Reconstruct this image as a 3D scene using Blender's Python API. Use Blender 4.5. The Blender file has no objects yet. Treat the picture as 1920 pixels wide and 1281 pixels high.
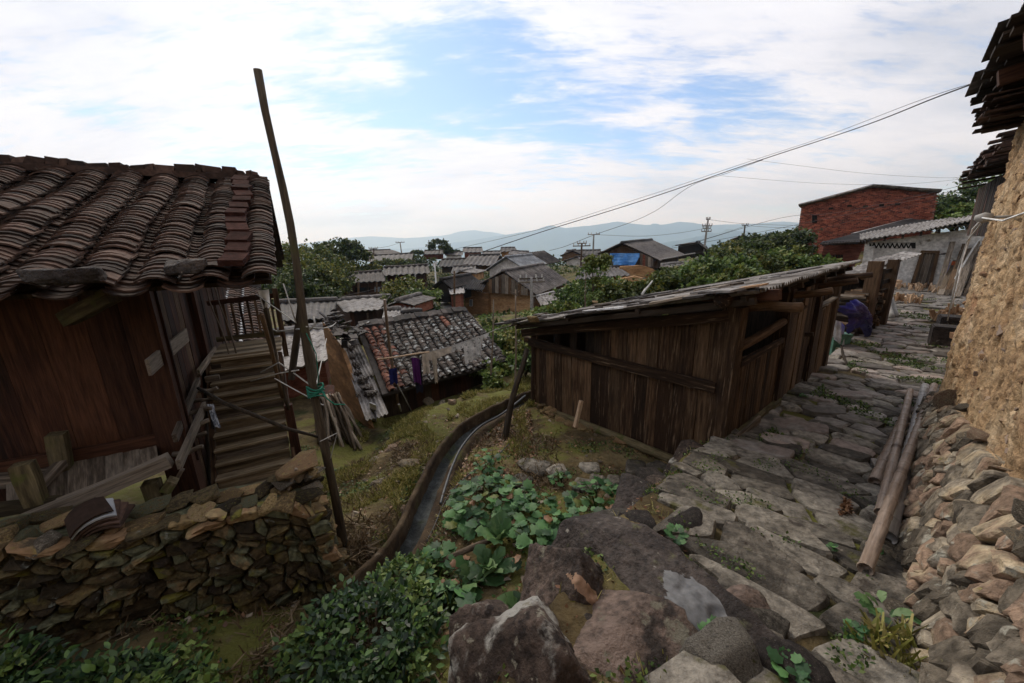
import bpy, bmesh, math, random
import numpy as np
from mathutils import Vector, Matrix, noise
random.seed(7); np.random.seed(7)
R = random.uniform
rad = math.radians
V = Vector
S = bpy.context.scene
col = S.collection

# ------------------------------------------------------------------ camera
FPX = 720.0                      # focal length in pixels of the 1920 px wide photograph
PITCH = math.atan(185/FPX)
ROLL = 0.025
f_ = V((0, math.cos(PITCH), -math.sin(PITCH)))
u0 = V((0, math.sin(PITCH), math.cos(PITCH))); r0 = V((1, 0, 0))
r_ = r0*math.cos(ROLL) - u0*math.sin(ROLL)
u_ = u0*math.cos(ROLL) + r0*math.sin(ROLL)
cam_d = bpy.data.cameras.new('camera'); cam = bpy.data.objects.new('camera', cam_d); col.objects.link(cam)
cam_d.sensor_width = 36.0; cam_d.lens = FPX/1920*36.0; cam_d.clip_start = 0.02; cam_d.clip_end = 40000
cam.matrix_world = Matrix(((r_.x, u_.x, -f_.x, 0), (r_.y, u_.y, -f_.y, 0), (r_.z, u_.z, -f_.z, 0), (0, 0, 0, 1)))
S.camera = cam

# ------------------------------------------------------------------ render settings
S.view_settings.view_transform = 'Standard'; S.view_settings.look = 'None'
S.view_settings.exposure = 0.55; S.view_settings.gamma = 1.0; S.view_settings.use_curve_mapping = False
S.render.engine = 'CYCLES'
cy = S.cycles
cy.use_denoising = True
try: cy.denoiser = 'OPENIMAGEDENOISE'
except Exception: pass
cy.max_bounces = 5; cy.diffuse_bounces = 3; cy.glossy_bounces = 2; cy.transmission_bounces = 2
cy.volume_bounces = 3; cy.transparent_max_bounces = 6; cy.caustics_reflective = False; cy.caustics_refractive = False

# ------------------------------------------------------------------ sky and sun
SUN_EL, SUN_AZ = rad(43), rad(-26)             # azimuth measured from +Y towards +X
W = bpy.data.worlds.new('World'); S.world = W; W.use_nodes = True
nt = W.node_tree; nt.nodes.clear()
def N(t, **k):
    n = nt.nodes.new(t)
    for a, b in k.items(): setattr(n, a, b)
    return n
def ln(a, b): nt.links.new(a, b)
def math_(op, a, b=None, c=None, clamp=False):
    n = N('ShaderNodeMath', operation=op); n.use_clamp = clamp
    for i, x in enumerate((a, b, c)):
        if x is None: continue
        if isinstance(x, (int, float)): n.inputs[i].default_value = x
        else: ln(x, n.inputs[i])
    return n.outputs[0]
SKY_STRENGTH = 0.1
out = N('ShaderNodeOutputWorld'); bg = N('ShaderNodeBackground'); ln(bg.outputs[0], out.inputs[0])
bg.inputs[1].default_value = SKY_STRENGTH
sky = N('ShaderNodeTexSky', sky_type='NISHITA'); sky.sun_disc = False
sky.sun_elevation = SUN_EL; sky.sun_rotation = SUN_AZ; sky.altitude = 600
try: sky.air_density = 1.0; sky.dust_density = 0.6; sky.ozone_density = 1.4
except Exception: pass
tc = N('ShaderNodeTexCoord'); sx = N('ShaderNodeSeparateXYZ'); ln(tc.outputs['Generated'], sx.inputs[0])
zc = math_('ADD', math_('MAXIMUM', sx.outputs[2], 0.0), 0.22)
uu = math_('DIVIDE', sx.outputs[0], zc); vv = math_('DIVIDE', sx.outputs[1], zc)
cx = N('ShaderNodeCombineXYZ'); ln(uu, cx.inputs[0]); ln(vv, cx.inputs[1])
def noise_(scale, detail, off, stretch=(1, 1, 1), rough=0.55, dist=0.0, rot=0.0):
    mp = N('ShaderNodeMapping'); mp.inputs['Location'].default_value = off; mp.inputs['Scale'].default_value = stretch
    mp.inputs['Rotation'].default_value = (0, 0, rot)
    ln(cx.outputs[0], mp.inputs[0])
    n = N('ShaderNodeTexNoise'); n.inputs['Scale'].default_value = scale; n.inputs['Detail'].default_value = detail
    n.inputs['Roughness'].default_value = rough; n.inputs['Distortion'].default_value = dist
    ln(mp.outputs[0], n.inputs['Vector']); return n.outputs[0]
n1 = noise_(0.9, 9, (3.1, 1.7, 0), (1, 1.25, 1), 0.6, 0.25, 0.4)
n2 = noise_(2.6, 8, (7.3, 2.2, 0), (0.7, 1.7, 1), 0.65, 0.3, 0.35)
n3 = noise_(0.55, 5, (1.2, 9.4, 0), (1, 1.5, 1), 0.5, 0.2, 0.2)
n4 = noise_(9.0, 6, (4.2, 0.4, 0), (0.5, 1.8, 1), 0.7, 0.4, 0.45)
def sky_uv(px, py):
    d = (f_ + r_*((px-960)/FPX) + u_*((640.5-py)/FPX)).normalized()
    return d.x/(d.z+0.22), d.y/(d.z+0.22)
def gap(px, py, ru, rv, rot, amt):             # a thinner patch of cloud round a direction
    a, b = sky_uv(px, py); c, s_ = math.cos(rot), math.sin(rot)
    du = math_('SUBTRACT', uu, a); dv = math_('SUBTRACT', vv, b)
    p = math_('DIVIDE', math_('ADD', math_('MULTIPLY', du, c), math_('MULTIPLY', dv, s_)), ru)
    q = math_('DIVIDE', math_('SUBTRACT', math_('MULTIPLY', dv, c), math_('MULTIPLY', du, s_)), rv)
    r2 = math_('ADD', math_('MULTIPLY', p, p), math_('MULTIPLY', q, q))
    return math_('MULTIPLY', math_('POWER', 2.718, math_('MULTIPLY', r2, -1.0)), amt)
cov = math_('ADD', math_('MULTIPLY', n1, 0.45), math_('ADD', math_('MULTIPLY', n2, 0.50), math_('MULTIPLY', n4, 0.32)))
cov = math_('ADD', cov, -0.01)
for g in [(690, 200, 0.40, 0.24, 0.3, 0.21), (850, 150, 0.36, 0.20, 0.9, 0.17), (960, 70, 0.30, 0.16, 0.9, 0.10), (600, 290, 0.40, 0.22, 0.2, 0.10), (1180, 280, 0.95, 0.22, 0.30, 0.11), (1450, 225, 0.7, 0.16, 0.35, 0.08), (1050, 330, 0.7, 0.15, 0.1, 0.08), (420, 40, 0.3, 0.1, 0.3, 0.06)]:
    cov = math_('SUBTRACT', cov, gap(*g))
mr = N('ShaderNodeMapRange', interpolation_type='SMOOTHSTEP'); ln(cov, mr.inputs[0])
mr.inputs[1].default_value = 0.44; mr.inputs[2].default_value = 0.62; mr.inputs[3].default_value = 0.0; mr.inputs[4].default_value = 1.0
# cloud brightness: grey bellies and bright veils
br = math_('ADD', math_('MULTIPLY', n3, 1.35), math_('ADD', math_('MULTIPLY', n2, 0.40), math_('MULTIPLY', n4, 0.22)))
br = math_('SUBTRACT', br, 0.15)
rp = N('ShaderNodeValToRGB'); ln(br, rp.inputs[0])
e = rp.color_ramp.elements
e[0].position = 0.62; e[0].color = (0.435, 0.445, 0.505, 1); e[1].position = 1.0; e[1].color = (0.71, 0.705, 0.735, 1)
m_ = e.new(0.80); m_.color = (0.615, 0.61, 0.655, 1)
sc_ = N('ShaderNodeVectorMath', operation='SCALE'); ln(rp.outputs[0], sc_.inputs[0]); sc_.inputs[3].default_value = 1.0/SKY_STRENGTH
skm = N('ShaderNodeVectorMath', operation='MULTIPLY'); ln(sky.outputs[0], skm.inputs[0]); skm.inputs[1].default_value = (0.78, 0.89, 1.07)
mx = N('ShaderNodeMix', data_type='RGBA'); ln(mr.outputs[0], mx.inputs[0]); ln(skm.outputs[0], mx.inputs[6]); ln(sc_.outputs[0], mx.inputs[7])
ln(mx.outputs[2], bg.inputs[0])

sun_d = bpy.data.lights.new('sun', 'SUN'); sun = bpy.data.objects.new('sun', sun_d); col.objects.link(sun)
sun_d.energy = 1.5; sun_d.angle = rad(22); sun_d.color = (1.0, 0.93, 0.82)
sdir = V((math.sin(SUN_AZ)*math.cos(SUN_EL), math.cos(SUN_AZ)*math.cos(SUN_EL), math.sin(SUN_EL)))
sun.rotation_euler = (-sdir).to_track_quat('-Z', 'Y').to_euler(); sun.location = sdir*50

# ------------------------------------------------------------------ helpers: places
def ray(px, py): return f_ + r_*((px-960)/FPX) + u_*((640.5-py)/FPX)
def at(px, py, Y=None, z=None, t=None):
    d = ray(px, py)
    k = t if t is not None else (Y/d.y if Y is not None else z/d.z)
    return d*k
def onv(px, py, P, n):
    d = ray(px, py); return d*(P.dot(n)/d.dot(n))
def lerp(a, b, t): return a + (b-a)*t
Z = V((0, 0, 1))

# ------------------------------------------------------------------ helpers: objects
WM = {}
def link(name, me, M, parent=None):
    o = bpy.data.objects.new(name, me); col.objects.link(o)
    if parent is not None:
        o.parent = parent; o.matrix_basis = WM[parent.name].inverted() @ M
    else: o.matrix_basis = M
    WM[o.name] = M.copy(); return o
def tag(o, label=None, cat=None, group=None, kind=None):
    if label: o['label'] = label
    if cat: o['category'] = cat
    if group: o['group'] = group
    if kind: o['kind'] = kind
    return o
def thing(name, label, cat, loc, group=None):
    return tag(link(name, None, Matrix.Translation(V(loc))), label, cat, group)
def mesh_np(name, verts, faces_flat, nper, mat, smooth=False):
    me = bpy.data.meshes.new(name); v = np.asarray(verts, dtype=np.float32); f = np.asarray(faces_flat, dtype=np.int32)
    me.vertices.add(len(v)); me.vertices.foreach_set('co', v.ravel())
    nf = len(f)//nper; me.loops.add(len(f)); me.loops.foreach_set('vertex_index', f)
    me.polygons.add(nf); me.polygons.foreach_set('loop_start', np.arange(nf, dtype=np.int32)*nper)
    if smooth: me.polygons.foreach_set('use_smooth', np.ones(nf, dtype=bool))
    me.materials.append(mat); me.update(calc_edges=True); return me
class MB:
    def __init__(s): s.v = []; s.f = []; s.sharp = None
    def poly(s, *pts):
        b = len(s.v); s.v += [tuple(p) for p in pts]; s.f.append(tuple(range(b, b+len(pts))))
    def hexa(s, p):                                   # 8 corners: bottom 0-3, top 4-7
        b = len(s.v); s.v += [tuple(q) for q in p]
        s.f += [tuple(b+i for i in q) for q in ((3, 2, 1, 0), (4, 5, 6, 7), (0, 1, 5, 4), (1, 2, 6, 5), (2, 3, 7, 6), (3, 0, 4, 7))]
    def box(s, c, ax, ay, az):                        # centre and three half-axis vectors
        c = V(c); s.hexa([c-ax-ay-az, c+ax-ay-az, c+ax+ay-az, c-ax+ay-az, c-ax-ay+az, c+ax-ay+az, c+ax+ay+az, c-ax+ay+az])
    def tube(s, pts, r, n=8, cap=True):
        pts = [V(p) for p in pts]; m = len(pts); rs = r if isinstance(r, (list, tuple)) else [r]*m; b = len(s.v)
        t0 = (pts[1]-pts[0]).normalized(); x = t0.orthogonal().normalized()
        for i, p in enumerate(pts):
            t = (pts[min(i+1, m-1)]-pts[max(i-1, 0)]).normalized(); x = (x - t*x.dot(t)).normalized(); y = t.cross(x)
            for k in range(n):
                a = 2*math.pi*k/n; s.v.append(tuple(p + (x*math.cos(a)+y*math.sin(a))*rs[i]))
        for i in range(m-1):
            for k in range(n):
                s.f.append((b+i*n+k, b+i*n+(k+1) % n, b+(i+1)*n+(k+1) % n, b+(i+1)*n+k))
        if cap:
            s.f.append(tuple(b+k for k in reversed(range(n)))); s.f.append(tuple(b+(m-1)*n+k for k in range(n)))
    def mesh(s, name, mat, smooth=False, origin=None):
        o = V(origin) if origin is not None else V((0, 0, 0))
        me = bpy.data.meshes.new(name); me.from_pydata([(x-o.x, y-o.y, z-o.z) for x, y, z in s.v], [], s.f)
        me.materials.append(mat)
        if smooth:
            me.polygons.foreach_set('use_smooth', [True]*len(me.polygons))
            if s.sharp: me.set_sharp_from_angle(angle=s.sharp)
        return me
    def build(s, name, mat, parent=None, smooth=False, origin=None):
        if origin is None:
            origin = WM[parent.name].translation if parent is not None else (sum((V(p) for p in s.v), V((0, 0, 0)))/max(1, len(s.v)))
        return link(name, s.mesh(name, mat, smooth, origin), Matrix.Translation(V(origin)), parent)
def frame(p0, p1, up=Z):
    z = (p1-p0).normalized(); x = up.cross(z)
    if x.length < 1e-3: x = V((1, 0, 0)).cross(z) if abs(z.x) < .9 else V((0, 1, 0)).cross(z)
    x.normalize(); y = z.cross(x)
    M = Matrix((x, y, z)).transposed().to_4x4(); M.translation = p0; return M
def beam(name, p0, p1, w, h, mat, parent=None, up=Z, j=0.06, seg=3, warp=0.0):
    """A sawn timber: length along its own Z, width w sideways, height h towards up."""
    p0, p1 = V(p0), V(p1); L = (p1-p0).length; M = frame(p0, p1, up); mb = MB(); w, h = w/2, h/2
    ph = R(0, 6); rings = []
    for i in range(seg+1):
        t = i/seg; ox = warp*math.sin(t*math.pi*1.3+ph); oy = warp*math.cos(t*math.pi+ph)
        a, b = w*(1+R(-j, j)), h*(1+R(-j, j)); zz = t*L + (R(-.3, .3)*min(w, h) if i in (0, seg) else 0)
        rings.append([(ox-a, oy-b, zz+R(-.1, .1)*h), (ox+a, oy-b, zz), (ox+a, oy+b, zz), (ox-a, oy+b, zz+R(-.1, .1)*h)])
    for rg in rings: mb.v += rg
    for i in range(seg):
        for k in range(4): mb.f.append((i*4+k, i*4+(k+1) % 4, i*4+4+(k+1) % 4, i*4+4+k))
    mb.f += [(3, 2, 1, 0), (seg*4, seg*4+1, seg*4+2, seg*4+3)]
    me = mb.mesh(name, mat); return link(name, me, M, parent)
def log(name, p0, p1, r0_, r1_, mat, parent=None, n=9, bend=0.02, seg=6):
    p0, p1 = V(p0), V(p1); L = (p1-p0).length; M = frame(p0, p1); mb = MB(); a, b = R(0, 6), R(0, 6)
    pts = [V((bend*math.sin(a+3*i/seg)*math.sin(math.pi*i/seg), bend*math.sin(b+4*i/seg)*math.sin(math.pi*i/seg), L*i/seg)) for i in range(seg+1)]
    mb.tube(pts, [r0_+(r1_-r0_)*i/seg*1.0 + R(-.04, .04)*r0_ for i in range(seg+1)], n)
    return link(name, mb.mesh(name, mat, True), M, parent)
def wire(name, pts, r, mat, parent=None, n=5): 
    mb = MB(); mb.tube(pts, r, n); return mb.build(name, mat, parent, True)
def sag(p, q, d, n=14): return [lerp(p, q, i/n) - Z*(d*4*(i/n)*(1-i/n)) for i in range(n+1)]

# ------------------------------------------------------------------ helpers: materials
def mat(name, cols, scale=4, stretch=(1, 1, 1), detail=7, rough=0.85, bump=0.35, bscale=None, bdist=0.02, rnd=0.2, pick=0.35,
        layers=(), rand='object', spec=0.25, contrast=0.15, grain=0.5, translucent=0.0, bstretch=None):
    global nt
    m = bpy.data.materials.new(name); m.use_nodes = True; nt = m.node_tree; nt.nodes.clear()
    o = N('ShaderNodeOutputMaterial'); p = N('ShaderNodeBsdfPrincipled'); ln(p.outputs[0], o.inputs[0])
    tc = N('ShaderNodeTexCoord')
    if rand == 'island': rv = N('ShaderNodeNewGeometry').outputs['Random Per Island']
    else: rv = N('ShaderNodeObjectInfo').outputs['Random']
    def vec(st, k):
        a = N('ShaderNodeVectorMath', operation='MULTIPLY'); ln(tc.outputs['Object'], a.inputs[0]); a.inputs[1].default_value = st
        off = math_('MULTIPLY', rv, 37.0+k)
        b = N('ShaderNodeVectorMath', operation='ADD'); ln(a.outputs[0], b.inputs[0]); ln(off, b.inputs[1]); return b.outputs[0]
    def nz(sc, st, k, det=detail, ro=0.6):
        n = N('ShaderNodeTexNoise'); n.inputs['Scale'].default_value = sc; n.inputs['Detail'].default_value = det
        n.inputs['Roughness'].default_value = ro; ln(vec(st, k), n.inputs['Vector']); return n.outputs[0]
    fac = math_('ADD', nz(scale, stretch, 0), math_('MULTIPLY', math_('SUBTRACT', rv, 0.5), pick))
    rp = N('ShaderNodeValToRGB'); ln(fac, rp.inputs[0]); el = rp.color_ramp.elements
    n = len(cols); lo, hi = 0.5-contrast, 0.5+contrast
    el[0].position = lo; el[0].color = (*cols[0], 1); el[1].position = hi; el[1].color = (*cols[-1], 1)
    for i in range(1, n-1):
        x = el.new(lo+(hi-lo)*i/(n-1)); x.color = (*cols[i], 1)
    c = rp.outputs[0]
    r2 = math_('FRACT', math_('MULTIPLY', rv, 91.7))
    val = math_('ADD', math_('MULTIPLY', r2, 2*rnd), 1-rnd)
    s = N('ShaderNodeVectorMath', operation='SCALE'); ln(c, s.inputs[0]); ln(val, s.inputs[3]); c = s.outputs[0]
    if bump and grain:
        gq = math_('ADD', math_('MULTIPLY', nz((bscale or scale*4)*.7, bstretch or stretch, 11, 4), 3.6*grain), 1-1.8*grain)
        gs = N('ShaderNodeVectorMath', operation='SCALE'); ln(c, gs.inputs[0]); ln(math_('MAXIMUM', gq, .25), gs.inputs[3]); c = gs.outputs[0]
    for i, L in enumerate(layers):
        lc, ls, a, b = L[:4]; st = L[4] if len(L) > 4 and L[4] else (1, 1, 1)
        r = N('ShaderNodeMapRange', interpolation_type='SMOOTHSTEP'); ln(nz(ls, st, 5+3*i), r.inputs[0])
        r.inputs[1].default_value = a; r.inputs[2].default_value = b; fa = r.outputs[0]
        if len(L) > 5:                                     # stronger on faces turned up
            g = N('ShaderNodeNewGeometry'); q = N('ShaderNodeSeparateXYZ'); ln(g.outputs['Normal'], q.inputs[0])
            fa = math_('MULTIPLY', fa, math_('ADD', math_('MULTIPLY', q.outputs[2], L[5]), 1-L[5], clamp=True))
        x = N('ShaderNodeMix', data_type='RGBA'); ln(fa, x.inputs[0]); ln(c, x.inputs[6]); x.inputs[7].default_value = (*lc, 1); c = x.outputs[2]
    ln(c, p.inputs['Base Color']); p.inputs['Roughness'].default_value = rough; p.inputs['Specular IOR Level'].default_value = spec
    if bump:
        bn = N('ShaderNodeBump'); bn.inputs['Strength'].default_value = bump; bn.inputs['Distance'].default_value = bdist
        ln(nz(bscale or scale*4, bstretch or stretch, 2, 9, 0.65), bn.inputs['Height']); ln(bn.outputs[0], p.inputs['Normal'])
    if translucent:
        t = N('ShaderNodeBsdfTranslucent'); ln(c, t.inputs[0]); mxs = N('ShaderNodeMixShader'); mxs.inputs[0].default_value = translucent
        ln(p.outputs[0], mxs.inputs[1]); ln(t.outputs[0], mxs.inputs[2]); ln(mxs.outputs[0], o.inputs[0])
    return m
WG = (14, 14, 1.0)     # wood grain runs along the timber's own Z
M_ = {}
M_['wood_red'] = mat('red_brown_wood', [(.014, .005, .0026), (.036, .0125, .0058), (.062, .025, .012)], 2.2, WG, bump=.5, bdist=.008, rnd=.3, rough=.8)
M_['wood_shed'] = mat('brown_weathered_wood', [(.026, .013, .0065), (.064, .035, .0175), (.115, .069, .037)], 2.4, WG, bump=.6, bdist=.008, rnd=.35, rough=.85,
    layers=[((.17, .115, .072), 2.2, .56, .68, (18, 18, 1.2)), ((.016, .010, .007), 1.6, .55, .75, (4, 4, .5))])
M_['wood_grey'] = mat('grey_weathered_wood', [(.05, .038, .028), (.115, .09, .068), (.20, .165, .13)], 2.4, WG, bump=.6, bdist=.008, rnd=.3, layers=[((.10, .10, .03), 3, .62, .75)])
M_['wood_dark'] = mat('dark_old_wood', [(.012, .008, .005), (.028, .018, .011), (.05, .034, .022)], 2.4, WG, bump=.5, bdist=.006, rnd=.3)
M_['wood_mossy'] = mat('mossy_wood', [(.04, .030, .016), (.08, .062, .030), (.125, .10, .055)], 3, (8, 8, 1), bump=.6, bdist=.01, layers=[((.075, .08, .02), 5, .52, .70)])
M_['wood_tread'] = mat('worn_tread_wood', [(.075, .054, .032), (.16, .12, .073), (.25, .195, .128)], 2.4, WG, bump=.6, bdist=.008, rnd=.25, layers=[((.10, .10, .03), 3, .62, .75)])
M_['wood_pale'] = mat('pale_cut_wood', [(.22, .13, .07), (.38, .24, .14), (.52, .38, .26)], 3, WG, bump=.3, rnd=.3)
M_['bark'] = mat('bark', [(.03, .022, .014), (.07, .05, .034), (.12, .09, .06)], 4, (5, 5, 1), bump=.7, bdist=.01)
M_['pole'] = mat('pole_wood', [(.018, .013, .008), (.04, .028, .018), (.075, .055, .036)], 3, (10, 10, .8), bump=.6, bdist=.008, layers=[((.06, .055, .02), 2, .58, .72)])
M_['tile'] = mat('dark_brown_tile', [(.022, .012, .008), (.046, .025, .017), (.078, .046, .034)], 6, rough=.85, bump=.4, bscale=40, bdist=.004, rnd=.38, pick=.5, spec=.2,
    layers=[((.10, .078, .062), 9, .66, .76), ((.016, .011, .009), 5, .53, .68)])
M_['tile_far'] = mat('grey_clay_tile', [(.028, .024, .022), (.06, .05, .046), (.105, .092, .086)], 1.5, rough=.7, bump=.4, bscale=9, bdist=.03, rnd=.2, layers=[((.15, .14, .135), 4, .62, .74)])
M_['tile_black'] = mat('black_clay_tile', [(.016, .013, .012), (.035, .028, .025), (.062, .05, .045)], 1.5, rough=.75, bump=.4, bscale=9, bdist=.03, rnd=.2)
M_['tile_t'] = mat('lichen_spotted_tile', [(.020, .014, .011), (.042, .030, .024), (.075, .058, .048)], 8, rough=.75, bump=.5, bscale=50, bdist=.006, rnd=.3, pick=.55,
    layers=[((.33, .34, .33), 7, .53, .64), ((.13, .14, .125), 13, .56, .68)])
M_['tile_red'] = mat('red_clay_tile', [(.060, .020, .012), (.125, .042, .025), (.18, .075, .048)], 8, rough=.8, bump=.5, bscale=50, bdist=.006, rnd=.35, layers=[((.04, .03, .026), 9, .52, .66), ((.3, .28, .26), 9, .62, .7)])
M_['sheet'] = mat('grey_cement_sheet', [(.085, .075, .07), (.17, .155, .145), (.26, .245, .235)], 2.5, rough=.85, bump=.4, bscale=20, bdist=.006, rnd=.2, layers=[((.05, .042, .036), 3.5, .5, .68)])
M_['sheet_blue'] = mat('blue_grey_sheet', [(.13, .135, .145), (.21, .22, .235), (.29, .30, .32)], 1.2, rough=.6, bump=.2, rnd=.15, layers=[((.09, .08, .075), 1.5, .55, .75)])
M_['earth'] = mat('rammed_earth', [(.33, .205, .11), (.49, .33, .185), (.60, .45, .29)], 2.2, rough=.95, bump=1.0, bscale=22, bdist=.06, rnd=.0, pick=0, grain=.8,
    layers=[((.55, .40, .24), 3, .52, .7), ((.20, .105, .05), 16, .62, .72), ((.44, .21, .12), 1.2, .55, .75)])
M_['earth_far'] = mat('ochre_mud_wall', [(.18, .095, .042), (.31, .168, .075), (.40, .245, .125)], 1.0, (1, 1, 3), rough=.95, bump=.6, bscale=6, bdist=.04, rnd=.1, layers=[((.14, .075, .04), 1.0, .55, .75)])
M_['pebble'] = mat('embedded_pebble', [(.16, .09, .05), (.30, .19, .10), (.42, .29, .17), (.24, .18, .14)], 5, rough=.9, bump=.5, bscale=40, bdist=.006, rnd=.3, pick=.8)
M_['stone_r'] = mat('grey_ochre_stone', [(.12, .10, .075), (.23, .195, .15), (.32, .27, .20), (.37, .295, .195), (.29, .20, .14)], 3, rough=.9, bump=1.0, bscale=24, bdist=.035, grain=.8, rnd=.3, pick=.55, rand='object',
    layers=[((.42, .40, .33), 9, .58, .68), ((.07, .058, .048), 6, .60, .72), ((.34, .30, .12), 8, .66, .74)])
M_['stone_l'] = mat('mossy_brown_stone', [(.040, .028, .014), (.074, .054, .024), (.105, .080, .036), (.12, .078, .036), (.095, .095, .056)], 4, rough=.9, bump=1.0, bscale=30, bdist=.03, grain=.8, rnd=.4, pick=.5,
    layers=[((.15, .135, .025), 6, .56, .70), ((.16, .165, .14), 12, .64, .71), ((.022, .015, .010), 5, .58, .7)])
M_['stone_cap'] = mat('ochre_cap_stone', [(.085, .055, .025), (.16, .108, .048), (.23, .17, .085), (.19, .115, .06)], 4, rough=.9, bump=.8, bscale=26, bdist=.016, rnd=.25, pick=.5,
    layers=[((.22, .19, .035), 5, .57, .70), ((.06, .045, .028), 7, .58, .68), ((.35, .33, .26), 12, .66, .72)])
M_['paving'] = mat('worn_paving_stone', [(.054, .046, .036), (.108, .094, .075), (.165, .147, .12), (.215, .195, .162)], 3, rough=.75, bump=1.0, bscale=24, bdist=.03, rnd=.25, pick=.42, spec=.3, grain=.8,
    layers=[((.22, .19, .155), 11, .62, .72), ((.035, .026, .020), 4, .58, .70), ((.075, .072, .018), 3.2, .60, .70, None, .0)])
M_['paving_far'] = mat('pale_paving_stone', [(.12, .105, .09), (.19, .17, .15), (.26, .235, .21), (.22, .175, .15)], 3, rough=.75, bump=.6, bscale=20, bdist=.012, rnd=.28, pick=.5, spec=.35,
    layers=[((.06, .06, .018), 3.2, .57, .68)])
M_['rock_dark'] = mat('dark_maroon_rock', [(.020, .0155, .0135), (.043, .033, .029), (.078, .063, .054)], 3, rough=.7, bump=1.0, bscale=34, bdist=.04, rnd=.1, pick=.1, spec=.3, grain=.8,
    layers=[((.10, .075, .065), 2.4, .56, .70), ((.30, .28, .24), 13, .63, .69), ((.12, .115, .06), 7, .60, .70)])
M_['rock_lichen'] = mat('white_lichen_rock', [(.024, .017, .014), (.055, .038, .030), (.10, .072, .058)], 3, rough=.85, bump=1.0, bscale=36, bdist=.035, grain=.9, rnd=.1, pick=.1,
    layers=[((.36, .345, .31), 3.4, .52, .60, (1, 1, .6)), ((.24, .22, .17), 16, .60, .67), ((.02, .014, .012), 7, .56, .66)])
M_['rock_pink'] = mat('pink_brown_rock', [(.048, .034, .027), (.105, .074, .058), (.18, .13, .105)], 2.2, rough=.75, bump=1.0, bscale=34, bdist=.03, grain=.9, rnd=.1, pick=.1, spec=.35,
    layers=[((.22, .16, .13), 2.0, .54, .62, None, .8), ((.028, .02, .016), 4, .55, .64), ((.17, .155, .115), 10, .58, .66)])
M_['gravel'] = mat('gravel', [(.10, .08, .06), (.17, .14, .11), (.25, .21, .16)], 6, rough=.9, bump=.4, rnd=.3, pick=.5, rand='island')
M_['peach'] = mat('peach_stone', [(.22, .135, .085), (.30, .19, .125), (.36, .25, .18)], 8, rough=.8, bump=.5, bscale=30, bdist=.01, rnd=0, pick=0)
M_['pinkface'] = mat('clean_pink_stone', [(.17, .115, .095), (.23, .16, .135), (.27, .195, .17)], 6, rough=.65, bump=.4, bscale=30, bdist=.01, rnd=0, pick=0, layers=[((.05, .035, .028), 7, .60, .68)])
M_['maroon'] = mat('maroon_brick', [(.022, .010, .008), (.042, .018, .014)], 8, rough=.97, bump=.6, rnd=.3, spec=.05)
M_['slate'] = mat('smooth_grey_slate', [(.075, .075, .078), (.10, .10, .102), (.125, .125, .125)], 4, rough=.6, bump=.15, bscale=40, bdist=.004, rnd=.05, pick=.1, spec=.4, layers=[((.12, .10, .09), 9, .62, .72)])
M_['soil'] = mat('soil', [(.045, .031, .014), (.095, .069, .031), (.15, .115, .057)], 2.0, detail=9, rough=.95, bump=1.0, bscale=14, bdist=.05, rnd=0, pick=0,
    layers=[((.115, .115, .026), 1.1, .46, .58), ((.13, .10, .055), 8, .58, .7), ((.030, .038, .010), .7, .55, .68), ((.10, .075, .03), 2.2, .57, .68)])
M_['brick'] = mat('red_brick', [(.12, .030, .018), (.20, .052, .030), (.27, .085, .050)], 6, rough=.9, bump=.3, rnd=.35, pick=.5, rand='island', layers=[((.05, .025, .018), .5, .54, .7)])
M_['mortar'] = mat('pale_mortar', [(.17, .09, .065), (.23, .13, .10)], 4, bump=.2, rnd=0)
M_['brick_far'] = mat('dull_red_brick_wall', [(.10, .032, .02), (.17, .055, .034), (.21, .085, .055)], 2.5, (1, 1, 4), rough=.9, bump=.4, rnd=.1)
M_['plaster'] = mat('stained_white_plaster', [(.34, .32, .30), (.50, .48, .455), (.58, .565, .54)], .9, rough=.9, bump=.3, bscale=14, bdist=.01, rnd=.06, layers=[((.22, .19, .155), .8, .56, .72), ((.15, .125, .10), 2.2, .64, .76)])
M_['dark'] = mat('painted_interior_shade', [(.006, .005, .005), (.012, .010, .009)], 3, bump=0, rnd=0)  # near black colour stands in for shade inside openings and the shed
M_['glass'] = mat('window_glass', [(.10, .12, .13), (.22, .24, .26)], .6, rough=.15, bump=0, spec=.5)
M_['white_paint'] = mat('white_paint', [(.55, .54, .52), (.72, .71, .70)], 5, bump=.1, rnd=.05)
M_['grey_post'] = mat('weathered_concrete', [(.17, .16, .145), (.27, .255, .24)], 5, bump=.3, rnd=.1)
M_['tarp_blue'] = mat('sky_blue_tarp', [(.035, .15, .42), (.06, .22, .55), (.14, .33, .66)], 1.6, rough=.45, bump=.3, bscale=2.5, bdist=.1, rnd=0)
M_['tarp_navy'] = mat('navy_plastic_tarp', [(.018, .018, .14), (.035, .035, .24), (.06, .06, .33)], 3, rough=.35, bump=.5, bscale=9, bdist=.03, rnd=0, spec=.5)
M_['bag_white'] = mat('white_sack', [(.42, .42, .44), (.60, .60, .62), (.7, .7, .72)], 5, rough=.5, bump=.4, bscale=16, bdist=.01, rnd=0)
M_['bin_green'] = mat('pale_green_plastic', [(.10, .24, .18), (.16, .33, .26)], 4, rough=.5, bump=.1, rnd=0)
M_['cloth_purple'] = mat('purple_cloth', [(.075, .012, .10), (.13, .022, .17)], 4, (1, 1, .3), bump=.3, bscale=20, bdist=.004, rnd=0)
M_['cloth_blue'] = mat('dark_blue_cloth', [(.010, .012, .075), (.02, .025, .14)], 4, bump=.2, rnd=0)
M_['cloth_navy'] = mat('navy_cloth', [(.010, .010, .022), (.02, .02, .04)], 4, bump=.2, rnd=0)
M_['cloth_beige'] = mat('beige_cloth', [(.42, .36, .29), (.56, .49, .42)], 4, bump=.2, rnd=0)
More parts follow.
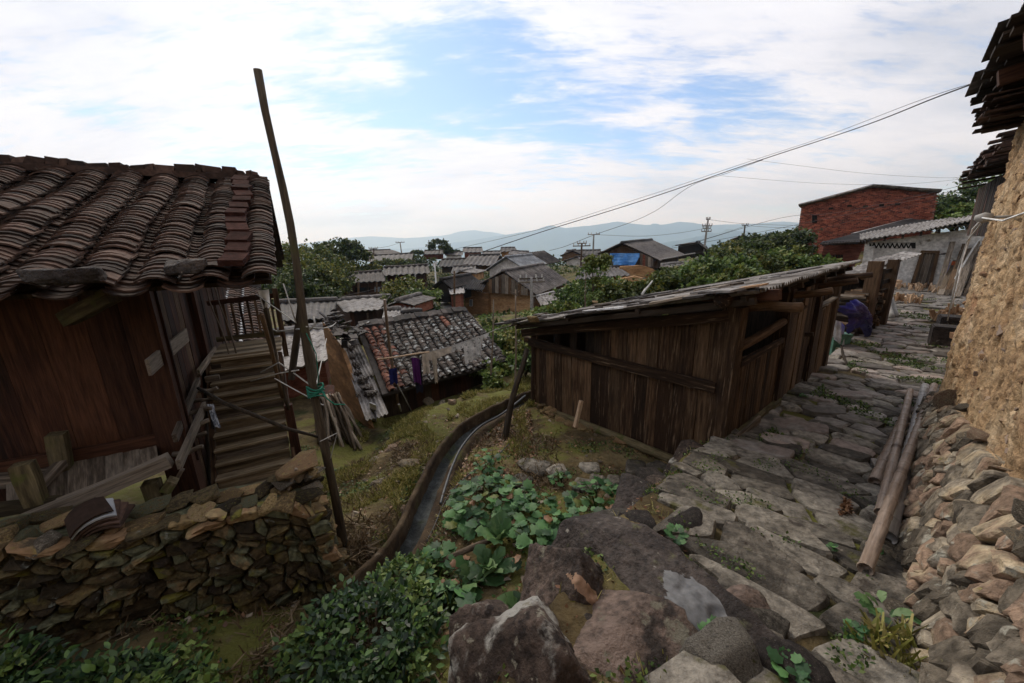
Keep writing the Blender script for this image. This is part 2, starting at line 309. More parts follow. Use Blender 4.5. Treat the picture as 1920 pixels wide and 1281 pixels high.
M_['cloth_print'] = mat('grey_printed_cloth', [(.42, .41, .40), (.52, .51, .50), (.6, .59, .58)], 3, bump=.2, rnd=0, layers=[((.22, .225, .22), 16, .54, .60), ((.6, .59, .57), 24, .56, .60)])
M_['cloth_check'] = mat('checked_cloth', [(.03, .035, .05), (.12, .13, .16), (.35, .36, .38)], 30, bump=.2, rnd=0, contrast=.1)
M_['cloth_orange'] = mat('orange_cloth', [(.42, .10, .04), (.55, .16, .07)], 4, bump=.2, rnd=0)
M_['cloth_lilac'] = mat('lilac_checked_cloth', [(.14, .14, .28), (.26, .25, .40), (.40, .40, .52)], 14, bump=.2, rnd=0, contrast=.1)
M_['cable'] = mat('black_cable', [(.012, .012, .013), (.025, .025, .027)], 3, bump=0, rough=.6)
M_['cord_pale'] = mat('pale_cord', [(.30, .29, .27), (.45, .44, .42)], 8, bump=0)
M_['cord_green'] = mat('green_rope', [(.01, .09, .06), (.02, .15, .10)], 20, bump=.2)
M_['hose'] = mat('grey_black_hose', [(.035, .037, .04), (.07, .072, .075)], 4, bump=.1, rough=.45, spec=.4)
M_['ditch'] = mat('wet_ditch_concrete', [(.014, .016, .015), (.028, .032, .030), (.062, .068, .064)], 2.2, (1, 1, 1), rough=.55, bump=1.0, bscale=18, bdist=.04, rnd=0, pick=0, spec=.3, grain=.9, layers=[((.012, .014, .012), 4, .48, .62), ((.03, .038, .012), 3, .56, .68)])
M_['rim'] = mat('mud_rim', [(.026, .016, .009), (.052, .034, .019), (.085, .06, .036)], 4, rough=.95, bump=.9, bscale=16, bdist=.02, rnd=0, pick=0, layers=[((.06, .06, .018), 3, .55, .68), ((.15, .12, .085), 9, .64, .72)])
M_['bamboo'] = mat('brown_bamboo', [(.13, .085, .058), (.20, .14, .10), (.28, .215, .17)], 3, (8, 8, .6), rough=.5, bump=.3, bdist=.004, rnd=.15, pick=.3, spec=.4, layers=[((.09, .055, .036), 2.5, .56, .7)])
M_['bamboo_grey'] = mat('grey_bamboo', [(.18, .165, .155), (.26, .245, .235), (.34, .325, .31)], 3, (8, 8, .6), rough=.5, bump=.3, bdist=.004, rnd=.05, spec=.4)
M_['stick'] = mat('barked_stick', [(.11, .082, .058), (.20, .155, .115), (.28, .23, .175)], 5, (6, 6, 1), bump=.5, bdist=.005, rnd=.35, pick=.5)
def leafmat(name, cols, rnd=.35, tr=.25, rough=.55, rand='island', pick=.7): return mat(name, cols, 1.2, rough=rough, bump=0, rnd=rnd, pick=pick, rand=rand, spec=.35, translucent=tr)
M_['leaf_tree'] = leafmat('tree_leaf', [(.026, .042, .010), (.055, .08, .016), (.10, .115, .025)])
M_['leaf_dark'] = leafmat('dark_tree_leaf', [(.014, .027, .008), (.032, .056, .013), (.062, .085, .02)])
M_['leaf_bamboo'] = leafmat('bamboo_leaf', [(.045, .065, .012), (.10, .12, .018), (.17, .155, .028)])
M_['leaf_yellow'] = leafmat('yellow_green_leaf', [(.05, .075, .012), (.10, .13, .022), (.18, .19, .045)])
M_['leaf_bush'] = leafmat('bush_leaf', [(.024, .05, .014), (.05, .095, .022), (.095, .14, .032)])
M_['leaf_hedge'] = leafmat('garden_leaf', [(.05, .09, .018), (.09, .15, .028), (.15, .20, .05)])
M_['leaf_near'] = leafmat('glossy_dark_leaf', [(.012, .032, .012), (.03, .068, .022), (.07, .125, .032)], rough=.4)
M_['leaf_near_o'] = leafmat('glossy_green_leaf', [(.014, .036, .012), (.036, .078, .022), (.09, .16, .036)], rough=.4, rand='object')
M_['leaf_mallow'] = leafmat('mallow_leaf', [(.026, .075, .026), (.05, .13, .042), (.085, .19, .06)], rough=.55, rand='object')
M_['leaf_cabbage'] = leafmat('cabbage_leaf', [(.04, .09, .03), (.075, .15, .05), (.13, .21, .08)], rough=.5, rand='object')
M_['weed'] = leafmat('weed_leaf', [(.03, .06, .012), (.06, .115, .02), (.115, .155, .035)])
M_['grass'] = leafmat('dry_green_grass', [(.12, .125, .024), (.22, .205, .045), (.34, .29, .11)], tr=.2)
M_['straw'] = leafmat('dead_grass', [(.075, .048, .024), (.14, .095, .052), (.20, .145, .085)], tr=.1)
M_['litter'] = leafmat('dead_leaf', [(.09, .04, .018), (.17, .085, .04), (.26, .15, .08)], tr=.05)
M_['hill'] = mat('forest_hill', [(.018, .034, .014), (.032, .052, .02), (.055, .07, .03)], .004, rough=.95, bump=.0, rnd=0, pick=0, detail=9)

# ------------------------------------------------------------------ helpers: stones
def clip(poly, a, b, c):                              # keep a*x+b*y <= c
    o = []; n = len(poly)
    for i in range(n):
        p, q = poly[i], poly[(i+1) % n]; dp, dq = a*p[0]+b*p[1]-c, a*q[0]+b*q[1]-c
        if dp <= 0: o.append(p)
        if (dp < 0) != (dq < 0) and dp != dq:
            t = dp/(dp-dq); o.append((p[0]+(q[0]-p[0])*t, p[1]+(q[1]-p[1])*t))
    return o
def voronoi(pts, asp, bound):
    """Cells of the points with x squeezed by asp (stones longer along x), clipped to a convex outline."""
    P = np.array([(x/asp, y) for x, y in pts]); cells = []
    for i in range(len(P)):
        d = ((P-P[i])**2).sum(1); order = np.argsort(d)[1:26]
        poly = [(x/asp, y) for x, y in bound]
        for j in order:
            m = (P[i]+P[j])/2; a, b = P[j]-P[i]
            poly = clip(poly, a, b, a*m[0]+b*m[1])
            if len(poly) < 3: break
        cells.append([(x*asp, y) for x, y in poly])
    return cells
def relax_points(n, x0, x1, y0, y1, asp, dens=None, it=5):
    pts = [(R(x0, x1), R(y0, y1)) for _ in range(n)] if dens is None else dens
    b = [(x0, y0), (x1, y0), (x1, y1), (x0, y1)]
    for _ in range(it):
        c = voronoi(pts, asp, b)
        pts = [(sum(p[0] for p in q)/len(q)*.7+o[0]*.3, sum(p[1] for p in q)/len(q)*.7+o[1]*.3) if len(q) > 2 else o for q, o in zip(c, pts)]
    return pts, b
def area(p): return abs(sum(p[i][0]*p[(i+1) % len(p)][1]-p[(i+1) % len(p)][0]*p[i][1] for i in range(len(p))))/2
def shrink(p, g):
    cx, cy = sum(q[0] for q in p)/len(p), sum(q[1] for q in p)/len(p)
    r = math.sqrt(area(p)/math.pi)+1e-6; k = max(.3, 1-g/r); return [(cx+(x-cx)*k, cy+(y-cy)*k) for x, y in p]
def chaikin(p, k=.22):
    o = []
    for i in range(len(p)):
        a, b = p[i], p[(i+1) % len(p)]
        o += [(a[0]+(b[0]-a[0])*k, a[1]+(b[1]-a[1])*k), (a[0]+(b[0]-a[0])*(1-k), a[1]+(b[1]-a[1])*(1-k))]
    return o
def slab_mesh(name, poly, fmap, depth, bulge, mat, gap=.012, fine=0, rough=.25, tilt=0.0, origin=None):
    """A stone from a 2-D outline: fmap(x, y, h) puts it in the world, h is the height above its face."""
    p = chaikin(shrink(poly, gap), .11 if fine else .12)
    if fine:
        p = chaikin(p, .15); p = [(x+R(-1, 1)*gap*.35, y+R(-1, 1)*gap*.35) for x, y in p]
    cx, cy = sum(q[0] for q in p)/len(p), sum(q[1] for q in p)/len(p); n = len(p)
    rr = math.sqrt(area(p)/math.pi); ta, tb = R(-tilt, tilt), R(-tilt, tilt); se = R(0, 99)
    def h(x, y, b): return b + ta*(x-cx)/rr + tb*(y-cy)/rr + rough*bulge*noise.noise(V(((x*2.2+se)/max(rr, .05)*.5, y*2.2/max(rr, .05)*.5, se)))
    prof = [(1.03, -depth, 0), (1.0, 0, 1), (.955, bulge*.72, 1), (.80, bulge*.92, 1), (.42, bulge*1.0, 1)] if fine else [(1.02, -depth, 0), (1.0, 0, 1), (.84, bulge*.85, 2)]
    mb = MB()
    for s_, hh, w_ in prof:
        for x, y in p:
            X, Y = cx+(x-cx)*s_, cy+(y-cy)*s_
            mb.v.append(tuple(fmap(X+(R(-.05, .05)*rr if w_ == 2 else 0), Y+(R(-.05, .05)*rr if w_ == 2 else 0), (h(X, Y, hh)+(R(-.35, .25)*bulge if w_ == 2 else 0)) if w_ else hh)))
    mb.v.append(tuple(fmap(cx, cy, h(cx, cy, bulge))))
    for r in range(len(prof)-1):
        for k in range(n): mb.f.append((r*n+k, r*n+(k+1) % n, (r+1)*n+(k+1) % n, (r+1)*n+k))
    b = (len(prof)-1)*n
    for k in range(n): mb.f.append((b+k, b+(k+1) % n, len(mb.v)-1))
    mb.sharp = rad(32) if fine else None
    return mb
def rock_mesh(name, size, planes, mat, sub=4, nz=.05, rough=.06, sharp=14, seed=0):
    """A block cut by planes: directions on a sphere pushed out to the soft minimum of the planes, then roughened."""
    bm = bmesh.new(); bmesh.ops.create_icosphere(bm, subdivisions=sub, radius=1)
    ruf = 1.0 if sub < 5 else 1.6
    pl = [(V(n).normalized(), d) for n, d in planes]
    for v in bm.verts:
        d = v.co.normalized(); s_ = 0.0
        for n, k in pl:
            c = n.dot(d)
            if c > .02: s_ += (c/k)**sharp
        r = s_**(-1/sharp) if s_ > 0 else 1.5; r = min(r, 1.6)
        q = d*r; q = V((q.x*size[0], q.y*size[1], q.z*size[2])); L = max(size)
        f = 2.0/L
        q += d*(L*nz*noise.fractal(q*f+V((seed, 0, 0)), 1.0, 2.0, 3)) + d*(L*rough*.4*ruf*noise.fractal(q*f*4+V((0, seed, 0)), .8, 2.1, 6)) - d*(L*.018*max(0, noise.noise(q*f*2.3+V((9, seed, 4)))-.12)*4*(sub > 4))
        v.co = q
    me = bpy.data.meshes.new(name); bm.to_mesh(me); bm.free(); me.materials.append(mat)
    if sub > 2: me.polygons.foreach_set('use_smooth', [True]*len(me.polygons))
    return me
def rnd_planes(n, lo=.75, hi=1.05, flat=None):
    pl = [((R(-1, 1), R(-1, 1), R(-1, 1)), R(lo, hi)) for _ in range(n)]
    pl += [((1, 0, 0), 1), ((-1, 0, 0), 1), ((0, 1, 0), 1), ((0, -1, 0), 1), ((0, 0, 1), flat or .9), ((0, 0, -1), 1)]
    return pl
STONES = {}
def hull_mesh(name, mat, n=13, flat=.75):
    bm = bmesh.new()
    for _ in range(n):
        d = V((R(-1, 1), R(-1, 1), R(-1, 1))); m = max(abs(d.x), abs(d.y), abs(d.z)); d = d/m*R(.82, 1.0) if R(0, 1) < .75 else d.normalized()
        bm.verts.new((d.x, d.y, max(-flat, min(flat, d.z))))
    r = bmesh.ops.convex_hull(bm, input=bm.verts[:]); bmesh.ops.delete(bm, geom=[e for e in r['geom_interior'] if isinstance(e, bmesh.types.BMVert)], context='VERTS')
    bmesh.ops.bevel(bm, geom=bm.edges[:], offset=.09, segments=1, affect='EDGES', clamp_overlap=True)
    me = bpy.data.meshes.new(name); bm.to_mesh(me); bm.free(); me.materials.append(mat); return me
def stone_pool(key, mat, n=8, sub=2, nz=.08):
    if key not in STONES: STONES[key] = [hull_mesh('stone', mat, random.randint(12, 17)) for _ in range(n)]
    return STONES[key]
def put(me, name, loc, scale, parent=None, rot=None):
    M = Matrix.Translation(V(loc)) @ (rot if rot is not None else Matrix.Rotation(R(0, 6.28), 4, 'Z')) @ Matrix.Diagonal((*scale, 1))
    return link(name, me, M, parent)

# ------------------------------------------------------------------ helpers: foliage
LEAF4 = np.array([(0, 0, 0), (.36, .45, .06), (0, 1, -.04), (-.36, .45, .06)])
def basis(n):
    d = np.random.normal(size=(n, 3)); d /= np.linalg.norm(d, axis=1)[:, None]; return d
def leaf_cloud(name, pts, size, mat, parent=None, droop=.3, dirs=None, up=.5, shape=LEAF4, vary=.5, wide=1.0):
    """Leaves at pts: each a small folded blade of its own."""
    pts = np.asarray(pts, float); n = len(pts)
    d = basis(n) if dirs is None else np.asarray(dirs, float)
    d = d + np.array([0, 0, -droop]); d /= np.linalg.norm(d, axis=1)[:, None]
    nn = basis(n)*(1-up)+np.array([0, 0, up]); x = np.cross(d, nn); x /= (np.linalg.norm(x, axis=1)[:, None]+1e-9); zz = np.cross(x, d)
    s = size*(1-vary+2*vary*np.random.rand(n))
    k = len(shape); P = np.zeros((n, k, 3))
    for i, (a, b, c) in enumerate(shape):
        P[:, i] = pts + (x*(a*wide)+d*b+zz*c)*s[:, None]
    fv = np.arange(n*k, dtype=np.int32)
    org = WM[parent.name].translation if parent is not None else V(pts.mean(0)); P = P.reshape(-1, 3) - np.array(org)
    me = mesh_np(name, P, fv, k, mat)
    return link(name, me, Matrix.Translation(org), parent)
def crown_points(c, rx, ry, rz, nclump, nleaf, cl=.28, shell=.55, low=-1.0, seedish=None):
    out_ = []; c = np.array(c)
    for _ in range(nclump):
        d = basis(1)[0]
        if d[2] < low: d[2] = -d[2]
        q = c + d*np.array([rx, ry, rz])*(shell+(1-shell)*np.random.rand())**.7*R(.75, 1.05)
        r = cl*min(rx, rz, ry)*R(.6, 1.4); m = int(nleaf*R(.6, 1.4))
        g = np.random.normal(size=(m, 3))*np.array([r, r, r*.6])*.6; out_.append(q+g)
    return np.concatenate(out_)
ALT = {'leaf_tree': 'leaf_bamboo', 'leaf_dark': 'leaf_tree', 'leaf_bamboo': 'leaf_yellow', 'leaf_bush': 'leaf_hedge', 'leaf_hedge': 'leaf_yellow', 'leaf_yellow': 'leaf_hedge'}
def tree(label, base, h, rx, rz, leafmat, nclump, nleaf, leaf, group=None, name='tree', trunk=.03, ry=None, cl=.3, low=-.6, cz=None, cat='tree', droop=.3, nlimb=5, bark='bark'):
    base = V(base); t = thing(name, label, cat, base, group); ry = ry or rx
    cz = cz if cz is not None else h-rz
    mb = MB(); c = base+Z*cz
    mb.tube([base-Z*.3, base+Z*cz*.5+V((R(-.05, .05)*h, R(-.05, .05)*h, 0)), c], [h*trunk, h*trunk*.7, h*trunk*.35], 7); mb.build('trunk', M_[bark], t, True)
    for i in range(nlimb):
        a = R(0, 6.28); q = c+V((math.cos(a)*rx*.7, math.sin(a)*ry*.7, R(-.4, .7)*rz)); s_ = base+Z*cz*R(.45, .9)
        mb = MB(); mb.tube([s_, lerp(s_, q, .5)+Z*.05*h, q], [h*trunk*.35, h*trunk*.25, h*trunk*.08], 5); mb.build('limb', M_[bark], t, True)
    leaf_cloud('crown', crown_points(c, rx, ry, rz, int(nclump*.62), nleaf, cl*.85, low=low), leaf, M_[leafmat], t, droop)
    leaf_cloud('crown_second_colour', crown_points(c+Z*rz*.08, rx*1.04, ry*1.04, rz*1.04, int(nclump*.38), nleaf, cl*.62, low=low), leaf*.9, M_[ALT[leafmat]], t, droop)['kind'] = 'stuff'  # leaves of a second colour mixed in for variety
    return t
def bush(label, base, rx, ry, rz, leafmat, nclump, nleaf, leaf, group=None, name='bush', low=-.15, cl=.3, cat='bush', cz=.0):
    base = V(base); t = thing(name, label, cat, base, group); mb = MB()
    for i in range(6):
        a = R(0, 6.28); q = base+V((math.cos(a)*rx*.7, math.sin(a)*ry*.7, rz*R(.5, .9))); mb.tube([base-Z*.1, lerp(base, q, .5)+Z*rz*.15, q], [.02*rz+.004, .012*rz+.003, .004*rz+.002], 5)
    mb.build('stem', M_['bark'], t)
    leaf_cloud('foliage', crown_points(base+Z*(rz*cz), rx, ry, rz, int(nclump*.6), nleaf, cl*.85, low=low), leaf, M_[leafmat], t)
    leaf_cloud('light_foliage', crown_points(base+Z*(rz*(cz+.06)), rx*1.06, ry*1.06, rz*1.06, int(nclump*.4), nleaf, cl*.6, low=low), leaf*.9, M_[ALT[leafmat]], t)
    return t

# ------------------------------------------------------------------ the ground: one sheet
PU = V((.737, .676, 0)); PN = V((-.676, .737, 0))
def interp(x, tab): return np.interp(x, [a for a, b in tab], [b for a, b in tab])
WLT = [(-6, .5), (0, .6), (.55, .80), (1.83, 1.12), (4.04, 1.45), (4.4, 1.32), (9.1, 1.05), (15, .80), (18, 1.2), (22, 1.6), (27, 3.0), (40, 8)]
WRT = [(-6, -.1), (0, -.2), (1.9, -.26), (3.5, -.19), (5, -.22), (6.7, -.30), (8, -.5), (9.5, -.8), (20, -1.0), (27, -3.0), (40, -8)]
ZPT = [(-6, -1.45), (1, -1.50), (2, -1.72), (3, -1.98), (4.5, -2.24), (6, -2.3), (60, -2.3)]
def zpath(u): return interp(u, ZPT)
CTRL = [(.2, 2.9, -2.6), (1.0, 4.2, -2.76), (.4, 6.4, -2.82), (-.5, 4, -2.78), (-.9, 2.5, -2.74), (-.1, 1.5, -2.45), (-1.2, 1.7, -2.6), (-2.5, 1.5, -2.36), (-3.5, 1.2, -2.2), (-.5, .3, -2.3), (-2, -1.5, -2.2), (3, -3, -2.0),
 (-1.6, 3, -2.74), (-.2, 6.7, -2.9), (-1.2, 4.5, -2.9), (-1.5, 5.8, -3.03), (-.6, 7.0, -2.95), (-1.45, 6.6, -3.05), (-2.2, 7.6, -3.7), (-1.2, 8.4, -3.65), (-.2, 9.2, -3.55), (-2.7, 6, -3.5), (-2.3, 4.6, -3.12), (-3.2, 5, -3.4), (-4.5, 8, -3.7), (-2.6, 3.7, -2.95), (-4.2, 4, -3.0), (-6, 6, -3.3),
 (1.9, 5.2, -2.8), (3, 8, -2.8), (5, 8.5, -2.75), (0.3, 8.6, -3.05), (0, 10.5, -3.6), (.5, 13, -3.9), (2, 11, -3.1), (3.5, 15, -3.4), (0, 20, -4.6), (6, 15, -2.8), (9, 14, -2.45), (10, 20, -2.6), (15, 25, -2.4), (8, 30, -3.6), (14, 45, -3.0), (5, 24, -4.0),
 (0, 30, -5.5), (-6, 30, -5.8), (-10, 20, -4.8), (-6, 13, -3.9), (-10, 40, -6.6), (0, 45, -6.3), (6, 40, -4.8), (0, 70, -6.2), (20, 60, -4.6), (-30, 60, -6.5), (20, 40, -2.0), (30, 30, -1.2), (40, 40, -.3), (-20, 30, -6), (-20, 12, -4.5), (-23, 75, -5.8), (0, 95, -6.0), (30, 95, -5), (-40, 95, -6.5), (60, 60, 0),
 (19, 18.6, -2.32), (25, 22, -2.2), (20, 10, -2.2), (10, 3, -2.3), (6, 3, -2.2), (3, 0, -1.8), (-15, 0, -3), (30, 0, -2), (45, 20, 0)]
CT = np.array(CTRL)
DITCH = [at(x, y, z=zz) for x, y, zz in [(1010, 738, -2.88), (952, 762, -2.86), (905, 786, -2.86), (868, 812, -2.85), (838, 850, -2.85), (815, 895, -2.84), (793, 945, -2.83), (770, 1000, -2.82), (735, 1050, -2.80), (690, 1095, -2.79), (640, 1150, -2.78)]]
def gz(x, y):
    """Ground height (arrays)."""
    x = np.atleast_1d(np.asarray(x, float)); y = np.atleast_1d(np.asarray(y, float))
    num = np.zeros_like(x); den = np.zeros_like(x)
    for a, b, c in CT:
        d2 = (x-a)**2+(y-b)**2; w = 1/(d2+.02*(1+.02*(a*a+b*b)))**2; num += w*c; den += w
    z = num/den
    r = np.hypot(x, y); far = -6-np.clip(r-105, 0, 1600)*.17-np.clip(r-105, 0, 60)*.05; k = np.clip((r-90)/25, 0, 1); z = z*(1-k)+far*k
    u = x*PU.x+y*PU.y; w = x*PN.x+y*PN.y; zp = zpath(u); wl = interp(u, WLT); wr = interp(u, WRT)
    ext = np.where(u > 9, 6.0, 2.5)
    fall = np.where(u > 14, 3.0, np.where(u > 4.3, .12, .22))
    kl = np.clip(1-(w-wl)/fall, 0, 1); kr = np.clip(1-(wr-w-ext)/3.0, 0, 1); kp = np.minimum(kl, kr)*(u < 34)*(u > -5)
    z = z*(1-kp)+(zp-.035)*kp
    for i in range(len(DITCH)-1):
        p, q = DITCH[i], DITCH[i+1]; dx, dy = q.x-p.x, q.y-p.y; L2 = dx*dx+dy*dy
        t = np.clip(((x-p.x)*dx+(y-p.y)*dy)/L2, 0, 1); d = np.hypot(x-p.x-t*dx, y-p.y-t*dy); zf = p.z+t*(q.z-p.z)-.20
        k = np.clip((.30-d)/.12, 0, 1); z = z*(1-k)+np.minimum(z, zf)*k
    return z
def g1(x, y): return float(gz([x], [y])[0])
def gp(px, py, z0=-2.7, it=12):                      # where the line of sight through a pixel meets the ground
    z = z0
    for _ in range(it):
        p = at(px, py, z=min(z, -.2)); z = .5*z+.5*g1(p.x, p.y)
    return V((p.x, p.y, g1(p.x, p.y)))
def axis(lo, hi, step, lim):
    a = list(np.arange(lo, hi+1e-6, step)); s = step; x = hi
    while x < lim: s *= 1.14; x += s; a.append(x)
    s = step; x = lo
    while x > -lim: s *= 1.14; x -= s; a.insert(0, x)
    return np.array(a)
gx, gy = axis(-5, 8, .085, 9000), axis(.2, 11, .085, 9000)
GX, GY = np.meshgrid(gx, gy); zz = np.concatenate([gz(GX[i], GY[i]) for i in range(len(gy))]).reshape(GX.shape)
rr = np.hypot(GX, GY)
nzv = np.array([[noise.fractal(V((a*1.7, b*1.7, 0)), .9, 2.1, 5) if (-9 < a < 14 and -2 < b < 22) else 0 for a in gx] for b in gy])
zz += nzv*.045*np.clip(1.5-rr/20, 0, 1)
nx, ny = len(gx), len(gy); idx = np.arange(nx*ny).reshape(ny, nx)
fc = np.stack([idx[:-1, :-1], idx[:-1, 1:], idx[1:, 1:], idx[1:, :-1]], -1).reshape(-1)
ground = link('ground', mesh_np('ground', np.stack([GX, GY, zz], -1).reshape(-1, 3), fc, 4, M_['soil'], True), Matrix())
ground['kind'] = 'structure'

# ------------------------------------------------------------------ far hills and the air in front of them
def ridge(prof, dist, depth, seed, base):
    """A mountain range whose crest passes the given pixels at the given distance."""
    C = [(at(x, y, Y=dist)) for x, y in prof]; xs = [c.x for c in C]; zs = [c.z for c in C]
    X = np.linspace(xs[0], xs[-1], 240); T = np.linspace(-1, 1, 34); vv = []
    for t in T:
        for x in X:
            z = np.interp(x, xs, zs); yy = dist + t*depth
            k = (1-abs(t))**1.15; n_ = noise.fractal(V((x*.0016+seed, yy*.0016, seed)), .9, 2.1, 6); n2_ = abs(noise.noise(V((x*.0011+seed*2, seed, 0))))
            nn = base + (z-base)*(k*(1-.22*n2_*(1-k)*2)) + n_*(70+260*k*(1-k)) * (1 if abs(t) > .05 else .25) - (0 if abs(t) > .02 else 0)
            vv.append((x, yy, nn))
    nX, nT = len(X), len(T); ii = np.arange(nX*nT).reshape(nT, nX)
    ff = np.stack([ii[:-1, :-1], ii[:-1, 1:], ii[1:, 1:], ii[1:, :-1]], -1).reshape(-1)
    o = link('mountain_range', mesh_np('mountain_range', vv, ff, 4, M_['hill'], True), Matrix()); o['kind'] = 'structure'
ridge([(-700, 462), (0, 458), (560, 456), (640, 446), (700, 441), (760, 445), (830, 440), (890, 432), (935, 436), (990, 447), (1200, 440), (1500, 440), (2500, 432)], 8600, 1500, 3.3, -330)
ridge([(500, 475), (700, 468), (800, 462), (880, 450), (960, 436), (1005, 428), (1030, 419), (1060, 426), (1100, 421), (1155, 412), (1210, 421), (1235, 420), (1270, 413), (1330, 420), (1400, 418), (1450, 412), (1500, 416), (1600, 405), (1800, 400), (2600, 400)], 6300, 1300, 8.1, -330)
ridge([(1150, 470), (1280, 448), (1330, 440), (1370, 431), (1410, 437), (1450, 434), (1510, 440), (1700, 430), (2300, 430)], 4200, 700, 5.7, -300)
HZ = bpy.data.materials.new('haze'); HZ.use_nodes = True; nt = HZ.node_tree; nt.nodes.clear()
ho = N('ShaderNodeOutputMaterial'); hv = N('ShaderNodeVolumePrincipled'); ln(hv.outputs[0], ho.inputs['Volume'])
hv.inputs['Color'].default_value = (.55, .76, 1.0, 1); hv.inputs['Absorption Color'].default_value = (1, 1, 1, 1); hv.inputs['Density'].default_value = 2.2e-4; hv.inputs['Anisotropy'].default_value = 0.55
mb = MB(); mb.box((0, 0, 100), V((20500, 0, 0)), V((0, 12500, 0)), V((0, 0, 470)))
hz = mb.build('haze', HZ, None, False, (0, 0, 0)); hz['kind'] = 'stuff'

# ------------------------------------------------------------------ the stone path
path = tag(link('stone_path', None, Matrix.Translation((0, 0, -2.3))), kind='structure')
WLP = [(-6, .3), (0, .40), (1.0, .42), (1.4, .36), (1.75, .52), (2.1, .86), (2.5, 1.05), (3.3, 1.28), (4.0, 1.36)]+WLT[4:]
def in_path(u, w, m=0.0): return interp(u, WRT)+m < w < interp(u, WLT)-m
def path_pts(u0_, u1_, du, dw):
    pts = []; u = u0_; row = 0
    while u < u1_:
        wl, wr = float(interp(u, WLP)), float(interp(u, WRT)); w = wr + R(0, .5)*dw
        while w < wl+.02:
            pts.append((w+R(-.12, .12)*dw, u+R(-.32, .32)*du)); w += dw*R(.7, 1.35)
        u += du*R(.85, 1.15); row += 1
    return pts
def pave(pts, asp, fine, gap, bulge, name, mats, tilt, joined=None, step=.35, n_parts=999):
    xs = [p[0] for p in pts]; ys = [p[1] for p in pts]; b = [(min(xs)-.2, min(ys)-.12), (max(xs)+.2, min(ys)-.12), (max(xs)+.2, max(ys)+.12), (min(xs)-.2, max(ys)+.12)]
    rest = MB(); k = 0
    for cell in voronoi(pts, asp, b):
        if len(cell) < 3: continue
        wl = float(interp(sum(p[1] for p in cell)/len(cell), WLP)); wr = float(interp(sum(p[1] for p in cell)/len(cell), WRT))
        cell = [(min(max(x, wr-.10), wl+.06+R(-.05, .05)), y) for x, y in cell]
        if area(cell) < .004 or R(0, 1) < (.0 if fine else .14): continue
        cu = sum(p[1] for p in cell)/len(cell); zc_ = float(zpath(cu)); lift = R(-.015, .02)
        fm = lambda x, y, h: PU*y+PN*x+Z*(zc_+(float(zpath(y))-zc_)*step+h+lift)
        mb = slab_mesh(name, cell, fm, .10 if fine else .06, bulge, None, gap, fine, .5, tilt)
        if k < n_parts:
            c = PU*cu+PN*(sum(p[0] for p in cell)/len(cell))+Z*zc_
            mb.build(name, mats[random.randrange(len(mats))], path, bool(fine), c); k += 1
        else:
            o_ = len(rest.v); rest.v += mb.v; rest.f += [tuple(i+o_ for i in f) for f in mb.f]
    if rest.v: tag(rest.build('paving_stones', mats[0], path, False), kind='stuff')
PM = [M_['paving'], M_['paving'], M_['paving_far']]
pave(path_pts(.1, 5.0, .25, .46), 1.9, 1, .017, .022, 'paving_stone', [M_['paving']], .016)
pave(path_pts(5.0, 9.5, .24, .34), 1.7, 0, .016, .022, 'paving_stone', [M_['paving'], M_['paving_far'], M_['paving_far']], .012)
pave(path_pts(9.5, 26, .27, .36), 1.6, 0, .016, .02, 'paving_stone', [M_['paving_far']], .01, n_parts=120)
# long kerb slabs along the edge by the shed
for x, y, L, wd, a in [(1500, 806, .62, .30, .1), (1425, 858, .62, .26, -.05), (1590, 742, .6, .3, .15), (1545, 772, .55, .24, .3), (1640, 690, .55, .32, .1), (1470, 838, .5, .26, .0), (1668, 660, .5, .3, .2)]:
    c = at(x, y, z=-2.29); pl = [(-L/2, -wd*.4), (-L*.3, -wd*.5), (L*.45, -wd*.45), (L/2, wd*.1), (L*.35, wd*.5), (-L*.42, wd*.42)]
    ang = math.atan2(PN.y, PN.x)+a+.25; ca, sa = math.cos(ang), math.sin(ang)
    mb = slab_mesh('kerb_slab', [(p*ca-q*sa, p*sa+q*ca) for p, q in pl], lambda p, q, h: V((c.x+p, c.y+q, float(zpath(c.dot(PU)))+.035+h)), .1, .018, None, .01, 1, .3, .012)
    mb.build('kerb_slab', M_['paving_far'], path, True, c)

# ------------------------------------------------------------------ boulders edging the path
def boulder(label, px, py, zz, size, planes, m, yaw=0, tilt=(0, 0), sub=5, nz=.05, rough=.05, sharp=28, seed=1, group='boulders edging the stone path', cat='boulder', name='boulder', depth_t=None):
    c = at(px, py, z=zz) if depth_t is None else at(px, py, t=depth_t)
    me = rock_mesh(name, size, planes, M_[m], sub, nz, rough, sharp, seed)
    o = link(name, me, Matrix.Translation(c) @ Matrix.Rotation(yaw, 4, 'Z') @ Matrix.Rotation(tilt[0], 4, 'X') @ Matrix.Rotation(tilt[1], 4, 'Y'))
    return tag(o, label, cat, group)
BX = [((1, 0, 0), 1), ((-1, 0, 0), 1), ((0, 1, 0), 1), ((0, -1, 0), 1), ((0, 0, -1), 1)]
b1 = boulder('dark boulder with white lichen streaks at the bottom edge, nearest the viewer', 1010, 1290, -1.68, (.31, .27, .36), BX+[((-.75, -.25, .6), .62), ((.8, .1, .62), .62), ((0, -.7, .5), .85), ((.1, .9, .4), .9), ((-.2, .5, .9), .85)], 'rock_lichen', .35, (0.05, .02), nz=.06, seed=3)
b2 = boulder('squat boulder with a peach coloured scar and grey lichen, behind the white streaked one', 1082, 1152, -1.80, (.30, .27, .36), BX+[((.75, 0, .62), .66), ((-.75, -.3, .62), .70), ((0, -.8, .6), .82), ((.2, .8, .6), .75), ((.4, -.6, .6), .80)], 'rock_pink', -.25, (.1, .05), nz=.05, seed=11, sub=6)
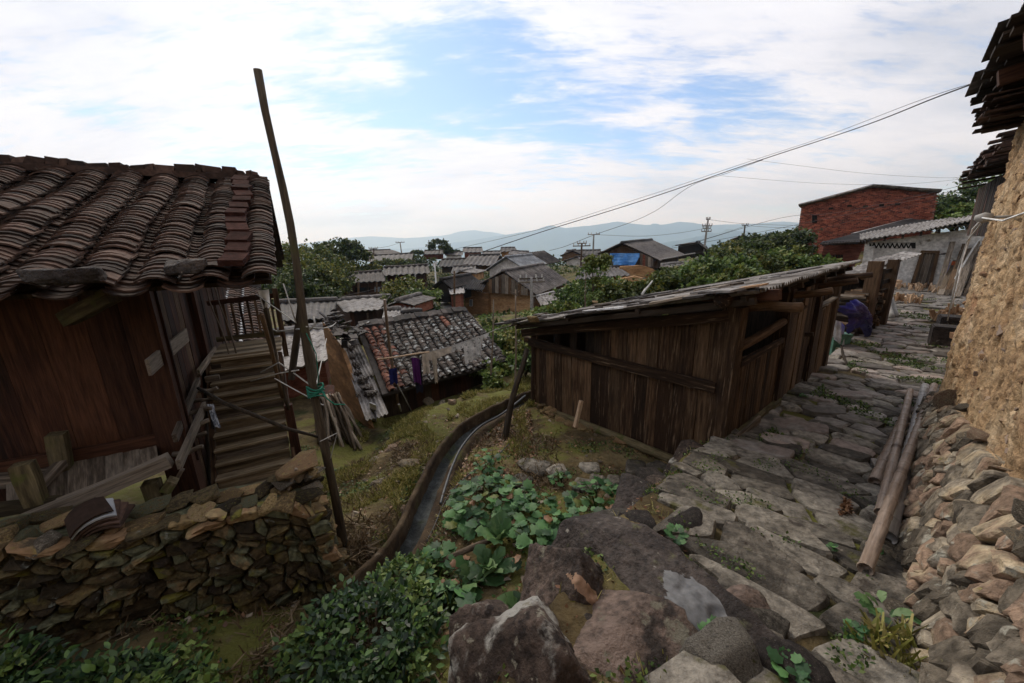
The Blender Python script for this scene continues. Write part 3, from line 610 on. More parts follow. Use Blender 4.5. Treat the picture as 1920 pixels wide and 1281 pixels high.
b3 = boulder('pinkish brown flat topped boulder between the white streaked boulder and the grey slab', 1196, 1290, -1.70, (.40, .28, .26), BX+[((.25, -.15, .95), .62), ((-.7, .2, .7), .78), ((.8, .4, .4), .9), ((-.4, -.8, .5), .9)], 'rock_pink', -.55, (.08, .12), nz=.035, rough=.035, seed=23)
b4 = boulder('long dark slab with a smooth grey broken face at its near end', 1225, 1098, -1.68, (.62, .225, .17), BX+[((.10, .10, 1), .70), ((-.1, -.35, 1), .80), ((-.8, .3, .55), .86), ((-.5, -.7, .5), .84), ((.7, -.5, .5), .85), ((.5, .8, .2), .95)], 'rock_dark', -.98, (.14, -.04), nz=.022, rough=.03, sharp=34, seed=31, sub=6)
# the smooth grey break on the slab
b5 = boulder('dark maroon boulder set into the path edge above the leafy green plants', 1222, 968, -2.10, (.30, .26, .16), BX+[((.1, -.2, 1), .8), ((-.6, -.5, .6), .82), ((.5, .5, .6), .85)], 'rock_dark', -.5, (.05, .0), nz=.05, seed=41)
b6 = boulder('weathered boulder streaked with lichen where the path meets the shed corner', 1325, 888, -2.30, (.36, .30, .18), BX+[((.1, -.1, 1), .75), ((-.7, -.3, .6), .8), ((.5, .6, .6), .85)], 'rock_lichen', -.7, (.0, .08), nz=.04, seed=51)
b7 = boulder('flat brown stone with a pale oval lichen spot beside the long dark slab', 1235, 1018, -2.02, (.42, .17, .12), BX+[((0, 0, 1), .8), ((-.6, .4, .6), .85)], 'paving', -.75, (.05, .05), nz=.05, seed=61)
b8 = boulder('reddish brown rock sunk among weeds at the bottom of the path', 1395, 1225, -1.74, (.22, .19, .13), BX+[((.2, -.5, .8), .75), ((-.6, .4, .6), .85)], 'rock_pink', .3, (0, .1), nz=.06, seed=71)
b9 = boulder('pale grey boulder half hidden behind the white streaked one', 905, 1215, -1.95, (.15, .13, .12), BX+[((-.5, -.5, .7), .75)], 'rock_lichen', .3, (0, .1), nz=.06, seed=81)
b10 = boulder('small pink stone at the shed corner post', 1300, 862, -2.36, (.10, .08, .07), BX+[((.3, -.3, .9), .8)], 'rock_pink', .2, seed=91, sub=3)
def inside(p, poly):
    o = False; n = len(poly)
    for i in range(n):
        (x1, y1), (x2, y2) = poly[i], poly[(i+1) % n]
        if (y1 > p[1]) != (y2 > p[1]) and p[0] < (x2-x1)*(p[1]-y1)/(y2-y1)+x1: o = not o
    return o
def to_px(p):
    d = p.dot(f_); return 960+FPX*p.dot(r_)/d, 640.5-FPX*p.dot(u_)/d
def scar(o, poly, m):
    """A freshly broken face: the facets of the boulder inside an outline take the colour of the clean stone."""
    me = o.data; me.materials.append(M_[m]); Mw = WM[o.name]
    for f in me.polygons:
        c = Mw @ f.center; q = to_px(c); w = noise.noise(c*9)*22+noise.noise(c*40)*7
        if (Mw.to_3x3() @ f.normal).dot(c) < 0 and inside((q[0]+w, q[1]+w), poly): f.material_index = 1
scar(b4, [(1236, 1112), (1262, 1086), (1302, 1086), (1345, 1120), (1372, 1165), (1356, 1215), (1290, 1220), (1236, 1166)], 'slate')
scar(b2, [(1066, 1082), (1085, 1078), (1110, 1100), (1125, 1128), (1128, 1150), (1112, 1150), (1098, 1122), (1080, 1105)], 'peach')
#scar(b3, [(1190, 1170), (1230, 1158), (1290, 1215), (1320, 1290), (1190, 1290), (1200, 1225)], 'pinkface')
# ------------------------------------------------------------------ the earth house on the right
EO = V((.8, 0, 0)); ED = V((.70711, .70711, 0)); EN = V((-.70711, .70711, 0)); ES = 6.10
earth = thing('earth_house', 'ochre rammed earth house on a rubble stone base at the right edge', 'house', EO+ED*ES+Z*-2.3)
def ep(s, z, off=0.0): return EO+ED*s+EN*off+Z*z
def edisp(s, z):
    a = noise.fractal(V((s*2.2, z*2.2, 4)), .8, 2.1, 6)*.035; b = noise.noise(V((s*11, z*11, 9)))
    c = noise.noise(V((s*30, z*30, 2))); return a + (-.05*max(0, b-.12)*2 if b > .12 else 0) + .016*c - .05*max(0, noise.noise(V((s*17, z*17, 5)))-.28) + .009*noise.noise(V((s*55, z*55, 2)))
mb = MB(); ss = list(np.arange(-4, .6, .2))+list(np.arange(.6, ES, .019))+[ES]; zs_ = list(np.arange(-2.5, -2.0, .1))+list(np.arange(-2.0, 1.62, .021)); ns = len(zs_)
for i, s in enumerate(ss):
    for z in zs_:
        e_ = edisp(s, z); edge = R(-.006, .006) if i == len(ss)-1 else 0
        mb.v.append(tuple(ep(s+edge+(noise.noise(V((z*3, 1, 1)))*.05+noise.noise(V((z*14, 1, 1)))*.03 if i > len(ss)-4 else 0), z, e_ - .02*(z+2.3) )))
for i in range(len(ss)-1):
    for k in range(ns-1): mb.f.append((i*ns+k, (i+1)*ns+k, (i+1)*ns+k+1, i*ns+k+1))
b0 = (len(ss)-1)*ns; e0 = len(mb.v)
for z in zs_: mb.v.append(tuple(ep(ES-.02, z, -3.0)))
for k in range(ns-1): mb.f.append((b0+k, e0+k, e0+k+1, b0+k+1))
mb.build('earth_wall', M_['earth'], earth, True)
pool = stone_pool('pebble', M_['pebble'], 8, 2)
for i in range(300):
    s = R(1.4, ES-.03); z = R(-1.6, 1.3); r = R(.010, .028) if i > 80 else R(.03, .065)
    if s < 2.2: r *= .7
    put(random.choice(pool), 'pebble', ep(s, z, edisp(s, z)-.02*(z+2.3)-r*.35), (r*1.3, r*.8, r*.75), earth, Matrix.Rotation(math.pi*.25+R(-.4, .4), 4, 'Z') @ Matrix.Rotation(R(-.5, .5), 4, 'Y'))
# rubble base, battered outwards
def ebtop(s): return float(np.interp(s, [0, 1.7, 2.2, 3.1, 3.9, 4.65, 5.5, 6.3], [-1.08, -1.13, -1.19, -1.35, -1.45, -1.58, -1.76, -1.92]))
def ezg(s): return float(zpath(EO.dot(PU)+s*(ED.dot(PU))))-.05
def eoff(s): return float(np.interp(s, [0, 3.2, 4.4, 5.4, 6.3], [.25, .27, .26, .22, .16]))
def emap(x, y, h):
    zt, zb = ebtop(x), ezg(x); z = zb+(zt-zb)*y; v_ = max(0, min(1, y)); return ep(x, z, eoff(x)*(1-v_)**.85+.012+h*1.0)
pts, bnd = relax_points(220, .8, 6.25, -.05, 1.02, .9, it=1)
pts = [p for p in pts]
mb = MB(); sA = np.linspace(0, 6.2, 60)
for s in sA:
    for y in (-.1, .25, .6, 1.02): mb.v.append(tuple(emap(s, y, -.035)))
for i in range(59):
    for k in range(3): mb.f.append((i*4+k, i*4+4+k, i*4+5+k, i*4+1+k))
mb.build('base_core', M_['earth'], earth, True)
for cell in voronoi(pts, .9, bnd):
    if len(cell) < 3 or area(cell) < .004: continue
    cell = [(x+R(-.02, .02), y+R(-.02, .02)) for x, y in cell]; cs = sum(p[0] for p in cell)/len(cell)
    mb = slab_mesh('stone', cell, emap, .10, R(.008, .034), None, .0045, 0, .8, .016)
    c = emap(cs, sum(p[1] for p in cell)/len(cell), 0); mb.build('stone', M_['stone_r'], earth, False, c)
for i in range(18):                                     # loose stones spreading from the wall foot and along its ragged top
    s = R(1.0, 5.2); top = i % 3 == 0
    r = R(.035, .085); p = emap(s, 1.0+R(-.05, .12) if top else R(-.05, .12), .0 if top else R(0, .05)); put(random.choice(stone_pool('srub', M_['stone_r'], 10, 3)), 'loose_stone', p, (r*R(.9, 1.5), r, r*R(.6, .9)), earth, Matrix.Rotation(R(0, 6), 4, 'Z') @ Matrix.Rotation(R(-.4, .4), 4, 'X'))
put(stone_pool('srub', M_['stone_r'], 10, 3)[3], 'upright_slab', emap(4.75, 1.0, .03)+Z*.06, (.035, .09, .14), earth, Matrix.Rotation(.8, 4, 'Z'))
# eaves: boards and a sheet seen from below
def eaves(parent, s0, s1, z, o0, o1, drop, mt, nb, nm='eave_board'):
    s = s0
    while s < s1:
        w = R(.16, .28); p0, p1 = ep(s, z+R(-.012, .012), o0), ep(s, z-drop+R(-.02, .02), o1+R(-.07, .05)); beam(nm, p0, p1, w, .02, M_[mt], parent, Z, .03); s += w*.96
eaves(earth, 2.0, 6.35, 1.50, -.6, .26, .14, 'wood_dark', 0)
for s, dz, ex in [(1.6, .05, .02), (2.5, .05, .02), (3.4, .06, -.03), (4.3, .05, .05), (5.0, .06, .0), (5.55, .05, .06)]:
    mb = MB(); n = 9
    for th in (0, -.008):
        for k in range(n*2+1):
            a = s+.9*k/(n*2); q = .012*math.cos(k*math.pi)
            for o, zz_ in ((-.6, 1.56+dz), (.28+ex, 1.41+dz)): mb.v.append(tuple(ep(a, zz_+q+th, o)))
    m = (n*2+1)*2
    for t in (0, m):
        for k in range(n*2): mb.f.append((t+2*k, t+2*k+1, t+2*k+3, t+2*k+2))
    for k in range(n*2): mb.f.append((2*k+1, m+2*k+1, m+2*k+3, 2*k+3))
    mb.build('roof_sheet', M_['sheet'], earth)
for i in range(5):
    s = 2.2+i*.92; beam('rafter', ep(s, 1.38, -.4), ep(s, 1.24, .18+R(-.03, .05)), .09, .11, M_['wood_red'], earth)
for i in range(46):                                     # ragged tile ends stacked beneath the sheets at the far corner
    s = R(5.3, 6.3); zt = R(.98, 1.30); beam('tile_end', ep(s, zt, -.2), ep(s+R(-.02, .02), zt-.03, .20+R(-.06, .06)+.06*(zt-1.2)), .19, .015, M_['tile'], earth)
pI = onv(1851, 408, EO+EN*.10, EN); mb = MB(); mb.tube([pI-EN*.16, pI-EN*.02], .012, 8); mb.tube([pI-EN*.03, pI+EN*.02, pI+EN*.05, pI+EN*.07], [.03, .045, .03, .02], 10); mb.build('insulator', M_['cord_pale'], earth, True)
wire('cable', [pI+EN*.03, onv(1880, 414, EO+EN*.09, EN), onv(1905, 405, EO+EN*.08, EN), onv(1960, 385, EO+EN*.07, EN)], .007, M_['white_paint'], earth)
wire('cable', [pI+EN*.02, ep(6.02, .02, .06), ep(6.04, -.30, .07), ep(6.02, -.6, .06), ep(6.04, -.85, .06)], .0065, M_['white_paint'], earth)
wire('cable', [pI+EN*.02-Z*.04, ep(6.09, -.1, .07), ep(6.12, -.4, .08), ep(6.10, -1.0, .06)], .006, M_['cord_pale'], earth)

EDGE = [('small brown stone wedged between the squat boulder and the grey faced slab', 1150, 1050, .09), ('small grey stone below the grey broken face', 1385, 1160, .07), ('rounded yellowish pebble stone in the lower path joint', 1432, 1170, .06), ('brown stone between the maroon boulder and the path slabs', 1290, 985, .10), ('flat dark stone above the long dark slab', 1180, 1000, .12), ('brown wedge stone beside the lichen streaked corner boulder', 1262, 925, .11), ('small stone at the upper end of the maroon boulder', 1240, 915, .09), ('reddish flat stone at the bottom edge of the picture', 1500, 1272, .10), ('dark stone filling the gap right of the pink boulder', 1345, 1240, .11), ('grey stone under the pink boulder at the bottom edge', 1130, 1275, .10), ('brown stone left of the lichen streaked corner boulder', 1215, 895, .10), ('dark stone between the two lowest boulders', 1118, 1205, .13)]
for i, (lab, x, y, r) in enumerate(EDGE):
    p = at(x, y, z=-2.0)
    for _ in range(6): p = at(x, y, z=float(zpath(p.dot(PU)))-(.0 if p.dot(PN) < float(interp(p.dot(PU), WLP)) else .12))
    o = put(rock_mesh('edge_stone', (1.4, 1, .75), rnd_planes(7, .7, 1.0), M_[random.choice(['rock_dark', 'paving', 'rock_pink', 'paving'])], 4, .05, .05, 26, i*3.3), 'edge_stone', p, (r, r, r)); tag(o, lab, 'stone', 'small stones along the path edge')
# the darker wooden house further along
def tile_stack(parent, P, d, n, count, w, m, nm='tile_end'):
    for i in range(count): beam(nm, P+d*R(0, 1)-n*.3+Z*R(-.15, .15), P+d*R(0, 1)*1.0+n*R(.0, .2)+Z*R(-.2, .12), w, .018, M_[m], parent)
wh = thing('wooden_house', 'dark wooden house with ragged tile eaves behind the corner of the earth house', 'house', ep(11, -2.3, -.8))
q0, q1 = ep(8.0, 0, -.55), ep(14.7, 0, -.55)
for i in range(22):
    a = lerp(q0, q1, i/22); beam('plank', a+Z*-.10, a+Z*1.0, .27, .05, M_['wood_dark'] if i % 3 else M_['wood_red'], wh, EN)
mb = MB(); mb.poly(q0+Z*-2.3-EN*.6, q1+Z*-2.3-EN*.6, q1+Z*1.0-EN*.6, q0+Z*1.0-EN*.6); mb.poly(q0+Z*-.1, q1+Z*-.1, q1+Z*-.1-EN*.6, q0+Z*-.1-EN*.6); mb.poly(q1+Z*-2.3-EN*.6, q1+Z*1-EN*.6, q1+Z*1.3-EN*3, q1+Z*-2.3-EN*3); mb.build('wall', M_['earth_far'], wh)
for i in range(60):
    s = R(8.0, 14.5); zt = R(.95, 1.5); beam('tile_end', ep(s, zt+.18, -1.4), ep(s, zt, -.10-.25*(zt-.95)+R(-.05, .05)), .24, .03, M_['tile'], wh)

# ------------------------------------------------------------------ tiled wooden house on the left
HC = V((-3.0, 3.1, 0)); HA = V((.875, .485, 0)).normalized(); HB = V((-HA.y, HA.x, 0))
def hp(t, s, z): return HC+HA*t+HB*s+Z*z
house = thing('tiled_house', 'dark wooden house under a brown curved tile roof at the left edge', 'house', hp(0, 0, -3.0))
EAVE_S, EAVE_Z, RS, RZ = -.80, -.262, 2.76, 1.07
RSL = math.hypot(RS, RZ); SL = (HB*RS+Z*RZ).normalized(); NR = (Z*RS-HB*RZ).normalized()
def roofz(s): return EAVE_Z+(s-EAVE_S)*RZ/RS
def roof_pt(t, y, n=0): return hp(t, EAVE_S, EAVE_Z)+SL*y+NR*n
def tile_mesh(name, w, L, th, half, m, flip=False, seg=5):
    r = w/2/math.sin(half); mb = MB(); sg = -1 if flip else 1
    for y in (0, L):
        for q in (0, -th):
            for k in range(seg+1):
                a = -half+2*half*k/seg; mb.v.append((r*math.sin(a)*(1.0 if y == 0 else .93), y, sg*r*(math.cos(a)-math.cos(half))+q))
    m1 = seg+1
    def g(y, q, k): return y*2*m1+q*m1+k
    for k in range(seg):
        mb.f += [(g(0, 0, k), g(0, 0, k+1), g(1, 0, k+1), g(1, 0, k)), (g(0, 1, k+1), g(0, 1, k), g(1, 1, k), g(1, 1, k+1)), (g(0, 1, k), g(0, 1, k+1), g(0, 0, k+1), g(0, 0, k)), (g(1, 0, k), g(1, 0, k+1), g(1, 1, k+1), g(1, 1, k))]
    mb.f += [(g(0, 1, 0), g(0, 0, 0), g(1, 0, 0), g(1, 1, 0)), (g(0, 0, seg), g(0, 1, seg), g(1, 1, seg), g(1, 0, seg))]
    return mb.mesh(name, m)
covers = [tile_mesh('roof_tile', .225+R(-.01, .012), .19, .013, rad(41), M_['tile']) for _ in range(4)]
pans = [tile_mesh('roof_tile', .22, .19, .013, rad(40), M_['tile'], True) for _ in range(3)]
EXP = .060; NC = int(RSL/EXP)
spec_tiles = []
G_END = 1.02
def rowwave(i, y): return .028*noise.noise(V((i*3.1, y*.9, 5)))
for i in range(13):
    tc_ = G_END-.12-i*.295
    for j in range(NC):
        y = j*EXP+R(-.008, .008); sagz = .035*noise.noise(V((tc_*.9, y*1.1, 2)))
        if i == 0 and j == 0: pass
        for kind in (0, 1):
            if kind == 1 and i > 11: continue
            t = tc_+rowwave(i, y) - (kind*.1475)
            Rm = Matrix((HA, SL, NR)).transposed().to_4x4() @ Matrix.Rotation(R(-.05, .05), 4, 'Z') @ Matrix.Rotation(-.20+R(-.03, .03), 4, 'X') @ Matrix.Rotation(R(-.06, .06), 4, 'Y')
            P = roof_pt(t, y, (.075 if kind == 0 else .045)+sagz+R(-.004, .004)+(R(0, .012) if R(0, 1) < .06 else 0))
            M = Matrix.Translation(P) @ Rm
            me = random.choice(covers) if kind == 0 else random.choice(pans)
            if R(0, 1) < .012 and kind == 0: continue
            vis = P.y > .3 and abs(P.x/max(P.y, .1)) < 1.5
            spec_tiles.append((P.length if vis else 99, me, M))
spec_tiles.sort(key=lambda a: a[0]); rest = MB()
for k, (d, me, M) in enumerate(spec_tiles):
    if k < 300: link('roof_tile', me, M, house)
    else:
        o_ = len(rest.v); rest.v += [tuple(M @ v.co) for v in me.vertices]; rest.f += [tuple(o_+i for i in p.vertices) for p in me.polygons]
M_['tile_i'] = mat('dark_brown_tile_rows', [(.022, .012, .008), (.046, .025, .017), (.078, .046, .034)], 6, rough=.85, bump=.4, bscale=40, bdist=.004, rnd=.38, pick=.5, spec=.2, rand='island',
    layers=[((.10, .078, .062), 9, .66, .76), ((.016, .011, .009), 5, .53, .68)])
tag(rest.build('roof_tiles', M_['tile_i'], house), kind='stuff')
mb = MB()                                              # sheathing under the tiles, and the rear slope
for (a, b, z0_, z1_) in ((EAVE_S+.22, EAVE_S+RS, EAVE_Z+.22*RZ/RS, EAVE_Z+RZ), (EAVE_S+RS, EAVE_S+2*RS, EAVE_Z+RZ, EAVE_Z)):
    c = [hp(-4, a, z0_), hp(G_END-.06, a, z0_), hp(G_END-.06, b, z1_), hp(-4, b, z1_)]
    mb.hexa([p-Z*.09 for p in c]+[p-Z*.06 for p in c])
mb.build('roof_deck', M_['wood_dark'], house)
mb = MB()
for i in range(16):
    for j in range(12):
        a = EAVE_S+RS+j*.23; z = EAVE_Z+RZ-j*.23*RZ/RS; c = hp(G_END-.15-i*.3, a+.12, z+.02)
        mb.box(c, HA*.13, HB*.13-Z*.045, Z*.02)
tag(mb.build('rear_tiles', M_['tile_i'], house), kind='stuff')
t = G_END-.12; i = 0
while t > -3.6:                                         # ridge of leaning tiles and bricks
    w = R(.05, .20); h = R(.05, .085)
    if not (.42 < t < .62 and R(0, 1) < .5):
        c = roof_pt(t-w/2, RSL, 0)+Z*(.075+h/2+.03*noise.noise(V((t*1.3, 0, 0)))); mb = MB(); mb.box((0, 0, 0), V((w/2*.97, 0, R(-.01, .01))), V((0, .10, 0)), V((R(-.02, .02), 0, h/2)))
        M = Matrix((HA, HB, Z)).transposed().to_4x4(); M.translation = c; link('ridge_tile', mb.mesh('ridge_tile', M_['tile']), M, house)
    t -= w; i += 1
t = G_END-.1
while t > -3.6:
    w = .21; mb = MB(); mb.box(roof_pt(t-w/2, RSL, 0)+Z*.045, HA*(w/2), HB*.16-Z*0, Z*.035); mb.build('ridge_base', M_['tile'], house); t -= w
for j in range(12):                                     # bricks weighting the last row
    y = .16+j*.215; c = roof_pt(G_END-.26+.02*math.sin(j), y, .15+R(-.01, .01)); mb = MB(); mb.box((0, 0, 0), V((.075, R(-.01, .01), 0)), V((0, .10, 0)), V((0, 0, .022)))
    M = Matrix((HA, SL, NR)).transposed().to_4x4() @ Matrix.Rotation(R(-.2, .2), 4, 'Z') @ Matrix.Rotation(R(-.12, .02), 4, 'X'); M.translation = c
    link('verge_brick', mb.mesh('verge_brick', M_['maroon']), M, house)
for lab, px, py, sx_, sd in [('long flat stone with pale lichen weighing down the roof eave, left of two', 118, 518, .17, 4), ('shorter mossy stone weighing down the roof eave, right of two', 352, 499, .12, 9)]:
    o = link('roof_stone', rock_mesh('roof_stone', (sx_, .07, .05), rnd_planes(6, .75, 1), M_['rock_dark'], 4, .09, .10, 24, sd), Matrix.Translation(onv(px, py, roof_pt(0, 0, .14), NR)) @ Matrix.Rotation(math.atan2(HA.y, HA.x)+R(-.2, .2), 4, 'Z'))
    tag(o, lab, 'stone', 'stones on the tiled roof')
# timber frame and boards
t = .12
while t > -3.4:
    w = R(.20, .28); beam('wall_plank', hp(t-w/2, .02, -1.86), hp(t-w/2, .02, roofz(0)-.10), w*.985, .03, M_['wood_red'], house, HB, .01); t -= w
s = .08
while s < 4.2:
    w = R(.12, .20); zt = roofz(s)-.06 if s < RS+EAVE_S else 2*(EAVE_Z+RZ)-EAVE_Z-(s-EAVE_S)*RZ/RS-.06-(EAVE_Z+RZ-EAVE_Z)*0
    zt = EAVE_Z+RZ-abs(s-(EAVE_S+RS))*RZ/RS-.06
    beam('wall_plank', hp(.0+R(-.008, .008), s+w/2, -3.3), hp(R(-.008, .008), s+w/2, zt), .028, w*.97, M_['wood_red'] if R(0, 1) < .8 else M_['wood_shed'], house, HB, .012); s += w
beam('corner_post', hp(0, 0, -3.2), hp(0, 0, roofz(0)-.08), .20, .20, M_['wood_red'], house, HB, .02)
beam('post', hp(.02, 1.55, -3.3), hp(.02, 1.55, roofz(1.2)), .13, .13, M_['wood_red'], house, HB, .03)
for s, z in [(-.50, roofz(-.5)-.07), (.0, roofz(0)-.10), (1.0, roofz(1)-.1), (1.96, EAVE_Z+RZ-.12)]:
    beam('purlin', hp(-3.6, s, z), hp(G_END-.08, s, z), .08, .085, M_['wood_dark'], house, Z, .03, 6)
P_g = hp(.065, 0, 0)
beam('nailed_board', onv(278, 690, P_g, HA), onv(350, 628, P_g, HA), .02, .13, M_['wood_grey'], house, Z)
beam('eave_bracket', onv(122, 600, hp(0, -.35, 0), HB), onv(212, 552, hp(0, -.6, 0), HB), .075, .10, M_['wood_mossy'], house, Z)
beam('eave_bracket', hp(-.9, .0, -.30), hp(-.9, -.7, -.28), .08, .10, M_['wood_dark'], house, Z)
for k in range(13):
    t = G_END-.1-k*.3; beam('rafter', roof_pt(t, .26, -.05), roof_pt(t, 2.6, -.05), .06, .045, M_['wood_dark'], house, NR)
# the low timber platform before the wall
dk = thing('timber_platform', 'low platform of grey boards against the dark house wall behind the stone wall', 'platform', hp(-.5, -.4, -1.9))
dA = onv(305, 872, hp(0, -.52, 0), HB); dB = onv(-60, 1000, hp(0, -.52, 0), HB); dC = onv(300, 838, hp(0, -.08, 0), HB); dD = onv(-60, 905, hp(0, -.08, 0), HB)
for k in range(9):
    a, b = (k+.5)/9, .5; p0 = lerp(dA, dB, a*.9+.02); p1 = lerp(dC, dD, a*.9+.02)
    if k < 8: beam('deck_board', p0-Z*.0, p1, (dA-dB).length*.9/9*.97, .03, M_['wood_grey'], dk, Z, .02)
beam('edge_timber', dB-Z*.05-HB*.03, onv(322, 862, hp(0, -.55, 0), HB), .08, .10, M_['wood_grey'], dk, Z, .1, 5, .01)
beam('edge_timber', onv(-40, 1012, hp(0, -.56, 0), HB)-HB*.05, onv(190, 935, hp(0, -.56, 0), HB)-HB*.05, .06, .07, M_['wood_grey'], dk, Z, .1, 4, .01)
beam('back_timber', dD+Z*.06, onv(300, 825, hp(0, -.05, 0), HB)+Z*.0, .05, .11, M_['wood_red'], dk)
beam('leg', onv(283, 905, hp(0, -.48, 0), HB), onv(310, 985, hp(0, -.48, 0), HB), .10, .10, M_['wood_mossy'], dk, HB)
beam('leg', onv(150, 960, hp(0, -.3, 0), HB), onv(155, 1050, hp(0, -.3, 0), HB), .10, .10, M_['wood_dark'], dk, HB)
beam('brace', onv(342, 880, hp(.1, -.35, 0), HB), onv(308, 940, hp(.1, -.4, 0), HB), .03, .07, M_['wood_grey'], dk, HB)
beam('block', onv(312, 918, hp(0, -.5, 0), HB), onv(325, 900, hp(0, -.5, 0), HB), .07, .09, M_['wood_mossy'], dk, HB)
beam('peg', onv(292, 958, hp(0, -.62, 0), HB), onv(300, 945, hp(0, -.45, 0), HB), .06, .06, M_['wood_grey'], dk, Z)
tr = thing('wooden_trestle', 'mossy wooden rack of squared timbers with two upright posts lying on the platform', 'rack', lerp(dA, dB, .7)+Z*.05)
pf = lambda x, y, s: onv(x, y, hp(0, s, 0), HB)
beam('post', pf(70, 945, -.50), pf(42, 872, -.50), .10, .09, M_['wood_mossy'], tr, HB, .08)
beam('post', pf(118, 880, -.16), pf(106, 815, -.16), .10, .09, M_['wood_mossy'], tr, HB, .08)
beam('beam', pf(-40, 962, -.50), pf(142, 938, -.50), .08, .085, M_['wood_mossy'], tr, Z, .08, 4)
beam('beam', pf(-40, 905, -.16), pf(184, 886, -.16), .08, .09, M_['wood_grey'], tr, Z, .08, 4)
beam('crosspiece', pf(60, 925, -.46), pf(118, 866, -.18), .07, .05, M_['wood_grey'], tr, Z, .06)
beam('crosspiece', pf(108, 940, -.48), pf(150, 893, -.2), .07, .05, M_['wood_grey'], tr, Z, .06)
# short ladder hung against the gable wall
ld = thing('wooden_ladder', 'short wooden ladder rack with thick round rungs hung on the gable boards', 'ladder', onv(350, 800, hp(.12, 0, 0), HA))
for off, a, b in ((0, (372, 712), (328, 822)), (.14, (384, 760), (335, 872))):
    beam('rail', onv(*a, hp(.08+off*.5, 0, 0), HA), onv(*b, hp(.08+off*.5, 0, 0), HA), .03, .075, M_['wood_grey'], ld)
for k in range(6):
    q = lerp(onv(370, 735, hp(.06, 0, 0), HA), onv(333, 850, hp(.06, 0, 0), HA), k/5); log('rung', q-HA*.03, q+HA*.17+Z*.01, .022, .02, M_['wood_grey'], ld, 8)
# ------------------------------------------------------------------ wooden stair
st = thing('wooden_stair', 'weathered wooden stair climbing to a railed landing beside the tiled house', 'stair', hp(.45, .3, -2.95))
T0, T1, NS = .10, .80, 14; z0s, z1s, s0s, s1s = -2.92, -1.26, .02, 1.5
for k in range(NS):
    f0 = k/NS; z = lerp(z0s, z1s, (k+1)/NS); s = lerp(s0s, s1s, f0); run = (s1s-s0s)/NS
    beam('tread', hp(T0, s+run*.5+R(-.012, .006), z-.012+R(-.006, .006)), hp(T1+R(-.02, .03), s+run*.5+R(-.01, .01), z-.012+R(-.006, .006)), run*1.25, .024, M_['wood_tread'], st, Z, .05, 4)
    beam('riser', hp(T0+.01, s+.02, z-.075), hp(T1-.01, s+.02+R(-.01, .01), z-.075), .016, .085, M_['wood_tread'] if k % 3 else M_['wood_grey'], st, Z, .05)
for t in (T0-.02, T1+.02): beam('stringer', hp(t, s0s, z0s-.08), hp(t, s1s, z1s-.08), .045, .20, M_['wood_shed'], st)
for k in range(6): beam('landing_board', hp(T0, 1.52+k*.13, z1s), hp(T1+.04, 1.52+k*.13, z1s+.004), .125, .03, M_['wood_tread'], st, Z, .02)
LZ = z1s+.015; bs = 2.28
beam('bottom_rail', hp(T0-.04, bs, LZ+.06), hp(T1+.04, bs, LZ+.06), .05, .07, M_['wood_mossy'], st)
beam('top_rail', hp(T0-.04, bs, LZ+.56), hp(T1+.04, bs, LZ+.60), .05, .065, M_['wood_red'], st)
for k in range(8): beam('baluster', hp(T0+.03+k*.092, bs, LZ+.06), hp(T0+.03+k*.092, bs, LZ+.57), .028, .034, M_['wood_shed'], st, HB)
beam('railing_post', hp(T1+.05, bs-.02, LZ-.3), hp(T1+.05, bs-.02, LZ+.70), .065, .065, M_['wood_shed'], st, HB)
rp0 = onv(497, 570, hp(T1+.05, 0, 0), HA)
rp1 = onv(543, 775, hp(T1+.05, 0, 0), HA)
log('handrail', rp0+Z*.05, rp1, .021, .019, M_['wood_grey'], st, 7, .015)
log('lower_rail', onv(490, 590, hp(T1+.02, 0, 0), HA), onv(530, 745, hp(T1+.02, 0, 0), HA), .02, .018, M_['wood_shed'], st, 6, .01)
beam('newel_post', rp1+Z*.10, V((rp1.x+.02, rp1.y-.02, rp1.z-1.3)), .085, .085, M_['wood_red'], st, HB)
beam('side_board', onv(372, 700, hp(.10, 0, 0), HA), onv(404, 655, hp(.10, 0, 0), HA), .025, .07, M_['wood_grey'], st)
for k, (x, y) in enumerate([(388, 690), (392, 668), (383, 712)]): q = onv(x, y, hp(.06, 0, 0), HA); beam('bracket', q, q+HA*.14, .045, .06, M_['wood_grey'], st)
for lab, a, b in [('thin bare stick leaning on the stair railing, left of two', (429, 663), (388, 545)), ('thicker bare stick leaning on the stair railing, right of two', (443, 662), (401, 530))]:
    A_ = at(*a, z=LZ+.01); B_ = onv(*b, hp(0, bs-.06, 0), HB); tag(log('leaning_stick', A_, B_, .009, .007, M_['stick'], None, 6, .02), lab, 'stick', 'sticks on the stair landing')
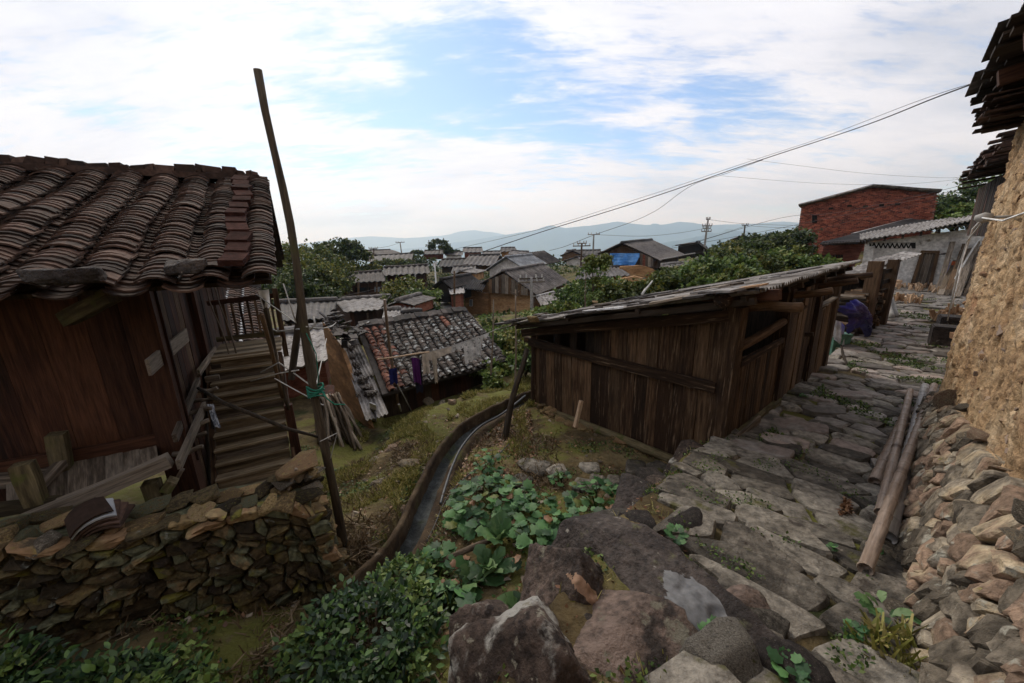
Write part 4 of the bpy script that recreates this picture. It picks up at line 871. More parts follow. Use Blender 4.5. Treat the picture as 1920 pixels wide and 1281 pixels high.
# cloth rag and crossing pole
pA = onv(372, 728, hp(.16, 0, 0), HA); pB = at(622, 828, Y=3.35); mid = at(480, 780, Y=3.12)
ptsP = [pA, at(420, 756, Y=3.12), mid, at(540, 805, Y=3.15), at(585, 816, Y=3.25), pB]
mb = MB(); mb.tube(ptsP, [.016, .017, .017, .016, .014, .009], 7); tag(mb.build('crossing_pole', M_['pole'], None, True), 'thin bent brown pole tied across the foot of the stair', 'pole')
def cloth(name, label, pts_top, drop, mtl, group=None, fold=.03, nv=8, cat='cloth', taper=0.0, lean=V((0, 0, 0))):
    """Cloth hung by its upper edge, falling in folds."""
    mb = MB(); n = len(pts_top); th = V((0, 0, 0)); ph = R(0, 6)
    fine = []
    for i in range(n-1):
        for k in range(6): fine.append(lerp(V(pts_top[i]), V(pts_top[i+1]), k/6))
    fine.append(V(pts_top[-1])); m = len(fine); side = (fine[-1]-fine[0]); side.z = 0; side = side.normalized() if side.length > 1e-4 else V((1, 0, 0)); nn = side.cross(Z)
    ctr = sum(fine, V((0, 0, 0)))/m
    for th in (0, .004):
        for j in range(nv+1):
            v_ = j/nv
            for i, p in enumerate(fine):
                q = lerp(p, V((ctr.x, ctr.y, p.z)), taper*v_)
                dd = drop[0]+(drop[1]-drop[0])*i/(m-1) if isinstance(drop, tuple) else drop
                w = fold*v_*(math.sin(i*1.35+ph)+.5*math.sin(i*2.9+ph*2+v_*2)); mb.v.append(tuple(q-Z*(dd*v_*(1+.05*math.sin(i*1.7)))+nn*(w+th)+lean*v_))
    kk = m*(nv+1)
    for o_ in (0, kk):
        for j in range(nv):
            for i in range(m-1): mb.f.append((o_+j*m+i, o_+j*m+i+1, o_+(j+1)*m+i+1, o_+(j+1)*m+i))
    return tag(mb.build(name, M_[mtl], None, True), label, cat, group)
cloth('hanging_rag', 'dark checked rag hanging by a cord at the left foot of the stair', [onv(388, 758, hp(.2, 0, 0), HA), onv(400, 758, hp(.2, -.05, 0), HA)], .26, 'cloth_check', None, .02, 8, 'rag')
# ------------------------------------------------------------------ dry stone wall in the left foreground
SW0 = V((-1.42, 2.66, 0)); 
def swp(t, z, h=0.0): return SW0+HA*t+Z*z-HB*h
topx = [(-90, 1015), (0, 1003), (110, 1002), (230, 980), (300, 965), (420, 942), (520, 925), (590, 915), (640, 935)]
TOPT = []
for x, y in topx:
    q = onv(x, y, SW0, HB); TOPT.append(((q-SW0).dot(HA), q.z-.085))
def swtop(t): return float(interp(t, TOPT))
TL, TR = TOPT[0][0]-1.2, -.02
def swbot(t): q = SW0+HA*t; return g1(q.x, q.y-.05)-.12
BT = [(t, swbot(t)) for t in np.linspace(TL, TR+.2, 14)]
def swb(t): return float(interp(t, BT))
sw = thing('stone_wall', 'mossy dry stone wall of brown slabs across the left foreground', 'wall', swp(-.8, swb(-.8), -.2))
hgt = .95
def swmap(x, y, h):
    zb, zt = swb(x), swtop(x); x = x-.15*y/hgt*max(0, min(1, (x-TR+.5)/.5)); return swp(x, zb+(zt-zb)*y/hgt, h+.04*(1-y/hgt)+.02*noise.noise(V((x*3, y*3, 0))))
pts = []
y = .0; row = 0
while y < hgt:
    hh = R(.030, .092); x = TL+R(0, .1)
    while x < TR: 
        pts.append((x+R(-.02, .02), y+hh/2+R(-.018, .018)+.03*math.sin(x*2.5+row))); x += R(.06, .12)+(R(.05, .20) if R(0, 1) < .5 else 0)
    y += hh; row += 1
bnd = [(TL, 0), (TR, 0), (TR, hgt), (TL, hgt)]; k = 0; rest = MB()
cells = [(c, sum(p[0] for p in c)/len(c), sum(p[1] for p in c)/len(c)) for c in voronoi(pts, 1.5, bnd) if len(c) > 2 and area(c) > .0012]
cells.sort(key=lambda c: -c[1]-.4*c[2])
for cell, cx_, cy_ in cells:
    cell = [(px_+R(-.012, .012), py_+R(-.008, .008)) for px_, py_ in cell]
    mb = slab_mesh('stone', cell, swmap, .08, R(.008, .05), None, .0055, 0, .9, .022)
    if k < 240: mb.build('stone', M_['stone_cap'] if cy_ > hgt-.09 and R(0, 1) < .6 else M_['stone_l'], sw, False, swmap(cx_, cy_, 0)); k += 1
    else:
        o_ = len(rest.v); rest.v += mb.v; rest.f += [tuple(i+o_ for i in f) for f in mb.f]
if rest.v: tag(rest.build('stones', M_['stone_l'], sw), kind='stuff')
mb = MB(); tt = np.linspace(TL, TR-.17, 24)
for t in tt:
    for h_, dz in ((-.03, 0), (-.03, 1), (-.40, 1), (-.40, 0)): mb.v.append(tuple(swp(t, (swtop(t)-.03) if dz else swb(t)-.1, h_)))
for i in range(23):
    for q in range(4): mb.f.append((i*4+q, i*4+4+q, i*4+4+(q+1) % 4, i*4+(q+1) % 4))
mb.f.append((92, 93, 94, 95)); mb.build('wall_core', M_['stone_l'], sw)
def endmap(x, y, h): zb, zt = swb(TR), swtop(TR); return swp(TR-.02+h+.05-.17*y/hgt, zb+(zt-zb)*y/hgt, 0)+HB*x
pts, bnd = [], [(-.06, 0), (.42, 0), (.42, hgt), (-.06, hgt)]; y = 0
while y < hgt:
    hh = R(.06, .11); x = R(-.1, .0)
    while x < .45: pts.append((x, y+hh/2+R(-.01, .01))); x += R(.14, .26)
    y += hh
for cell in voronoi(pts, 1.4, bnd):
    if len(cell) > 2 and area(cell) > .002: slab_mesh('stone', cell, endmap, .07, R(.02, .06), None, .008, 0, .8, .02).build('stone', M_['stone_l'] if R(0, 1) < .6 else M_['stone_cap'], sw)
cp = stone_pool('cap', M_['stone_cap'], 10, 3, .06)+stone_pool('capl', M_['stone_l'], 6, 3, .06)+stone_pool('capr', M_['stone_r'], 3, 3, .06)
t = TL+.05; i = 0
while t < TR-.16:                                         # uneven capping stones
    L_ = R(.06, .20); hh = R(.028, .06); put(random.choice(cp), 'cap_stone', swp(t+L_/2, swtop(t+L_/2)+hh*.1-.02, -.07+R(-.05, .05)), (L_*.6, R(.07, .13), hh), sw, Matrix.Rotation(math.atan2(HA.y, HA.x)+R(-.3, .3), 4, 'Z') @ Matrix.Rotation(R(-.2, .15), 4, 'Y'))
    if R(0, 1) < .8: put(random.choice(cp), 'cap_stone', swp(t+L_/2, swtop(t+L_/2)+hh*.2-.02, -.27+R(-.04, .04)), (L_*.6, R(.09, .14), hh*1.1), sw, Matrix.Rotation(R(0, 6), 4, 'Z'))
    t += L_*.9
# raised end of the wall with its lid stone
e0_ = onv(555, 905, SW0+HB*.28, HB)
for i in range(16): put(random.choice(cp), 'cap_stone', e0_+HA*R(-.16, .14)+HB*R(-.12, .12)+Z*R(-.06, .10), (R(.05, .10), R(.05, .09), R(.03, .05)), sw)
put(cp[2], 'lid_stone', onv(548, 874, SW0+HB*.25, HB), (.19, .13, .05), sw, Matrix.Rotation(math.atan2(HA.y, HA.x), 4, 'Z') @ Matrix.Rotation(-.1, 4, 'Y'))
beam('wood_scrap', onv(540, 918, SW0+HB*.16, HB), onv(556, 878, SW0+HB*.16, HB), .03, .02, M_['wood_grey'], sw)
# stack of curved tiles on the wall
ts = thing('tile_stack', 'stack of dark curved roof tiles patched with white lying on the stone wall', 'tiles', onv(180, 1000, SW0+HB*.1, HB))
bigt = [tile_mesh('tile', .21, .20, .012, rad(42), M_['tile']), tile_mesh('tile', .21, .20, .012, rad(42), M_['sheet_blue'])]
for k in range(5):
    M = Matrix.Translation(onv(188-k*4, 1002-k*5.0, SW0+HB*.02, HB)) @ Matrix.Rotation(math.atan2(HB.y, HB.x)-math.pi/2+.15*k-.2, 4, 'Z') @ Matrix.Rotation(-.28+R(-.05, .05), 4, 'Y') @ Matrix.Rotation(.15, 4, 'X'); link('tile', bigt[1 if k == 3 else 0], M, ts)
# ------------------------------------------------------------------ the tall pole and its cords
pb, pt = at(640, 1015, Y=2.98), at(490, 132, Y=3.06); pb = pb-Z*.25
tp = thing('tall_pole', 'tall weathered wooden pole rising past the eave of the tiled house', 'pole', pb)
mb = MB(); pl_ = [lerp(pb, pt, k/16)+V((.02*math.sin(k*.7), .01*math.cos(k), 0)) for k in range(17)]
mb.tube(pl_, [.042-.0010*k+R(-.003, .003) for k in range(17)], 10); mb.build('shaft', M_['pole'], tp, True)
def on_pole(y): 
    k = (y-1015)/(132-1015); return lerp(pb+Z*.25, pt, k)
for k in range(5):
    c = on_pole(668+k*4); mb = MB(); mb.tube([c+V((.062*math.cos(a), .062*math.sin(a), .015*math.sin(a*2+k))) for a in np.linspace(0, 6.28, 15)], .008, 5); mb.build('rope_turn', M_['cord_green'], tp, True)
wire('rope_end', [on_pole(675)+V((.06, -.02, 0)), on_pole(690)+V((.10, -.03, .0)), on_pole(700)+V((.14, 0, -.02)), on_pole(715)+V((.2, .05, .02))], .006, M_['cord_green'], tp)
wire('rope_end', [on_pole(560)+V((.03, -.05, 0)), on_pole(600)+V((.075, -.04, .0)), on_pole(640)+V((.07, -.05, 0)), on_pole(668)+V((.05, -.05, .02))], .004, M_['cord_green'], tp)
for k in range(1): wire('tie_cord', [on_pole(815)+V((.05, -.04, .02*k)), at(632+k*6, 812+k*3, Y=3.1), at(600+k*3, 828, Y=2.9)], .004, M_['cord_pale'], tp)
tag(beam('short_pole', at(546, 712, Y=3.25), at(566, 562, Y=3.3), .05, .05, M_['pole'], None), 'short dark pole lashed beside the tall pole with green rope', 'pole')
tag(wire('cord', [at(480, 552, Y=3.4), on_pole(540)+V((-.03, -.06, 0)), at(531, 532, Y=3.0)], .005, M_['cord_pale']), 'short pale cord tied from the railing to the tall pole', 'cord')
tag(wire('cord', sag(on_pole(548)+V((.04, -.05, 0)), at(630, 605, Y=7.5), .05), .006, M_['cord_pale']), 'straight pale cord from the tall pole to the mud gable', 'cord')
tag(wire('cord', [at(486, 590, Y=4.6), at(500, 612, Y=4.2), at(520, 622, Y=3.8), at(560, 617, Y=3.2), at(580, 620, Y=3.1), at(591, 608, Y=3.1), at(588, 594, Y=3.15)], .008, M_['cord_pale']), 'looped pale cable swinging behind the tall pole with a clip end', 'cable')
tag(wire('cord', [at(489, 698, Y=3.6), at(523, 680, Y=3.4), on_pole(672), at(612, 635, Y=6)], .006, M_['cord_pale']), 'pale cord crossing the stair rail, tall pole and yard at a slant', 'cord')
tag(wire('cord', [at(470, 715, Y=3.7), at(523, 700, Y=3.5), at(560, 694, Y=3.1)], .006, M_['cord_pale']), 'lower pale cord from the stair treads to the tall pole', 'cord')
tag(wire('cord', [at(515, 710, Y=3.4), at(560, 735, Y=3.05), at(602, 758, Y=3.4), at(607, 760, Y=3.4)], .005, M_['cord_pale']), 'thin cord slanting down across the pole to the stacked poles', 'cord')
cloth('white_rag', 'white rag knotted on the top of the railing post', [rp0+Z*.12-HA*.035, rp0+Z*.13+HA*.05], .16, 'white_paint', None, .03, 6, 'rag', .3)

# ------------------------------------------------------------------ the ditch
def spline(P, n=6):
    o = []; P = [V(p) for p in P]
    for i in range(len(P)-1):
        a, b, c, d = P[max(i-1, 0)], P[i], P[i+1], P[min(i+2, len(P)-1)]
        for k in range(n):
            t = k/n; o.append(.5*((2*b)+(c-a)*t+(2*a-5*b+4*c-d)*t*t+(3*b-a-3*c+d)*t**3))
    o.append(P[-1]); return o
DS = spline(DITCH, 8)
def strip(mb, P, prof):
    """A profile (sideways, up) swept along P; sideways is to the left of travel."""
    b = len(mb.v); m = len(prof)
    for i, p in enumerate(P):
        t = (P[min(i+1, len(P)-1)]-P[max(i-1, 0)]); t.z = 0; t.normalize(); s = V((-t.y, t.x, 0))
        for a, c in prof: mb.v.append(tuple(p+s*(a+.012*noise.noise(V((i*.5, a*9, 1))))+Z*(c+.014*noise.noise(V((i*.4, a*5, 7))))))
    for i in range(len(P)-1):
        for k in range(m-1): mb.f.append((b+i*m+k, b+i*m+k+1, b+(i+1)*m+k+1, b+(i+1)*m+k))
mb = MB(); strip(mb, DS, [(.09, -.12), (.05, -.165), (0, -.17), (-.05, -.165), (-.10, -.12)]); ditch = mb.build('ditch', M_['ditch'], None, True); ditch['kind'] = 'structure'
mb = MB(); strip(mb, DS, [(-.09, -.2), (-.095, .04), (-.11, .065), (-.145, .06), (-.17, .03), (-.28, -.2)]); strip(mb, DS, [(.29, -.12), (.22, -.02), (.13, -.02), (.09, -.06), (.07, -.2)])
o = mb.build('ditch_rim', M_['rim'], None, True); o['kind'] = 'structure'
hp_ = spline([at(x, y, z=zz) for x, y, zz in [(985, 742, -2.82), (942, 776, -2.80), (900, 800, -2.80), (868, 835, -2.80), (848, 875, -2.79), (833, 920, -2.78), (826, 945, -2.80)]], 6)
tag(wire('hose', hp_, .017, M_['hose'], None, 8), 'dark grey hose running along the right rim of the ditch', 'hose')
tag(wire('thin_cable', spline([at(x, y, z=zz) for x, y, zz in [(955, 832, -2.77), (925, 860, -2.74), (880, 890, -2.75), (840, 930, -2.78), (815, 985, -2.80), (800, 1015, -2.82)]], 5), .006, M_['hose'], None), 'thin dark cable trailing over the soil beside the leafy plants', 'cable')

# ------------------------------------------------------------------ the plank shed
K = V((2.38, 4.0, 0)); SD = V((-.63, .77, 0)).normalized(); PD = V((.775, .632, 0)).normalized(); Q = V((.632, -.775, 0)).normalized()
def kp(a, b, z): return K+SD*a+PD*b+Z*z             # a: along the near side, b: away along the path
shed = thing('plank_shed', 'brown plank shed with a lean-to sheet roof beside the stone path', 'shed', kp(0, 0, -2.6))
def sidep(x, y, out=0.0): return onv(x, y, K-PD*out, PD)
def frontp(x, y, out=0.0): return onv(x, y, K+Q*out, Q)
rl0, rl1 = sidep(996, 641), sidep(1348, 724)
def on_rail(a): 
    k = (a-(rl0-K).dot(SD))/((rl1-K).dot(SD)-(rl0-K).dot(SD)); return lerp(rl0.z, rl1.z, k)
a = .10; A_END = (sidep(1003, 760)-K).dot(SD)
RA = V((2.29, 3.48, at(1440, 549, Y=3.48).z)); RC = V((.05, 6.42, 0)); RC.z = at(972, 607, Y=6.42).z
RBp = frontp(1612, 492, .36)
print('roof', RA, RC, RBp, 'A_END', A_END, rl0, rl1)
rk0, rk1 = sidep(985, 624), sidep(1372, 590)
def rakez(a): k = (a-(rk0-K).dot(SD))/((rk1-K).dot(SD)-(rk0-K).dot(SD)); return lerp(rk0.z, rk1.z, k)
while a < A_END-.04:
    w = R(.13, .215); w = min(w, A_END-a)
    beam('plank', kp(a+w/2, R(-.008, .008), -2.86), kp(a+w/2+R(-.004, .004), R(-.006, .006), on_rail(a+w/2)-.01), w*.975, .028, M_['wood_shed'], shed, PD, .012, 4, .003); a += w
a = .09
while a < 2.35:
    w = R(.12, .19)
    if not (1.95 < a < 2.12): beam('upper_plank', kp(a+w/2, .09+R(-.01, .01), on_rail(a)-.10), kp(a+w/2, .09, rakez(a)-.02), w*.96, .026, M_['wood_shed'] if a < 1.7 else M_['wood_dark'], shed, PD, .02)
    a += w
beam('rail', rl0-PD*.05, rl1-PD*.05, .075, .115, M_['wood_shed'], shed, Z, .08, 6, .008)
log('sill', sidep(1008, 762, .05), sidep(1264, 864, .10), .06, .065, M_['wood_mossy'], shed, 9, .012)
beam('batten', sidep(1003, 756, .06), sidep(1105, 806, .07), .02, .03, M_['wood_pale'], shed)
beam('rake_beam', rk0-PD*.03, rk1-PD*.02, .09, .13, M_['wood_shed'], shed, Z, .05, 5, .006)
beam('corner_post', kp(.04, .03, -2.55), kp(.02, .03, rk1.z+.06), .19, .19, M_['wood_shed'], shed, PD, .02, 5, .004)
log('post', kp(A_END, .02, -3.1), kp(A_END, .02, rk0.z+.05), .085, .075, M_['wood_shed'], shed, 9, .01)
beam('inner_post', kp(2.85, .25, -2.9), kp(2.85, .25, rakez(2.85)), .10, .10, M_['wood_dark'], shed)
beam('tie_beam', kp(A_END+.25, .02, rk0.z-.12), kp(A_END-.3, .02, rk0.z-.12), .09, .09, M_['wood_shed'], shed)
# front towards the path
def fb(x0, y0, x1, y1, w, h, m='wood_shed', out=.0, nm='front_board', warp=.0): return beam(nm, frontp(x0, y0, out), frontp(x1, y1, out), w, h, M_[m], shed, Q, .05, 4, warp)
def fpost(px0, px1, top, bot, m='wood_shed'):
    p = frontp(px0, bot); p.z = -2.42; q = V((p.x, p.y, 0)); q.z = at((px0+px1)/2, top, Y=p.y).z; return p, q
FB = (frontp(1536, 702)-K).dot(PD)
def fz(b): return float(np.interp(b, [0, FB], [RA.z-.12, RBp.z-.16]))
log('beam', frontp(1378, 655, .02), frontp(1474, 600, .02), .055, .05, M_['wood_shed'], shed, 8, .01)
b = .12
while b < 1.55:                                          # low gate of upright boards
    w = R(.11, .17); beam('gate_board', kp(-.02, b+w/2, -2.33), kp(-.02, b+w/2+R(-.02, .02), -1.33-.0*b), .026, w*.96, M_['wood_shed'], shed, PD, .02, 4, .004); b += w
beam('gate_rail', kp(-.06, .12, -1.36), kp(-.06, 1.5, -1.33), .07, .035, M_['wood_shed'], shed, Q)
beam('gate_sill', kp(-.08, .1, -2.27), kp(-.08, 1.7, -2.25), .06, .10, M_['wood_mossy'], shed, Z, .1)
beam('gate_sill', kp(-.12, .0, -2.25), kp(-.14, .75, -2.20), .03, .09, M_['wood_grey'], shed, Z, .1)
for b, m in ((1.62, 'wood_shed'), (3.05, 'wood_shed'), (FB-.06, 'wood_shed')): beam('post', kp(0, b, -2.42), kp(0, b, fz(b)), .15, .17, M_[m], shed, Q, .03, 4)
b = 1.74
while b < 2.95:
    w = R(.10, .19); beam('front_board', kp(-.01+R(-.015, .015), b+w/2, -2.34), kp(-.01, b+w/2+R(-.015, .015), fz(b)-.12 if b > 2.2 else -1.05), .026, w*.94, M_['wood_shed'], shed, PD, .02, 4, .004); b += w
b = 3.15
while b < FB-.15:
    w = R(.11, .18); beam('front_board', kp(-.02, b+w/2, -2.34), kp(-.02+R(-.01, .01), b+w/2+R(-.02, .02), fz(b)-.55+R(-.05, .02)), .026, w*.93, M_['wood_shed'], shed, PD, .02, 4, .004); b += w
beam('window_bar', kp(-.05, 3.1, fz(3.3)-.50), kp(-.05, FB-.1, fz(FB)-.46), .03, .075, M_['wood_grey'], shed, Q)
beam('window_bar', kp(-.05, 1.7, -1.02), kp(-.05, 2.3, -.98), .03, .07, M_['wood_shed'], shed, Q)
beam('latch', kp(-.03, 2.62, -1.45), kp(-.14, 2.62, -1.43), .05, .06, M_['wood_dark'], shed)
log('eave_beam', kp(-.02, -.45, RA.z-.10), kp(-.02, FB+.2, fz(FB)-.0), .075, .06, M_['wood_shed'], shed, 9, .012)
log('bracket_log', kp(.05, .25, RA.z-.26), kp(-.50, .28, RA.z-.20), .06, .05, M_['wood_shed'], shed)
beam('bracket', kp(.3, -.12, RA.z-.12), kp(-.42, -.2, RA.z-.03), .07, .10, M_['wood_red'], shed)
for b in (1.6, 3.0, FB-.1): log('bracket_log', kp(.3, b, fz(b)-.22), kp(-.46, b+.02, fz(b)-.06), .05, .045, M_['wood_shed'], shed)
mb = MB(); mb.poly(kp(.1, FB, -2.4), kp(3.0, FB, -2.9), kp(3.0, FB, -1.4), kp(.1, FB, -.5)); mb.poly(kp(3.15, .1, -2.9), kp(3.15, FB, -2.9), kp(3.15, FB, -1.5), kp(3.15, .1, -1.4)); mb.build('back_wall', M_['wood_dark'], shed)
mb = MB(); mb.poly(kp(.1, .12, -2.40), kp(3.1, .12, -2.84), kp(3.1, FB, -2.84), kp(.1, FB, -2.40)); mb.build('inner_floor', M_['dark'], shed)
# roof: corrugated sheets, then boards and stones
RX = (RC-RA); RY = (RBp-RA); rn = RX.cross(RY).normalized(); rn = rn if rn.z > 0 else -rn
def rfp(a, b, n=0): return RA+RX*a+RY*b+rn*n
def corr(name, P00, P10, P01, nw, amp, mt, parent, th=.008, seg=4, rows=1, sag_=0.0):
    """Corrugated sheet: waves counted along P00->P10, running along P00->P01."""
    e = P10-P00; s = P01-P00; n = e.cross(s).normalized(); n = n if n.z > 0 else -n; mb = MB(); m = nw*seg+1
    for q in (0, -th):
        for j in range(rows+1):
            for k in range(m): mb.v.append(tuple(P00+e*(k/(m-1))+s*(j/rows)+n*(amp*math.cos(2*math.pi*k/seg)+q+sag_*noise.noise(P00*3+V((k*.07, j*.8, 1))))))
    L_ = m*(rows+1)
    for o_ in (0, L_):
        for j in range(rows):
            for k in range(m-1): mb.f.append((o_+j*m+k, o_+j*m+k+1, o_+(j+1)*m+k+1, o_+(j+1)*m+k))
    for k in range(m-1): mb.f += [(k, k+1, L_+k+1, L_+k), (rows*m+k, rows*m+k+1, L_+rows*m+k+1, L_+rows*m+k)]
    for j in range(rows): mb.f += [(j*m, (j+1)*m, L_+(j+1)*m, L_+j*m), (j*m+m-1, (j+1)*m+m-1, L_+(j+1)*m+m-1, L_+j*m+m-1)]
    return mb.build(name, M_[mt], parent, True)
for i in range(7):
    for r_i, (a0, a1) in enumerate(((0, .40), (.36, .72), (.68, 1.02))):
        b0_ = i*.145+R(-.01, .01); corr('roof_sheet', rfp(a0+R(-.01, .01), b0_, .01*(2-r_i)+.005*(i % 2)), rfp(a0, b0_+.16, .01*(2-r_i)+.005*(i % 2)), rfp(a1, b0_, .01*(2-r_i)+.005*(i % 2)), 9, .018, 'sheet', shed, .008, 4, 4, .012)
for k in range(9): beam('rafter', rfp(.02, k*.12+.01, -.07), rfp(1.0, k*.12+.01, -.07), .06, .06, M_['wood_dark'], shed, rn)
for k in range(4): beam('purlin', rfp(.04+k*.31, -.01, -.035), rfp(.04+k*.31, 1.0, -.035), .05, .05, M_['wood_dark'], shed, rn)
for k in range(34):                                     # old boards, sheet scraps and slabs weighing the near edge
    a, b = R(.02, .98), R(-.03, .14); L_ = R(.16, .5); p = rfp(a, b, .035+R(0, .04)); d = (RX.normalized()*R(.75, 1)+RY.normalized()*R(-.35, .35))
    beam('loose_board', p, p+d*L_+rn*R(-.015, .02), R(.08, .22), R(.015, .03), M_[random.choice(['sheet', 'sheet', 'wood_grey', 'sheet', 'tile_far'])], shed, rn, .15, 3)
for k in range(26):
    a, b = R(.05, .8), R(.1, .7); p = rfp(a, b, .045); d = (RX.normalized()*R(-1, 1)+RY.normalized()*R(-1, 1)).normalized()
    beam('loose_board', p, p+d*R(.2, .7), R(.08, .2), R(.02, .04), M_[random.choice(['sheet', 'wood_grey', 'wood_dark', 'tile_far'])], shed, rn, .15, 3)
pw = onv(1410, 537, rfp(0, 0, .07), rn); beam('loose_board', pw-RX.normalized()*.11-RY.normalized()*.0, pw+RX.normalized()*.12, .16, .014, M_['wood_pale'], shed, rn, .02)
beam('loose_board', rfp(.55, -.03, .06), rfp(.36, -.05, .05), .05, .02, M_['white_paint'], shed, rn)
for lab, x, y, s_, m in [('yellowish stone perched on the low corner of the shed roof', 1000, 598, .085, 'stone_cap'), ('small pale stone on the shed roof among scraps', 1115, 567, .055, 'stone_r')]:
    o = put(stone_pool('cap2', M_['stone_cap'], 4, 3)[1 if m == 'stone_cap' else 2], 'roof_stone', onv(x, y, rfp(0, 0, .06), rn), (s_*1.3, s_, s_*.7)); tag(o, lab, 'stone', 'stones on the shed roof')
tag(log('grey_pole', at(955, 612, Y=6.6), rfp(.80, .02, .09), .02, .025, M_['wood_grey'], None, 7, .02), 'thin grey pole laid along the low end of the shed roof', 'pole')
# rubble footing under the shed and a stake
ft = thing('rubble_footing', 'loose rubble footing of brown stones under the long side of the plank shed', 'stones', kp(1.6, -.15, -2.9))
for k in range(105):
    a = R(.15, 3.0); row = random.random(); p = kp(a, -.06-.24*row, -2.73-.30*row*R(.8, 1.0)); r = R(.045, .105)
    put(random.choice(stone_pool('foot', M_['stone_l'] if k % 3 else M_['stone_cap'], 8, 3)), 'stone', p, (r*R(1, 1.4), r, r*R(.6, .9)), ft)
for i, (x, y, s_) in enumerate([(1002, 876, .17), (1042, 884, .10), (1105, 880, .10), (1118, 905, .09), (1192, 880, .12), (1098, 912, .11), (1232, 880, .11), (975, 905, .12), (1150, 905, .08), (1268, 865, .08)]):
    c = gp(x, y); o = link('stepping_stone', rock_mesh('stepping_stone', (s_*1.25, s_, .07), rnd_planes(3, .85, 1, .7), M_['paving'], 3, .05, .05, 14, i*7), Matrix.Translation(c+Z*.0) @ Matrix.Rotation(R(0, 6), 4, 'Z'))
    tag(o, ['large flat pale stone set in the soil left of the shed footing', 'rough pale stone right beside the large flat one below the shed', 'flat stone in the garden below the middle of the shed', 'low flat stone just below the middle flat stone by the shed', 'upright brown stone under the shed sill toward the path', 'rounded flat stone in shadow left of the path boulders', 'dark flat stone at the end of the sill log', 'small reddish stone left of the leafy plants', 'small mossy stone between the garden stones by the shed', 'small wedge stone at the foot of the shed corner'][i], 'stone', 'flat stones below the shed')
tag(beam('wooden_stake', gp(1078, 812)+Z*-.02+V((0, 0, .12)), sidep(1090, 752, .22), .05, .05, M_['wood_pale'], None), 'short pale wooden stake leaning at the foot of the plank shed', 'stake')
tag(log('prop_pole', gp(944, 824)-Z*.08, at(988, 655, Y=6.0), .052, .042, M_['pole'], None, 9, .03, 8), 'leaning crooked prop pole left of the plank shed', 'pole')

# ------------------------------------------------------------------ split bamboo lying by the earth house
def bamboo(label, p0, p1, r, m):
    p0, p1 = V(p0), V(p1); L = (p1-p0).length; M = frame(p0, p1); mb = MB(); pts = []; rs = []; z = 0
    while z < L:
        stp = R(.20, .28); pts += [V((0, 0, z)), V((0, 0, z+.012)), V((0, 0, z+.03)), V((0, 0, min(L, z+stp-.02)))]; rs += [r*1.0, r*1.09, r*.97, r*.98]; z += stp
    mb.tube(pts, rs, 12, False); n = 12; k = len(pts)
    b = len(mb.v)                                         # hollow ends
    for e_, i0 in ((0, 0), (k-1, (k-1)*n)):
        for q in range(n): x, y, zz_ = mb.v[i0+q]; mb.v.append((x*.8, y*.8, zz_))
        for q in range(n): x, y, zz_ = mb.v[i0+q]; mb.v.append((x*.8, y*.8, zz_+(.05 if e_ == 0 else -.05)))
        for q in range(n):
            q2 = (q+1) % n; mb.f += [(i0+q, i0+q2, b+q2, b+q), (b+q, b+q2, b+n+q2, b+n+q)]
        mb.f.append(tuple(b+n+q for q in range(n))); b += 2*n
    return tag(link('bamboo_pole', mb.mesh('bamboo_pole', M_[m], True), M), label, 'bamboo', 'bamboo poles lying by the earth house')
def zpp(px, py, dz): 
    p = at(px, py, z=-2.2)
    for _ in range(5): p = at(px, py, z=float(zpath(p.dot(PU)))+dz)
    return p
bamboo('reddish brown bamboo pole, leftmost of those lying by the earth house', zpp(1651, 962, .09), zpp(1707, 732, .10), .037, 'bamboo')
bamboo('thick grey bamboo pole in the middle of those by the earth house', zpp(1665, 1008, .06), zpp(1735, 724, .10), .047, 'bamboo_grey')
bamboo('longest pale bamboo pole with its splintered end nearest the viewer', zpp(1622, 1068, .07), zpp(1752, 722, .22), .036, 'bamboo')
bamboo('short dark bamboo pole half hidden beneath the other bamboo', zpp(1640, 905, .04), zpp(1700, 775, .05), .05, 'bamboo')

# ------------------------------------------------------------------ wood store beyond the shed
ws = thing('wood_store', 'open firewood store with a corrugated lean-to roof beyond the plank shed', 'shed', at(1640, 620, Y=10))
wa, wb_ = at(1590, 640, z=-2.35), at(1650, 612, z=-2.35)
WD = (wb_-wa); WD.z = 0; WD.normalize(); WQ = V((WD.y, -WD.x, 0)); 
def wp(x, y, P, n=None): return onv(x, y, P, n or WQ)
s0_ = at(1632, 630, z=-2.35); s1_ = wb_
for p, top, w in ((s1_, 505, .20), (s1_-WD*1.5, 498, .24)):
    pz = at(1640, top, Y=p.y).z; beam('post', p-Z*.2, V((p.x, p.y, -.62)), w, w, M_['wood_shed'], ws, WQ, .03)
ra, rb, rc = at(1590, 522, Y=8.2), at(1668, 507, Y=10.2), at(1625, 484, Y=11.5)
corr('roof_sheet', at(1600, 516, Y=9.4)-Z*.05, at(1690, 484, Y=11.6), at(1575, 510, Y=10.6), 12, .022, 'sheet', ws, .012, 4, 2)
corr('roof_sheet', at(1660, 500, Y=10.9), at(1728, 476, Y=12.6), at(1625, 494, Y=11.8), 10, .022, 'sheet', ws, .012, 4, 2)
log('beam', at(1618, 520, Y=9.6), at(1652, 508, Y=11.2), .07, .06, M_['wood_pale'], ws, 8)
mb = MB(); e_ = s1_-WQ*1.3; mb.poly(e_+WD*.3-Z*.3, e_-WD*3.2-Z*.3, e_-WD*3.2+Z*1.5, e_+WD*.3+Z*1.5); mb.poly(s1_+WD*.1-Z*.3, e_+WD*.1-Z*.3, e_+WD*.1+Z*1.3, s1_+WD*.1+Z*1.5); mb.build('back_wall', M_['wood_dark'], ws)
